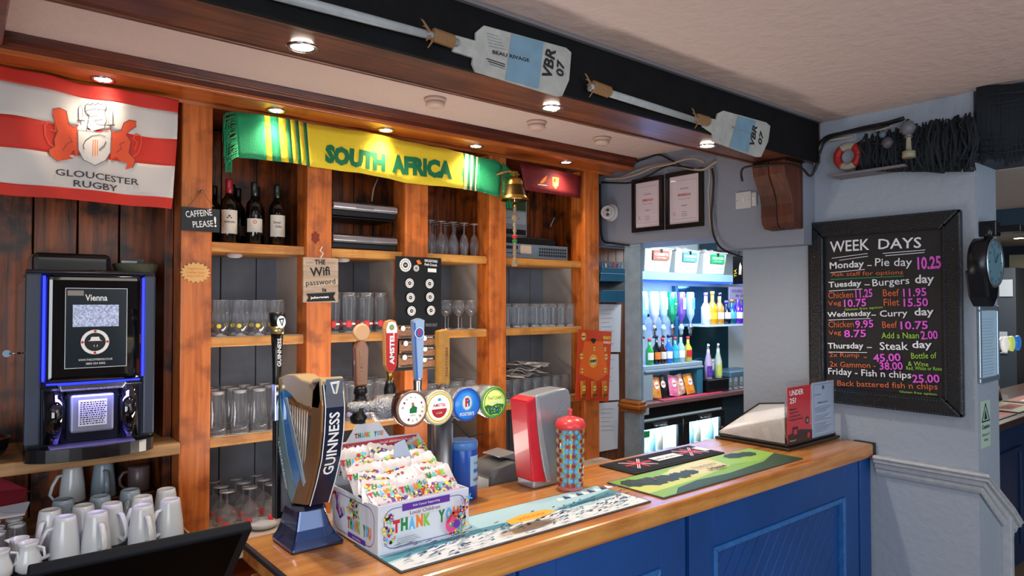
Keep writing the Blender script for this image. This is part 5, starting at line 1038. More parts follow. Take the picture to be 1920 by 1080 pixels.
# side seen face at x=.02: slanted black edged clear side
pp = [(.02, .02), (.02, y1-.02)]
AC = glassm('acrylic', body=.0, edge=.025, tint=(1, 1, 1))
sd = [(.022, .385, .03), (.022, .385, .045), (.022, .16, .205), (.022, .03, .222), (.022, .03, .03)]
MB().prism([Vector(p) for p in sd], (.003, 0, 0)).build('clear_side', glassm('smoked_side', body=.30, col=(.82, .79, .77), edge=.05), t)
wdg = MB(); wdg.tube([sd[1], sd[2], sd[3]], .004, 6); wdg.build('black_edge', BLK, t)
MB().prism([Vector(p)+Vector((.3, 0, 0)) for p in sd], (.003, 0, 0)).build('clear_side', AC, t)
MB().box((.03, .34, .0285), (.32, .38, .06)).build('back_lip', mk('holder_cream', 'c0b6ae', .6), t)
for k, (y, hh, mt, dx) in enumerate(((.07, .10, mk('leaf_tan', '9c8478', .6), .12), (.10, .085, mk('leaf_dark', '2a2220', .6), .04), (.13, .05, mk('leaf_tan', ''), .05), (.16, .07, mk('leaf_dark', ''), .035), (.20, .05, mk('leaf_dark', ''), .05))):
    MB().prism([(dx, y, .0285), (dx+.2, y, .0285), (dx+.2, y+.03, .0285+hh), (dx, y+.03, .0285+hh)], (0, .006, 0)).build('leaflet', mt, t)
def sheet(x0, x1_, y, z0, z1, mat, name): return MB().box((x0, y, z0), (x1_, y+.003, z1)).build(name, mat, t, .0005)
z0 = .030; A = W(1482, 700, Y=1.675)
sheet(.02, .245, .012, z0, .295, mk('poster_red', 'c02c38', .45), 'red_leaflet'); sheet(.252, .475, .012, z0, .300, mk('letter_pale', '9fb2cc', .5), 'letter_sheet')
MB().box((.012, .004, z0), (.485, .0065, .325)).build('acrylic_front', AC, t); MB().box((.012, .018, z0), (.485, .0205, .325)).build('acrylic_back', AC, t)
f = Face((0, .0118, 0), (1, 0, 0), (0, 0, 1)); f.text('UNDER', .035, .255, .13, .026, WHITE, .02); f.text('25?', .035, .218, .06, .026, WHITE, .02)
DRK = mk('dark_red_ink', '2a1418', .6)
for k, s_ in enumerate(('Please be', 'prepared to show', 'proof of age when', 'buying alcohol')): f.text(s_, .035, .185-k*.017, .06+.02*k, .011, DRK, .02)
f.poly([(.02, .031), (.245, .031), (.245, .075), (.13, .088), (.02, .072)], DRK); f.rect(.06, .06, .11, .105, DRK); f.rect(.07, .07, .10, .092, RED); f.circ(.20, .125, .018, DRK, 16); f.text('25', .192, .118, .016, .013, WHITE); f.circ(.21, .052, .014, RED, 14); f.text('Challenge 25', .03, .038, .06, .008, WHITE)
f.line([(.228, .10), (.235, .29)], .002, WHITE)
f.circ(.36, .272, .010, mk('letter_blue', '4a5a7a', .5), 12); f.text('Licensing Act', .275, .235, .06, .008, NV); f.text('PREMISES LICENCE', .30, .195, .10, .007, NV, .02)
for k in range(16):
    if k not in (4, 9): f.rect(.272, .175-k*.008, .272+.17-(k % 4)*.02, .1765-k*.008, mk('letter_blue', ''))
loopline(f, .262, .038, .465, .290, .006, .0012, mk('letter_blue', '')); f.build('leaflet_print', t)
# ================================================================ nut card and papers beside the last post
c = W(1112, 685, Y=3.17); t = thing('peanut_card', 'red orange hanging card of peanut packets on the last post', 'card', (c.x, 3.16, c.z)); L0 = t.location
Q = [W(u, v, Y=3.16) for u, v in ((1079, 750), (1141, 753), (1147, 622), (1085, 617))]
wb(MB().prism(Q, (0, .006, 0)), 'backing_card', mk('card_redorange', 'c8421c', .45), t, .001)
f = PF(dict(Y=3.1598), L0)
NY = mk('nut_yellow', 'e8a83c', .5)
def nut(u, v, r): x, y = f.L(u, v); R = r*.0026; f.circ(x, y, R, NY, 16, R*1.15); f.circ(x, y, R*.62, CRM, 12); f.text('NOBBYS' if r > 8 else 'N', x-R*.8, y-R*.25, R*1.6, R*.5, BLACK, .08)
f.ppx([(1095, 640), (1130, 640), (1140, 700), (1120, 715), (1085, 700)], mk('orange_glow', 'e2641c', .5)); nut(1094, 631, 9); nut(1112, 677, 15); nut(1090, 668, 7); nut(1136, 669, 7); nut(1091, 695, 6); nut(1134, 694, 6); nut(1114, 654, 5); nut(1134, 655, 5)
f.ppx([(1106, 636), (1112, 634), (1118, 637), (1112, 645)], BLACK); ftext(f, 'PEANUTS', 1130, 636, 1144, 637, 6, YELLOW, .03); ftext(f, 'CRUNCHY', 1130, 644, 1144, 645, 5, WHITE, .02); f.build('card_print', t)
for k in range(3):
    p = W(1093+k*20, 730, Y=3.145); q = thing('peanut_packet', ['left', 'middle', 'right'][k]+' orange peanut packet along bottom of the red hanging card', 'snack packet', p, 0, 'peanut packets on the red card')
    vs = []; w2, h2 = .024, .055
    for s_ in (-1, 1):
        for j in range(7):
            for i in range(5): x = i/2-1; z = j/3-1; vs.append((x*w2, s_*.009*max(0, (1-x**4)*(1-z**4))**.5, z*h2))
    fs = [(j*5+i, j*5+i+1, j*5+i+6, j*5+i+5) for j in range(6) for i in range(4)]; fs += [tuple(35+a for a in reversed(r)) for r in fs]
    MB().add(vs, fs, None, True).build('foil_bag', mk('peanut_orange', 'd0781c', .4, var=.3, vscale=40), q)
    g_ = Face((0, -.0095, 0), (1, 0, 0), (0, 0, 1)); g_.circ(0, .008, .016, YELLOW, 16, .018); g_.circ(0, .008, .011, CRM, 12); g_.text('NUTS', -.012, .004, .024, .008, BLACK, .08); g_.rect(-.02, -.045, .02, -.03, BROWN); g_.build('packet_print', q)
for k, (px, lb, rowsn) in enumerate([([(1122, 660), (1163, 660), (1165, 571), (1123, 570)], 'top paper sheet pinned behind the red peanut card', 9), ([(1121, 752), (1161, 750), (1160, 664), (1140, 664)], 'middle paper sheet pinned on brown panel beside blue post', 7), ([(1120, 848), (1158, 841), (1160, 753), (1121, 756)], 'lowest handwritten paper sheet pinned on brown panel', 6)]):
    Q = [W(u, v, Y=3.262-.001*k) for u, v in px]; c = sum(Q, Vector())/4; t = thing('notice_sheet', lb, 'paper', c, 0, 'papers on the brown panel'); wb(MB().prism(Q, (0, .0015, 0)), 'sheet', PAPER, t)
    f = PF(dict(Y=3.2616-.001*k), c); f.off = .0003
    for r_ in range(rowsn):
        v = px[3][1]+10+r_*8; f.lpx([(1133 if k == 1 else 1127, v+1), (1152-(r_*7) % 11, v+.5)], .002, [GREY, GREY, mk('pen_red', '9c4a5a', .6)][(r_+k) % 3])
    f.build('writing', t)
# blue letter rack above
p = W(1152, 545, Y=3.23); t = thing('letter_rack', 'blue wall rack with pens and cards above the pinned papers', 'rack', (p.x, 3.23, p.z)); L0 = t.location; RB = mk('rack_blue', '1c5a7c', .4)
for (u0, v0, u1, v1) in ((1124, 527, 1180, 504), (1124, 567, 1178, 545)):
    a, b = W(u0, v0, Y=3.2), W(u1, v1, Y=3.2); wb(MB().prism([(a.x, 3.175, b.z), (a.x, 3.19, a.z), (a.x, 3.255, a.z), (a.x, 3.255, b.z-.01), (a.x, 3.25, b.z-.01), (a.x, 3.25, a.z+.006), (a.x, 3.196, a.z+.006), (a.x, 3.181, b.z)], (b.x-a.x, 0, 0)), 'pocket', RB, t, .002)
a, b = W(1124, 560, Y=3.256), W(1178, 492, Y=3.256); wb(MB().box((a.x, 3.2555, a.z), (b.x, 3.26, b.z)), 'back_plate', mk('rack_dark', '12202c', .5), t)
f = PF(dict(Y=3.174), L0); f.lpx([(1126, 512), (1176, 514)], .003, SKY); f.build('rack_trim', t)
for k, (u, mt) in enumerate(((1130, BLUE), (1137, PAPER), (1143, BLUE), (1150, RED), (1157, PURPLE), (1165, SKY), (1172, BLK))):
    p = W(u, 500, Y=3.215+.004*(k % 3)); wb(MB().tube([(p.x, p.y, p.z-.05), (p.x+.004*(k-3), p.y, p.z+.03*(1-(k % 3)*.3))], .005, 8), 'pen', mt, t)
# ================================================================ till monitor in the foreground left
A = Vector((.115, 1.60, 1.229)); B_ = Vector((.537, 1.60, 1.229)); dn = Vector((0, .70, -.714))*.34; bk = Vector((0, .714, .70))*.024
t = thing('till_monitor', 'black tilted till monitor seen from behind in the left foreground', 'monitor', (.32, 1.75, .80)); L0 = t.location
MB().hexa([tuple(q-L0) for q in (A+dn, A+dn+bk, B_+dn+bk, B_+dn, A, A+bk, B_+bk, B_)][0:8]).build('monitor_case', mk('till_black', '10151d', .6, spec=.15), t, .004)
nn_ = -Vector((0, .714, .70)).normalized()
f = Face(A-L0+dn+nn_*.0, (1, 0, 0), -dn.normalized(), off=.001); f.rect(.02, .02, .40, .33, mk('till_back_gloss', '020203', .7, spec=.05)); f.build('back_plate', t)
e = MB(); e.box((.0, 0, 0), (.01, .01, .01)) if False else None
wb(MB().tube([A+dn*.7+bk*1.2, Vector((.32, 1.95, 1.0)), Vector((.32, 1.95, .81))], .02, 10), 'stand_arm', BLK, t) if False else None
MB().lathe([(.09, 0), (.09, .01), (.02, .02), (.02, .19)], 24, (0, .10, .0)).build('stand', BLK, t)
MB().box((-.02, .05, .15), (.02, .13, .22)).build('hinge', BLK, t, .004)
tag(bx('till_ledge', (.0, 1.62, .72), (.65, 2.12, .799), W_SHELF, bevel=.004), 'wooden ledge under the till monitor beside the counter end', 'ledge')
tag(bx('till_cabinet', (.02, 1.66, 0), (.63, 2.08, .7195), W_DARK, bevel=.004), 'dark cabinet below the till ledge', 'cabinet')
# ================================================================ oars on the beam
def oar(name_label, pl, full, blade, collars, lettering, shaft_end=None):
    Yb = 1.7425
    t = thing('decorative_oar', name_label, 'oar', W(*blade[0], Y=Yb), 0, 'wooden oars on the black beam'); L0 = t.location
    OW = mk('oar_white', 'a9adaa', .6, var=.25, vscale=20, bump=.3, bscale=80); OB = mk('oar_blue', '6f93ab', .6, var=.15, vscale=20)
    wb(MB().prism([W(u, v, Y=Yb-.014) for u, v in blade], (0, .012, 0)), 'blade', OW, t, .003)
    a, b = [W(u, v, Y=Yb-.022) for u, v in full]; wb(MB().tube([a, a.lerp(b, .5), b], [.014, .014, .012], 10), 'shaft', mk('oar_shaft', '9aa3a8', .5, var=.2, vscale=30), t)
    for c0, c1 in collars:
        p, q = W(*c0, Y=Yb-.023), W(*c1, Y=Yb-.023); m = MB(); n = 12
        pts = [p.lerp(q, k/(n*2)) for k in range(n*2+1)]; m.tube(pts, [.019+.0028*(k % 2) for k in range(n*2+1)], 10); wb(m, 'rope_binding', TWINE, t)
        e = MB()
        for k in range(5): e.tube([p, p+Vector((-.01-.008*k, -.012, .014*(k-2))), p+Vector((-.02-.006*k, -.006, .02*(k-2)-.006))], [.004, .003, .002], 5)
        wb(e, 'rope_ends', TWINE, t, kind='stuff')
    f = PF(dict(Y=Yb-.0143), L0); lettering(f, OB); f.build('painted_markings', t); return t
def L1(f, OB):
    f.ppx([(959, 63), (1019, 79), (1010, 166), (947, 150)], OB)
    for k in range(5): f.lpx([(912+k, 62+k*6), (935+k*3, 69+k*6)], .0015, GREY)
    for k in range(3): f.lpx([(912+3*k, 110+5*k), (946, 121+4*k)], .003, BLACK if k < 2 else GREY)
    ftext(f, 'BEAU RIVAGE', 923, 101, 992, 117, 7, BLACK, .02)
    def vtext(s, u0, v0, u1, v1, h):
        a = f.L(u0, v0); b = f.L(u1, v1); f.text(s, a[0], a[1], math.dist(a, b), h, BLACK, .03, rot=math.atan2(b[1]-a[1], b[0]-a[0]))
    vtext('VBR', 1033, 152, 1042, 95, .045); vtext('07', 1056, 146, 1058, 117, .036)
oar('long white oar with blue banded blade along the left half of the black beam', None, [(500, -14), (858, 80)], [(897, 76), (893, 60), (908, 47), (1062, 89), (1072, 98), (1068, 150), (1055, 180), (1046, 180), (893, 134), (886, 118), (888, 108), (850, 96), (850, 64), (893, 76)][1:], [((811, 65), (849, 78))], L1)
def L2(f, OB):
    f.ppx([(1384, 217), (1418, 227), (1402, 287), (1367, 275)], OB)
    ftext(f, 'BEAU RIVAGE', 1372, 240, 1404, 251, 4, GREY, .01)
    def vtext(s, u0, v0, u1, v1, h):
        a = f.L(u0, v0); b = f.L(u1, v1); f.text(s, a[0], a[1], math.dist(a, b), h, BLACK, .03, rot=math.atan2(b[1]-a[1], b[0]-a[0]))
    vtext('VBR', 1413, 278, 1420, 237, .04); vtext('07', 1427, 274, 1432, 250, .032)
oar('small white oar with blue band and rope bindings, on the right half of the beam', None, [(1105, 163), (1325, 232)], [(1347, 212), (1357, 207), (1437, 229), (1445, 236), (1441, 265), (1428, 294), (1420, 294), (1338, 265), (1338, 249), (1318, 236), (1324, 219), (1344, 224)], [((1110, 161), (1142, 173)), ((1306, 222), (1327, 228))], L2)
# ================================================================ items on the wall over the opening
CX = 3.4985
for i, (px, lb) in enumerate([([(1188, 437), (1246, 432), (1246, 328), (1188, 336)], 'left of two black framed white certificates over the opening'), ([(1251, 431), (1321, 425), (1321, 314), (1251, 325)], 'right of two black framed white certificates over the opening')]):
    Q = [W(u, v, X=CX) for u, v in px]; y0, y1 = Q[1].y, Q[0].y; z0, z1 = Q[0].z, Q[2].z
    c = Vector((CX, (y0+y1)/2, z0)); t = thing('certificate_frame', lb, 'picture frame', c, 0, 'framed certificates'); w_ = y1-y0; h_ = z1-z0; e = .028
    for a, b in (((-w_/2, 0), (w_/2, e)), ((-w_/2, h_-e), (w_/2, h_)), ((-w_/2, e), (-w_/2+e, h_-e)), ((w_/2-e, e), (w_/2, h_-e))): MB().box((-.022, a[0], a[1]), (0, b[0], b[1])).build('frame_bar', mk('frame_black', '0c0c0e', .3), t, .003)
    MB().box((-.008, -w_/2+e, e), (-.003, w_/2-e, h_-e)).build('certificate', mk('cert_paper', 'd4c8d2', .6), t)
    f = Face((-.0082, 0, 0), (0, -1, 0), (0, 0, 1)); ew = w_-2*e
    loopline(f, -ew*.42, e+.03, ew*.42, h_-e-.03, .004, .001, GREY)
    f.text('FEMIDULA' if i == 0 else 'PENINSULA', -ew*.22, h_*.56, ew*.44, .016, mk('cert_red', 'c0404a', .6), .02); f.text('Certificate', -ew*.14, h_*.68, ew*.28, .010, GREY); f.text('This is to certify', -ew*.2, h_*.50, ew*.4, .008, GREY); f.text('Award', -ew*.1, h_*.38, ew*.18, .012, GREY)
    for k in range(3): f.rect(-ew*.1, h_*.28-k*.012, ew*(.08+.01*k), h_*.28-k*.012+.002, GREY)
    f.line([(-ew*.38, e+.05), (-ew*.34, e+.075), (-ew*.30, e+.05)], .002, mk('cert_red', '')); f.build('certificate_print', t)
    MB().box((-.0125, -w_/2+e-.002, e-.002), (-.0105, w_/2-e+.002, h_-e+.002)).build('glass_pane', glassm('pane', body=.0, edge=.04, tint=(1, 1, 1)), t)
p = W(1141, 398, X=3.46); t = thing('dome_camera', 'white turret security camera with two lenses left of the certificates', 'camera', (3.4985, p.y, p.z))
CW = mk('camera_white', 'b9b8bc', .4); MB().lathe([(.062, 0), (.06, .02), (.05, .03)], 28, axis='X').build('base', CW, t)
g = MB().lathe([(.03, -.045), (.046, -.02), (.05, .0), (.049, .015), (.045, .03), (.036, .033), (0, .034)], 28, cap=False).build('turret', CW, t); g.location = (-.055, -.012, -.004); AIM = Vector((-.80, -.60, -.10)).to_track_quat('-Y', 'Z').to_euler(); g.rotation_euler = Vector((-.80, -.60, -.10)).to_track_quat('Z', 'Y').to_euler()
m = MB().lathe([(.034, .0342), (.032, .037), (0, .0375)], 24).build('face_plate', mk('camera_face', '9fa0a6', .3), g)
for dy in (.014, -.015): MB().lathe([(.0105, .0376), (.010, .041), (0, .042)], 16, (dy*0, dy, 0)).build('lens', mk('lens_black', '050507', .05, coat=1), g)
# switches on the soffit box
for (px, lb, gang) in (([(1381, 393), (1410, 389), (1410, 358), (1381, 361)], 'white light switch plate beside the wooden corbel', 1), ([(1411, 387), (1420, 386), (1420, 360), (1411, 361)], 'white switch plate partly behind the wooden corbel', 1)):
    Q = [W(u, v, X=3.4395) for u, v in px]; t = thing('light_switch', lb, 'light switch', (3.4395, (Q[0].y+Q[1].y)/2, Q[0].z), 0, 'light switches'); w_ = Q[0].y-Q[1].y; h_ = Q[2].z-Q[0].z
    MB().box((-.011, -w_/2, 0), (0, w_/2, h_)).build('plate', mk('switch_white', 'b4b8bc', .35), t, .003); MB().box((-.014, -.008, h_*.36), (-.011, .004, h_*.64)).build('rocker', mk('switch_rocker', 'c8ccd0', .3), t, .001)
    if w_ > .05:
        for s in (-1, 1): MB().lathe([(.003, 0), (.003, .0012)], 8, (-.011, s*w_*.4, h_/2), axis='X').build('screw', BRUSH, t)
# corbel
t = thing('wooden_corbel', 'curved dark brown wooden corbel under the end of the beam', 'bracket', (3.40, 1.86, 2.3)); L0 = t.location
pr = [(3.438, 2.4785), (3.25, 2.4785), (3.245, 2.455), (3.255, 2.41), (3.285, 2.36), (3.315, 2.31), (3.328, 2.26), (3.328, 2.20), (3.335, 2.165), (3.36, 2.14), (3.438, 2.135)]
CWD = wood('corbel_wood', '2e120a', '5f2c16', 'Z', .6, .8, .7, 0)
wb(MB().prism([(x, 1.80, z) for x, z in pr], (0, .088, 0)), 'corbel_half', CWD, t, .006); wb(MB().prism([(x+.004, 1.892, z) for x, z in pr], (0, .088, 0)), 'corbel_half', CWD, t, .006)
wb(MB().box((3.25, 1.79, 2.4786), (3.438, 1.983, 2.4835)), 'top_plate', BLK, t)
# cables bundles above the opening
def cable(px, lb, mat, r=.006, X=3.47, cat='cable', dx=0, n=5, name='electric_cable'):
    P = [W(u, v, X=X) for u, v in px]; Q = []
    for i in range(len(P)-1):
        p0, p1, p2, p3 = P[max(i-1, 0)], P[i], P[i+1], P[min(i+2, len(P)-1)]
        for k in range(n):
            s = k/n; Q.append(.5*((2*p1)+(-p0+p2)*s+(2*p0-5*p1+4*p2-p3)*s*s+(-p0+3*p1-3*p2+p3)*s**3))
    Q.append(P[-1]); o = MB().tube(Q, r, 8).build(name, mat); return tag(o, lb, cat)
cable([(1132, 335), (1160, 334), (1200, 318), (1240, 308), (1262, 308), (1290, 316), (1318, 318), (1335, 308), (1348, 300)], 'upper cream cable running over the certificates to the beam', CABLEW, .007, 3.475)
cable([(1160, 336), (1195, 327), (1225, 314), (1255, 308), (1285, 299), (1305, 298), (1321, 304)], 'cream cable looping above the right certificate', CABLEW, .006, 3.455)
cable([(1175, 316), (1195, 303), (1212, 297), (1235, 290), (1258, 300), (1275, 310)], 'black cable along the top of the wall over the certificates', CABLEB, .006, 3.486)
cable([(1128, 342), (1160, 343), (1185, 342), (1215, 330), (1240, 316), (1262, 310), (1300, 316)], 'black cable sagging above the left certificate', CABLEB, .006, 3.465)
cable([(1330, 316), (1331, 335), (1328, 360), (1330, 390), (1332, 420), (1340, 440)], 'cream cable running down right of the certificates', CABLEW, .006, 3.46)
cable([(1335, 316), (1338, 340), (1336, 375), (1334, 405), (1338, 440), (1352, 465), (1380, 478), (1392, 482)], 'black cable running down corner then along the opening', CABLEB, .006, 3.41)
cable([(1125, 345), (1126, 380), (1127, 430), (1132, 452), (1150, 456), (1180, 460)], 'black cable running down beside the last post past the camera', CABLEB, .006, 3.485)
cable([(1392, 340), (1390, 322), (1400, 313), (1440, 309), (1480, 308), (1504, 316), (1520, 330), (1535, 305)], 'black cable running around the top of the corbel', CABLEB, .006, 3.235)
# ================================================================ pier wall: dark net shelf, chalkboard
BX_ = 3.5595
t = thing('menu_board', 'large chalkboard of weekday specials in ornate black frame on the right wall', 'chalkboard', (BX_, 1.465, 1.229)); L0 = t.location
y0, y1, z0, z1 = 1.107, 1.824, 1.229, 2.173; e = .082
FRM = mk('frame_dark', '10151c', .32, bump=.3, bscale=120)
def framebar(A, B, C, D): # mitred bar
    wb(MB().prism([(BX_-.002, *A), (BX_-.002, *B), (BX_-.002, *C), (BX_-.002, *D)], (-.034, 0, 0)), 'frame_bar', FRM, t, .008)
framebar((y0, z0), (y1, z0), (y1-e, z0+e), (y0+e, z0+e)); framebar((y0, z1), (y1, z1), (y1-e, z1-e), (y0+e, z1-e)); framebar((y0, z0), (y0+e, z0+e), (y0+e, z1-e), (y0, z1)); framebar((y1, z0), (y1-e, z0+e), (y1-e, z1-e), (y1, z1))
m = MB(); ev = .066
def bead(a, b):
    n = int((Vector(b)-Vector(a)).length/.0125)
    for k in range(n+1):
        p = Vector(a).lerp(Vector(b), k/n); m.box((BX_-.042, p.x-.003, p.y-.003), (BX_-.0355, p.x+.003, p.y+.003))
for e2 in (.008, ev): bead((y0+e2, z0+e2), (y1-e2, z0+e2)); bead((y0+e2, z1-e2), (y1-e2, z1-e2)); bead((y0+e2, z0+e2), (y0+e2, z1-e2)); bead((y1-e2, z0+e2), (y1-e2, z1-e2))
wb(m, 'frame_beading', mk('beading', '3c4654', .25, .4), t, kind='stuff')
wbox('board', (BX_-.012, y0+e-.003, z0+e-.003), (BX_-.0022, y1-e+.003, z1-e+.003), mk('chalkboard', '15161e', .6, var=.3, vscale=4), t)
f = PF(dict(X=BX_-.0122), L0)
CK = mk('chalk_white', 'dfe6f2', .8); CP = mk('chalk_pink', 'd85ad8', .8); CO = mk('chalk_orange', 'c8643c', .8); CG = mk('chalk_green', '9ad24a', .8); CGD = mk('chalk_dkgreen', '2a8a5a', .8)
def c5(x, y): return 1500+x/2.571, 380+y/2.571
def chalk(s, x0, yb, x1, h, mat, yb2=None, bold=.0):
    a = c5(x0, yb); b = c5(x1, yb if yb2 is None else yb2); ftext(f, s, a[0], a[1], b[0], b[1], h/2.571, mat, bold)
def uline(x0, ya, x1, yb, mat=CK, w=.003): f.lpx([c5(x0, ya), c5(x1, yb)], w, mat)
chalk('WEEK', 145, 240, 335, 52, CK, 228, .01); chalk('DAYS', 378, 225, 585, 50, CK, 218, .01)
uline(155, 268, 325, 245); uline(190, 278, 328, 258); uline(400, 245, 603, 228); uline(412, 256, 600, 240)
chalk('Monday', 145, 330, 310, 42, CK, 320, .02); uline(148, 338, 312, 322); chalk('-', 325, 305, 347, 4, CK, 305); chalk('Pie day', 362, 318, 540, 50, CK, 318, .005); chalk('10.25', 568, 324, 682, 62, CP, 318, .03)
chalk('Ask staff for options', 152, 362, 498, 26, CO, 352, .005); uline(150, 370, 500, 354, CGD, .004)
chalk('Tuesday', 140, 418, 298, 36, CK, 410, .02); uline(142, 426, 300, 416); chalk('-', 312, 398, 338, 4, CK); chalk('Burgers', 352, 414, 530, 44, CK, 402, .005); chalk('day', 556, 402, 648, 54, CK, 400, .02)
chalk('Chicken', 138, 462, 258, 30, CO, 458, .005); chalk('11.25', 270, 460, 352, 40, CP, 455, .02); chalk('Beef', 402, 452, 480, 34, CO, 450, .005); chalk('11.95', 500, 455, 612, 40, CP, 450, .02)
chalk('Veg', 138, 505, 202, 30, CO, 500, .005); chalk('10.75', 215, 505, 322, 38, CP, 500, .02); chalk('Gluten free option', 218, 524, 400, 14, CG, 512, .0); chalk('Filet', 406, 498, 482, 34, CO, 496, .005); chalk('15.50', 502, 502, 620, 40, CP, 500, .02)
chalk('Wednesday', 135, 560, 345, 32, CK, 552, .02); uline(140, 566, 340, 558); chalk('-', 346, 544, 368, 4, CK); chalk('Curry', 388, 560, 522, 40, CK, 556, .01); chalk('day', 555, 556, 648, 48, CK, 554, .02)
chalk('Chicken', 140, 602, 262, 30, CO, 600, .005); chalk('9.95', 270, 606, 358, 38, CP, 602, .02); chalk('Beef', 400, 605, 472, 32, CO, 603, .005); chalk('10.75', 488, 612, 620, 40, CP, 610, .02)
chalk('Veg', 142, 645, 202, 28, CO, 642, .005); chalk('8.75', 216, 650, 322, 36, CP, 648, .02); chalk('Add a Naan', 396, 654, 576, 28, CG, 654, .0); chalk('2.00', 586, 660, 668, 42, CP, 658, .02)
chalk('Thursday', 138, 712, 310, 36, CK, 712, .02); uline(140, 720, 325, 722); chalk('-', 325, 700, 350, 4, CK); chalk('Steak', 388, 710, 525, 38, CK, 710, .01); chalk('day', 545, 712, 640, 46, CK, 712, .02)
chalk('2x Rump', 146, 750, 290, 28, CO, 752, .005); chalk('-', 310, 748, 326, 4, CO); chalk('45.00', 358, 768, 490, 38, CP, 764, .02); chalk('Bottle of', 540, 752, 662, 28, CG, 750, .0)
chalk('2x Gammon -', 148, 790, 368, 26, CO, 798, .005); chalk('38.00', 388, 806, 500, 38, CP, 806, .02); chalk('& Wine', 524, 786, 622, 22, CG, 790, .0); chalk('Red, White or Rose', 516, 808, 688, 20, CG, 812, .0)
chalk('Friday - Fish n chips', 140, 836, 540, 40, CK, 858, .01); chalk('25.00', 546, 868, 678, 40, CP, 868, .02)
chalk('2x Back battered fish n chips', 130, 888, 668, 34, CO, 910, .005); chalk('Gluten free option', 482, 918, 662, 14, CG, 932, .0)
f.build('chalk_lettering', t)
f = PF(dict(X=BX_-.0365), L0); f.circ(*f.L(*c5(738, 225)), .004, STEEL, 10); f.circ(*f.L(*c5(70, 262)), .004, STEEL, 10); f.build('screw_heads', t)
# dark shelf with net and ornaments above the board
t = thing('ornament_shelf', 'dim pale wooden shelf high on the right wall over the chalkboard', 'shelf', (3.5, 1.45, 2.37)); L0 = t.location
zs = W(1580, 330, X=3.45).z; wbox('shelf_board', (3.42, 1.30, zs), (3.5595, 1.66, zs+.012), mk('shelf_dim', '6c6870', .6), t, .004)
t = thing('lifebuoy', 'small red and white toy lifebuoy at left end of the dark net', 'ornament', W(1590, 297, X=3.46))
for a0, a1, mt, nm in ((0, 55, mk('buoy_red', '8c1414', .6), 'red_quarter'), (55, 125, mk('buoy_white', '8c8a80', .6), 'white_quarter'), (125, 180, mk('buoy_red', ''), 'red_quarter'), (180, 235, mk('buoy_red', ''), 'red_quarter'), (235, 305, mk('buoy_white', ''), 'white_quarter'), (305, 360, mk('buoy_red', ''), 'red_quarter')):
    P = [(0, .052*math.cos(math.radians(a0+(a1-a0)*k/8)), .052*math.sin(math.radians(a0+(a1-a0)*k/8))+.01) for k in range(9)]; MB().tube(P, .020, 10).build(nm, mt, t)
random.seed(21)
NET = mk('net_dark', '121c26', .9)
m = MB()
def wp(u, v, x): return W(u, v, X=x)
for k in range(420):
    u = random.uniform(1610, 1828); vt = 262-(u-1560)*.20+random.uniform(0, 40); vb = min(vt+random.uniform(40, 110), 322); x = 3.545-random.random()*.10
    m.tube([wp(u, vt, x), wp(u+random.uniform(-14, 14), (vt+vb)/2, x-.01), wp(u+random.uniform(-8, 8), vb, x)], random.uniform(.003, .007), 4)
for k in range(170):
    u = random.uniform(1600, 1790); v = random.uniform(262, 318); x = 3.545-random.random()*.09
    m.tube([wp(u, v, x), wp(u+25, v+random.uniform(-6, 4), x), wp(u+50, v+random.uniform(-8, 6), x)], random.uniform(.003, .008), 4)
tag(m.build('fishing_net', NET), 'dark tangled fishing net hanging high over the chalkboard', 'fishing net', kind='stuff')
m = MB(); X2 = 3.50
for k in range(90):
    u = 1832+k*1.05; m.tube([wp(u, 165-(k % 3)*2-(u-1832)*.05, X2), wp(u+random.uniform(-2, 2), 230, X2-.01), wp(u+random.uniform(-4, 4), random.uniform(270, 312), X2)], random.uniform(.003, .006), 4)
for k in range(10): u = 1832; m.tube([wp(1830, 185+k*11, X2-.004), wp(1875, 178+k*12+random.uniform(-4, 4), X2-.012), wp(1935, 170+k*12, X2-.004)], .004, 4)
tag(m.build('hanging_net', NET), 'dark fishing net with long vertical cords at the top right corner', 'fishing net', kind='stuff')
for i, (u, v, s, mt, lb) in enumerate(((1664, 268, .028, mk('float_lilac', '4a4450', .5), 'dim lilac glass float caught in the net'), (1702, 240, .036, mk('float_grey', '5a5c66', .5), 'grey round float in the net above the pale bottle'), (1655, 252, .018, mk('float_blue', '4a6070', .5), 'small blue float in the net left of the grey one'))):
    p = W(u, v, X=3.42); t = thing('net_float', lb, 'ornament', p, 0, 'floats in the net'); MB().lathe([(0, -s), (s*.6, -s*.8), (s, 0), (s*.6, s*.8), (0, s)], 16).build('float_ball', mt, t); MB().lathe([(s*.2, s*.9), (s*.25, s*1.1), (0, s*1.2)], 10).build('knot', NET, t)
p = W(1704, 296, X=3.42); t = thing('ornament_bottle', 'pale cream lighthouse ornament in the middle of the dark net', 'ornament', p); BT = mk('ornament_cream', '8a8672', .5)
MB().lathe([(.028, 0), (.028, .03), (.014, .034)], 14).build('ornament_base', BT, t); MB().lathe([(.013, .035), (.010, .09), (.014, .095)], 14).build('tower', BT, t); MB().lathe([(.02, .096), (.0, .125)], 14).build('top_cap', mk('float_grey', ''), t)
cable([(1530, 300), (1536, 275), (1550, 258), (1580, 250), (1620, 240), (1660, 232), (1695, 222)], 'thick black cable rising along the ceiling over the net', CABLEB, .011, 3.53)
cable([(1527, 312), (1533, 285), (1548, 265), (1562, 262), (1600, 256)], 'cream cable bending from beam end along the wall top', CABLEW, .006, 3.52)
cable([(1526, 322), (1538, 285), (1552, 262), (1600, 248), (1668, 236)], 'thin black cable under the thick one beside the beam end', CABLEB, .006, 3.50)
cable([(1640, 247), (1668, 238), (1672, 236)], 'short cream cable piece beside the thick black cable', CABLEW, .005, 3.50)
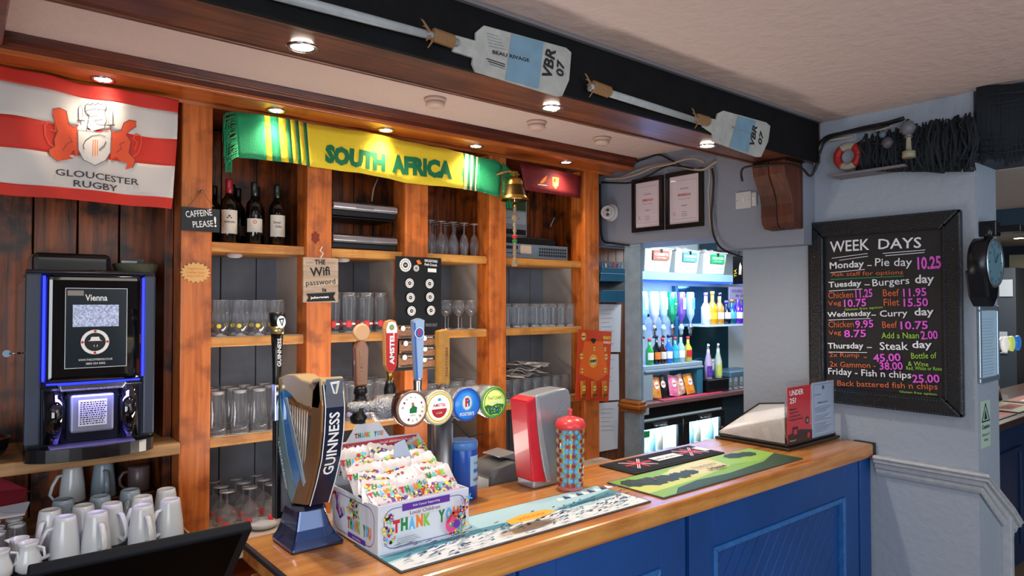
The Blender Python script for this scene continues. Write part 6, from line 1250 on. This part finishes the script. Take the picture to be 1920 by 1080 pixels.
# ================================================================ clock, notice frame, sticker on the return face
t = thing('station_clock', 'dark double sided station clock on bracket at the wall corner', 'clock', (3.72, 1.0, 1.94)); L0 = t.location
CB = mk('clock_black', '10161e', .3, .3)
cc = W(1857, 493, Y=.93); R = .105
wbox('wall_bracket', (3.60, .99, cc.z+R+.03), (3.66, 1.0595, cc.z+R+.10), CB, t, .006); wbox('bracket_arm', (3.60, .90, cc.z+R+.045), (3.72, .9899, cc.z+R+.075), CB, t, .004)
wb(MB().lathe([(.014, -.03), (.018, 0), (.014, .03)], 14, (cc.x-.02, .93, cc.z+R+.02)), 'hanger', CB, t)
g = MB().lathe([(R*.92, -.035), (R, -.03), (R, .03), (R*.92, .035)], 36, (cc.x, .95, cc.z), axis='Y'); wb(g, 'clock_case', CB, t)
wb(MB().lathe([(R*.86, .036), (R*.93, .042), (R*.97, .036)], 36, (cc.x, .95, cc.z), axis='Y', cap=False), 'clock_rim', mk('rim_silver', '9ab0bc', .25, .8), t)
wb(MB().lathe([(R*.86, .0352), (0, .0362)], 32, (cc.x, .95, cc.z), axis='Y', cap=False), 'clock_face', mk('dial_blue', '5c8092', .3), t)
f = Face((cc.x-L0.x, .95-.037-L0.y, cc.z-L0.z), (1, 0, 0), (0, 0, 1))
for k in range(12):
    a = k*math.pi/6; f.line([(R*.68*math.sin(a), R*.68*math.cos(a)), (R*.8*math.sin(a), R*.8*math.cos(a))], .004, BLACK)
f.line([(0, 0), (.035, .035)], .005, BLACK); f.line([(0, 0), (-.02, .06)], .003, BLACK); f.build('dial_marks_and_hands', t)
wb(MB().prism([(cc.x-R*.95, .92, cc.z-.03), (cc.x+R*.95, .92, cc.z-.03), (cc.x+R*.55, .92, cc.z-R*1.35), (cc.x, .92, cc.z-R*1.75), (cc.x-R*.55, .92, cc.z-R*1.35)], (0, .075, 0)), 'lower_case', CB, t, .01)
Q = [W(u, v, Y=1.0595) for u, v in ((1833, 719), (1869, 712), (1869, 573), (1833, 571))]
t = thing('framed_notice', 'narrow silver snap frame with pale notice below the clock', 'notice frame', (Q[0].x, 1.0595, Q[0].z)); w_ = Q[1].x-Q[0].x; h_ = Q[2].z-Q[0].z; e = .022
SF = mk('snap_frame', '8fa6b8', .3, .6)
for a, b in (((0, 0), (w_, e)), ((0, h_-e), (w_, h_)), ((0, e), (e, h_-e)), ((w_-e, e), (w_, h_-e))): MB().box((a[0], -.014, a[1]), (b[0], 0, b[1])).build('frame_bar', SF, t, .004)
MB().box((e, -.006, e), (w_-e, -.001, h_-e)).build('notice_paper', mk('notice_blue', 'a9c6dc', .5), t)
f = Face((0, -.0062, 0), (1, 0, 0), (0, 0, 1))
for k in range(22): f.rect(e+.02, h_-e-.04-k*.014, w_-e-.02-(k % 5)*.012, h_-e-.038-k*.014, mk('faint_blue', '88a6c0', .6))
f.build('notice_print', t)
Q = [W(u, v, Y=1.0592) for u, v in ((1839, 842), (1857, 838), (1857, 748), (1839, 752))]
t = thing('caution_sticker', 'pale caution sticker with warning triangle low on the corner wall', 'sticker', (Q[0].x, 1.0592, Q[0].z)); w_ = Q[1].x-Q[0].x; h_ = Q[2].z-Q[0].z
MB().box((0, -.0012, 0), (w_, 0, h_)).build('sticker_sheet', mk('sticker_green', 'a9c4b4', .5), t)
f = Face((0, -.0014, 0), (1, 0, 0), (0, 0, 1)); DT = mk('sticker_dark', '16303c', .5)
f.line([(w_*.12, h_*.56), (w_*.88, h_*.56), (w_*.5, h_*.93), (w_*.12, h_*.56)], .006, DT); f.poly([(w_*.35, h_*.6), (w_*.65, h_*.6), (w_*.55, h_*.72), (w_*.5, h_*.8), (w_*.42, h_*.7)], DT)
f.text('Caution', w_*.12, h_*.40, w_*.76, h_*.09, DT, .02); f.text('Beware of', w_*.15, h_*.25, w_*.7, h_*.06, DT); f.text('step', w_*.3, h_*.12, w_*.4, h_*.07, DT); f.build('sticker_print', t)
# ================================================================ room seen through the opening
bx('wall_back_far', (3.5, 3.95, 0), (10, 4.05, 2.4), mk('far_wall_white', 'b4c4ce', .6), kind='structure')
bx('wall_far_end', (9.2, -4, 0), (9.3, 3.95, 2.38), mk('far_navy_wall', '1c2836', .7), kind='structure')
SHB = mk('shelf_steel_blue', '8ab4c8', .4); 
t = thing('back_counter', 'back counter with dark red worktop edge seen through the opening', 'counter', (4.8, 3.75, 0)); L0 = t.location
wbox('worktop', (3.9, 3.5, .915), (6.2, 3.945, .95), mk('worktop_redbrown', '6a4a48', .3, coat=.3), t, .004); wbox('worktop_support', (5.33, 3.56, .0), (6.2, 3.945, .9145), mk('speckle_dark', '1c3440', .4, var=.8, vscale=90), t)
wbox('top_rail', (3.9, 3.56, .82), (5.325, 3.945, .9145), BLK, t)
for i, (x0, x1) in enumerate(((4.13, 4.72), (4.74, 5.32))):
    t = thing('bottle_fridge', ['left', 'right'][i]+' black glass door fridge with cold white light under back counter', 'fridge', (x0, 3.56, 0), 0, 'bottle fridges'); w_ = x1-x0
    MB().box((0, .03, .02), (w_, .38, .815)).build('fridge_body', BLK, t, .004) if False else None
    for a, b in (((0, .0, .02), (w_, .38, .06)), ((0, 0, .775), (w_, .38, .815)), ((0, 0, .06), (.02, .38, .775)), ((w_-.02, 0, .06), (w_, .38, .775)), ((.02, .36, .06), (w_-.02, .38, .775))): MB().box(a, b).build('fridge_panel', mk('fridge_inner', 'd4e6ec', .4), t)
    for a, b in (((.0, -.03, .02), (w_, -.001, .09)), ((0, -.03, .74), (w_, -.001, .80)), ((0, -.03, .09), (.07, -.001, .74)), ((w_-.06, -.03, .09), (w_, -.001, .74))): MB().box(a, b).build('door_frame', BLK, t, .002)
    MB().box((.07, -.02, .09), (w_-.06, -.016, .74)).build('door_glass', glassm('fridge_glass', body=.05, edge=.15, tint=(.9, .97, 1)), t)
    MB().box((w_-.028, .012, .10), (w_-.0205, .03, .76)).build('led_strip', mk('fridge_glow', 'cdeefa', emit=8), t); MB().box((.0205, .012, .10), (.028, .03, .76)).build('led_strip', mk('fridge_glow', ''), t)
    for z in (.30, .54): MB().box((.022, .02, z), (w_-.022, .33, z+.006)).build('wire_shelf', SHB, t)
    MB().tube([(w_*.35, -.045, .77), (w_*.36, -.055, .765), (w_*.6, -.055, .765), (w_*.61, -.045, .77)], .005, 6).build('handle', STEEL, t); MB().box((w_*.33, -.045, .755), (w_*.63, -.03, .785)).build('handle_plate', BRUSH, t); MB().box((.0, -.034, .795), (w_, -.028, .803)).build('top_trim', BRUSH, t)
    if i == 0: MB().box((.08, -.0305, .68), (.16, -.03, .73)).build('green_sticker', GREEN, t)
    j = 0
    for z in (.062, .308, .548):
        for k in range(5):
            nm = ['lower', 'middle', 'top'][int(z > .2)+int(z > .5)]
            bottle('soft_drink_bottle', (x0+.09+k*.095, 3.60, z), [(.026, 0), (.028, .005), (.028, .10), (.012, .14), (.012, .165), (.013, .17)], [glassm('bottle_clear', body=.35, col=(.75, .85, .9)), mk('bottle_pale', '8fb4c0', .3), mk('bottle_amberish', 'a88a70', .3)][(k+i+int(z*10)) % 3], .165, BLUE if k % 2 else STEEL, '%s bottle from left on the %s shelf of the %s fridge' % (['first', 'second', 'third', 'fourth', 'fifth'][k], nm, ['left', 'right'][i]), group='bottles in the fridges', n=10)
l = bpy.data.lights.new('fridge_lamp', 'AREA'); l.energy = 40; l.color = (.7, .92, 1); l.size = 1.0; l.shape = 'RECTANGLE'; l.size_y = .05; o = bpy.data.objects.new('fridge_lamp', l); COL.objects.link(o); o.location = (4.7, 3.62, .77)
# upper shelf with tubs
t = thing('high_shelf', 'long blue grey shelf carrying white tubs seen through the opening', 'shelf', (4.7, 3.6, 1.93)); wbox('shelf_board', (3.9, 3.5, 1.93), (5.95, 3.945, 1.995), SHB, t, .003); wbox('blue_light_strip', (3.95, 3.56, 1.918), (5.9, 3.60, 1.9295), mk('blue_strip', '1a3cff', emit=5), t)
area('blue_bar_light', (4.8, 3.62, 1.9), (4.8, 3.75, 1.2), 1.8, 24, (.3, .5, 1), .08)
area('far_room_light', (4.7, 2.9, 2.36), (4.8, 3.6, 1.2), .9, 55, (.86, .96, 1), .6)
TUBW = mk('tub_white', 'c4ccd0', .4)
for i, (u0, u1, vt0, vb0, vt1, vb1, col, lb, words) in enumerate(((1210, 1260, 462, 505, 471, 511, mk('tub_red', 'c85a4a', .5), 'white slanted tub with red label, left of three', 'CRISPS'), (1268, 1311, 472, 513, 480, 515, mk('tub_bluelabel', '4a98b4', .5), 'white slanted tub with blue label, middle of three', 'NAPKINS'), (1321, 1362, 478, 516, 486, 520, mk('tub_green', '18b070', .5), 'white slanted tub with green label, right of three', 'SAUCES'))):
    a, b = W(u0, vb0, Y=3.52), W(u1, vb1, Y=3.52); zt = 1.996+.20; t = thing('storage_tub', lb+' on the high shelf', 'tub', (a.x, 3.53, 1.9958), 0, 'white tubs on the high shelf'); w_ = b.x-a.x
    m = MB(); h_ = .185
    m.hexa([(0, 0, 0), (w_-.02, 0, 0), (w_-.02, .25, 0), (0, .25, 0), (.0, -.012, h_), (w_+.01, -.012, h_), (w_+.01, .30, h_), (0, .30, h_)]); m.build('tub_body', TUBW, t, .01)
    MB().box((-.006, -.018, h_), (w_+.016, .31, h_+.012)).build('tub_rim', TUBW, t, .003)
    MB().box((w_*.25, -.024, h_-.09), (w_*.85, -.0185, h_-.012)).build('label', col, t, .001)
    f = Face((0, -.0245, 0), (1, 0, 0), (0, 0, 1)); f.text(words, w_*.3, h_-.055, w_*.5, .022, WHITE, .03); f.text('storage', w_*.38, h_-.078, w_*.34, .012, WHITE); f.build('label_print', t)
    MB().box((w_*.52, -.030, h_-.03), (w_*.58, -.0245, h_+.0)).build('clip', BLK, t)
    for k in range(5): MB().prism([(w_*.15+k*.05, .03, h_+.0125), (w_*.15+k*.05+.04, .03, h_+.0125), (w_*.15+k*.05+.05, .08, h_+.03+.01*(k % 2)), (w_*.15+k*.05, .08, h_+.035)], (0, .004, 0)).build('packet', [RED, PAPER, ORANGE][(k+i) % 3] if i == 0 else PAPER, t)
# optics: hanging spirit bottles with measures
HANG = [(.012, 0), (.013, .03), (.034, .075), (.036, .09), (.036, .27), (.030, .28), (0, .282)]
cols2 = [mk('sp_clear_blue', '7fb0e0', .1, coat=.6), mk('sp_white', 'c4cce8', .2, coat=.4), mk('sp_pale', 'a0c0dc', .1, coat=.6), mk('sp_green', '1a8a5a', .1, coat=.6), mk('sp_violet', '6a4ab0', .1, coat=.6)]
OX = [4.42, 4.56, 4.68, 4.80, 4.93, 5.06]
t = thing('optic_rail', 'dark rail holding upside down spirit bottles with measures', 'rail', (4.47, 3.74, 1.45)); wbox('rail_bar', (4.3, 3.78, 1.625), (5.15, 3.80, 1.65), BLK, t, .002); wbox('rail_post', (5.12, 3.905, .951), (5.16, 3.94, 1.90), mk('rail_blue', '2c6a84', .4), t, .003)
for k, x in enumerate(OX):
    c_ = [cols2[0], cols2[1], cols2[2], cols2[3], cols2[4], cols2[2]][k]
    t = thing('optic_bottle', ['clear blue lit', 'tall frosted white', 'pale clear', 'round green', 'violet purple', 'clear pale right hand'][k]+' spirit bottle hanging upside down from the optic rail', 'bottle', (x, 3.70, 1.56), 0, 'upside down spirit bottles on the optics')
    MB().lathe([(r*(1.15 if k in (1, 3) else 1), z) for r, z in HANG], 16).build('glass_body', c_, t)
    MB().lathe([(.010, -.09), (.016, -.085), (.016, -.05), (.024, -.045), (.024, -.02), (.014, -.01), (.014, 0)], 14).build('measure', STEEL if k % 2 else mk('measure_clear', 'b4d4e4', .15), t); MB().lathe([(.018, -.11), (.010, -.092)], 10).build('measure_cup', BLK, t)
    f = Face((0, -.0365*(1.15 if k in (1, 3) else 1), 0), (1, 0, 0), (0, 0, 1)); f.rect(-.018, .13, .018, .23, [WHITE, mk('pale_bl', 'b8c8f0', .5), WHITE, GREEN, WHITE, SKY][k]); f.text(['GIN', 'RUM', 'VODKA', 'MINT', 'PORT', 'GIN'][k], -.015, .17, .03, .012, [NV, ORANGE, RED, WHITE, PURPLE, NV][k], .03); f.build('bottle_label', t)
# lower row bottles on the low shelf box
t = thing('low_shelf_unit', 'pale grey low shelf unit on back counter holding crisps', 'shelf', (4.5, 3.6, .951)); GS = mk('grey_shelf', '8a9aa4', .4); L0 = t.location
wbox('top', (4.30, 3.60, 1.20), (5.10, 3.90, 1.235), GS, t, .006); wbox('side', (4.30, 3.60, .951), (4.42, 3.90, 1.1995), GS, t, .004); wbox('side', (5.02, 3.60, .951), (5.10, 3.90, 1.1995), mk('rail_blue', ''), t, .004); wbox('cornice_edge', (4.31, 3.585, 1.18), (5.09, 3.5999, 1.198), GS, t, .003)
lows = [('green', 'bottle_green', '2a9a4a', 4.45), ('dark', 'bottle_dark', '101418', 4.54), ('dark brown', 'bottle_brown', '3a1c14', 4.62), ('blue', 'bottle_blue', '2a6ac8', 4.70), ('teal', 'bottle_teal', '2a9aa0', 4.79), ('clear', 'bottle_clear2', '9ab8c0', 4.87), ('yellow', 'bottle_yel', 'c8b43a', 4.97)]
SPB = [(.03, 0), (.034, .006), (.034, .13), (.013, .17), (.012, .215), (.014, .22), (.014, .24)]
for k, (nm, mn, hx_, x) in enumerate(lows):
    bottle('spirit_bottle', (x, 3.66, 1.2355), [(r, z*(1 if k % 2 else .9)) for r, z in SPB], mk(mn, hx_, .12, coat=.6), .215*(1 if k % 2 else .9), BLK if k % 2 else RED, nm+' spirit bottle standing on low shelf unit under the optics', group='spirit bottles under the optics', labels=[(.04, .10, [WHITE, ORANGE, CR, WHITE, SKY, WHITE, RED][k], [('bar', 0, .06, .03, .004, BLACK)], .034)], n=14)
for k, (x, rot) in enumerate(((4.49, -.1), (4.60, .25), (4.72, -.15), (4.84, .2), (4.94, 0.05))):
    q = thing('crisp_packet', ['yellow', 'black', 'pink', 'magenta', 'orange'][k]+' crisp packet leaning inside the low shelf unit', 'snack packet', (x, 3.63+.02*(k % 2), 1.045), 0, 'crisp packets in the low shelf'); w2, h2 = .06, .085; vs = []
    for s_ in (-1, 1):
        for j in range(7):
            for i in range(5):
                X, Z = (i/2-1)*w2, (j/3-1)*h2; b_ = s_*.014*max(0, (1-(i/2-1)**4)*(1-(j/3-1)**4))**.5; vs.append((X*math.cos(rot)-Z*math.sin(rot), b_+Z*.25, X*math.sin(rot)+Z*math.cos(rot)))
    fs = [(j*5+i, j*5+i+1, j*5+i+6, j*5+i+5) for j in range(6) for i in range(4)]; fs += [tuple(35+a for a in reversed(r)) for r in fs]
    MB().add(vs, fs, None, True).build('foil_bag', [mk('cr_yellow', 'd8c83c', .35, col2='e0484a', vscale=25), mk('cr_black', '14141a', .35), mk('cr_pink', 'e03a8a', .35, col2='f0a0c0', vscale=25), mk('cr_mag', 'b81c5a', .35, col2='f0e0c0', vscale=30), mk('cr_or', 'd8482a', .35, col2='f0b43a', vscale=25)][k], q)
    g_ = Face((0, -.0155, 0), (1, 0, 0), (0, 0, 1)); g_.disp = lambda x, y: -y*.25-.0; g_.circ(0, .02, .03, WHITE, 16); g_.text('CRISPS', -.025, .012, .05, .016, RED, .05); g_.build('packet_print', q)
tag(bx('red_bar_mat', (4.44, 3.505, .9508), (5.30, 3.585, .957), mk('mat_red', 'b0283a', .6), bevel=.002), 'long red bar mat on the back counter before the crisps', 'bar mat')
# right half shelf with gin bottles
t = thing('glass_shelf', 'white edged shelf with coloured spirit bottles right of the optics', 'shelf', (5.2, 3.7, 1.55)); wbox('shelf_board', (5.18, 3.60, 1.53), (5.98, 3.90, 1.548), mk('white_edge', 'c8dce8', .3), t, .002); wbox('mirror_back', (5.18, 3.92, .96), (5.98, 3.93, 1.90), mk('mirror_teal', '2c5a6c', .1, .6), t)
for k, (nm, mn, hx_, x, hsc) in enumerate((('white', 'g_white', 'c8c8d8', 5.22, 1.2), ('tall amber', 'g_amber', 'e8a21e', 5.32, 1.25), ('broad amber', 'g_amber2', 'c88a3a', 5.43, 1.2), ('black', 'g_black', '15202c', 5.54, .9), ('teal', 'g_teal', '1e5a7a', 5.63, .95), ('violet', 'g_violet', '6a2ab4', 5.73, 1.15), ('blue', 'g_blue2', '2a4ac8', 5.83, 1.0))):
    bottle('gin_bottle', (x, 3.65, 1.5485), [(r*1.25, z*hsc) for r, z in SPB], mk(mn, hx_, .12, coat=.6), .215*hsc, [mk('cap_violet', '7a5ac8', .4), ORANGE, BLK][k % 3], nm+' spirit bottle standing on the white edged shelf', group='spirit bottles on the white edged shelf', labels=[(.05, .11, [WHITE, YELLOW, WHITE, WHITE, SKY, WHITE, WHITE][k], [('bar', 0, .07, .03, .004, BLACK)], .0425)], n=14)
t = thing('small_sign', 'small violet lit price sign hanging under the high shelf', 'sign', (5.55, 3.52, 1.83)); MB().box((-.16, 0, -.055), (.18, .006, .06)).build('sign_board', mk('sign_grey', '8a8ab0', .4), t, .002); f = Face((0, -.0003, 0), (1, 0, 0), (0, 0, 1)); f.text('DOUBLE UP', -.12, .01, .24, .025, PURPLE, .02); f.text('for £2', -.06, -.03, .12, .025, PURPLE, .02); f.build('sign_print', t)
MB().tube([(-.14, .003, .06), (-.14, .003, .0985)], .002, 6).build('hanger', STEEL, t); MB().tube([(.15, .003, .06), (.15, .003, .0985)], .002, 6).build('hanger', STEEL, t)
# syrup bottles and glasses on the back counter
SYR = [(.03, 0), (.034, .006), (.034, .15), (.016, .23), (.013, .27), (.016, .275), (.010, .285), (.014, .31), (.0, .32)]
for k, (x, lb, lm) in enumerate(((5.21, 'syrup bottle with purple label and steel pourer', PURPLE), (5.36, 'syrup bottle with yellow label and steel pourer', mk('syrup_yellow', 'c8d050', .5)))):
    bottle('syrup_bottle', (x, 3.62, 1.065), SYR, mk('syrup_pink' if k == 0 else 'syrup_pale', 'b8a0b0' if k == 0 else 'c0c8b0', .1, coat=.5), .27, STEEL, lb+' on the back counter', group='syrup bottles', labels=[(.02, .12, lm, [('bar', 0, .08, .04, .006, WHITE), ('bar', 0, .05, .03, .004, WHITE)], .034)], n=14)
tag(bx('bottle_stand', (5.12, 3.56, .951), (5.44, 3.72, 1.064), BLK, bevel=.004), 'black low stand under the two syrup bottles', 'stand')
tag(bx('steel_drip_tray', (5.47, 3.56, 1.064), (5.92, 3.80, 1.12), mk('tray_blue', '6a90a8', .3, .5), bevel=.01), 'blue grey metal tray on the small glasses right of the syrup bottles', 'tray')
g = glass('shot_glass', 'small glass under the tray on the back counter', 'glass', [(.026, .004), (.028, .02), (.032, .11)], foot(.026)+[rim(.0315, .11)], 'small glasses under the tray'); fill(g, (5.51, 5.60, 5.69, 5.78, 5.87), (3.60, 3.70), .951, .002)
t = thing('ice_bucket', 'white rounded container on the tray behind the small glasses', 'container', (5.62, 3.85, .951)); MB().lathe([(.06, 0), (.07, .01), (.075, .22), (.07, .23)], 20, cap=False, sy=.7).build('container_body', TUBW, t); MB().lathe([(.076, .231), (.07, .25), (0, .26)], 20, sy=.7).build('lid', TUBW, t)
# black poster strip hanging at right of opening
t = thing('black_poster', 'narrow black bottle poster at right edge of the serving opening', 'poster', (4.4, 2.85, 2.0)); p0 = W(1374, 533, X=4.4); p1 = W(1400, 484, X=4.4)
wbox('poster_board', (4.4, p1.y-.05, p0.z), (4.41, p0.y, p1.z+.02), BLK, t, .002); L0 = t.location
f = PF(dict(X=4.3998), L0); f.ppx([(1385, 515), (1390, 515), (1391, 500), (1388, 492), (1386, 500)], CR); a = f.L(1379, 520); f.text('TIA', a[0]+.01, a[1], .06, .02, YELLOW, .02, rot=math.pi/2); f.build('poster_print', t)
MB().tube([(.005, p0.y-2.85-.05, p1.z+.02-2.0), (.005, p0.y-2.85-.05, .379)], .003, 6).build('hanger', BLK, t)
# folded towel and speckled bin at left of the opening
t = thing('white_caddy', 'pale grey patterned bar caddy at left edge of the opening', 'caddy', (4.0, 3.55, .9505)); MB().box((-.06, -.03, 0), (.11, .02, .30)).build('caddy_body', mk('caddy_grey', '9aa6b0', .4), t, .006)
f = Face((0, -.0305, 0), (1, 0, 0), (0, 0, 1))
for k in range(7): f.line([(-.05+(k % 3)*.02, .02+k*.022), (.02+(k % 2)*.03, .03+k*.02)], .006, NV)
f.build('caddy_pattern', t); MB().box((-.05, -.02, .3), (.1, .015, .33)).build('napkins', PAPER, t, .003)
t = thing('plant_spray', 'yellow green trailing leaves at left edge of the opening', 'plant', (3.98, 3.42, 1.30)); m = MB()
MB().tube([(0, 0, -.05), (.005, 0, .1), (-.005, 0, .3)], .004, 6).build('stem', LIME, t)
MB().lathe([(.02, -.349), (.035, -.34), (.03, -.06), (.02, -.05)], 14).build('tall_vase', mk('vase_pale', '9ab0b8', .3), t)
for k in range(14):
    z = -.03+k*.024; s_ = 1 if k % 2 else -1; MB().add([(0, 0, z), (s_*.02, -.006, z+.012), (s_*.035, 0, z+.03), (s_*.012, .004, z+.028)], [(0, 1, 2, 3), (3, 2, 1, 0)]).build('leaf', mk('leaf_yellow', 'a8b43a', .5), t)
tag(bx('caddy_ledge', (3.905, 3.36, .90), (4.08, 3.4999, .95), GS, bevel=.003), 'short grey ledge below the trailing leaves', 'ledge')
# ================================================================ second counter beyond the corner
BLU2 = mk('far_counter_blue', '143058', .4)
t = thing('second_counter', 'second blue panelled bar counter with dark red worktop at far right', 'counter', (6, 1.55, 0)); L0 = t.location
wbox('worktop', (4.5, 1.31, .99), (9.0, 1.85, 1.03), mk('worktop_dark', '4a3430', .3, coat=.3), t, .005); wbox('carcass', (4.55, 1.36, .08), (9.0, 1.82, .9895), BLU2, t)
for k in range(5):
    x = 4.56+k*.88; wbox('panel_moulding', (x+.10, 1.345, .80), (x+.78, 1.3595, .83), BLU2, t, .003); wbox('panel_moulding', (x+.10, 1.345, .2), (x+.13, 1.3595, .80), BLU2, t, .003); wbox('panel_moulding', (x+.75, 1.345, .2), (x+.78, 1.3595, .80), BLU2, t, .003); wbox('stile', (x, 1.34, .1), (x+.05, 1.3595, .98), BLU2, t, .003)
for k, (x0, x1, mt, lb) in enumerate(((4.85, 5.30, RED, 'red bar mat nearest on the second counter'), (5.35, 5.85, CRM, 'cream bar mat second on the second counter'), (5.9, 6.4, mk('mat_redd', 'a82c2c', .5), 'dark red bar mat third on the second counter'), (6.45, 6.95, LIME, 'green bar mat farthest on the second counter'))):
    t = thing('bar_mat', lb, 'bar mat', (x0, 1.36, 1.0308), 0, 'bar mats on the second counter'); MB().box((0, 0, 0), (x1-x0, .24, .005)).build('mat_base', BLK, t, .001); f = Face((0, 0, .005), (1, 0, 0), (0, 1, 0)); f.rect(.01, .01, x1-x0-.01, .23, mt); f.rect(.08, .07, x1-x0-.1, .16, WHITE if k != 1 else RED); f.text('ALE', .14, .09, .14, .05, BLACK, .05); f.build('mat_print', t)
t = thing('far_beer_font', 'curved chrome beer font with bright badges on the second counter', 'beer tap', (6.0, 1.70, 1.0308))
MB().tube([(0, .0, 0), (-.01, 0, .12), (-.03, -.0, .26), (-.01, -.02, .36), (.05, -.05, .40)], [.07, .05, .045, .04, .04], 16).build('column', STEEL, t)
MB().tube([(-.12, -.03, .40), (0, -.04, .41), (.34, -.04, .41)], [.03, .05, .05], 16).build('cross_bar', COND, t)
for k in range(3): MB().lathe([(.055, 0), (.058, .02), (.05, .024), (0, .025)], 20, (-.02+k*.15, -.085, .41), axis='Y').build('badge', [mk('lens_white', ''), mk('lens_green', ''), mk('lens_blue', '')][k], t)
tag(bx('far_crossbeam', (5.5, -3.9, 2.235), (5.75, 3.9, 2.3795), mk('far_beam_blue', '1e3a4c', .5), bevel=.004), 'dark blue beam crossing the ceiling of the far room', 'beam')
t = thing('downlight', 'small round downlight in the far room ceiling at the right edge', 'ceiling light', (8.0, 2.02, 2.379)); MB().lathe([(.05, 0), (.05, -.006), (.04, -.008)], 24).build('bezel', STEEL, t); MB().lathe([(.04, -.0085), (0, -.009)], 20).build('lamp', mk('lamp_glow', ''), t)
area('far_downlight', (7.4, 1.9, 2.30), (7.4, 1.9, 0), .8, 40, (1, .93, .82))
MB().box((9.14, 1.35, 0), (9.199, 2.40, 2.28)).build('door_1', mk('door_cream', 'a09a84', .5), None, .004, kind='structure')
t = tag(bx('far_cabinet', (8.2, 2.10, 0), (9.1, 2.75, 2.1), mk('cabinet_navy', '222c38', .6), bevel=.01), 'dark navy cupboard against the far end wall', 'cupboard')
for i, (u0, v0, u1, v1, lb) in enumerate(((1874, 556, 1899, 524, 'upper pale paper sheet pinned in the far room'), (1873, 662, 1889, 622, 'lower pale paper sheet pinned in the far room'))):
    a, b = W(u0, v0, X=8.19), W(u1, v1, X=8.19); t = thing('notice_sheet', lb, 'paper', (8.19, (a.y+b.y)/2, a.z), 0, 'papers in the far room'); wbox('sheet', (8.185, b.y, a.z), (8.19, a.y, b.z), mk('dim_paper', '8a94a0', .6), t)
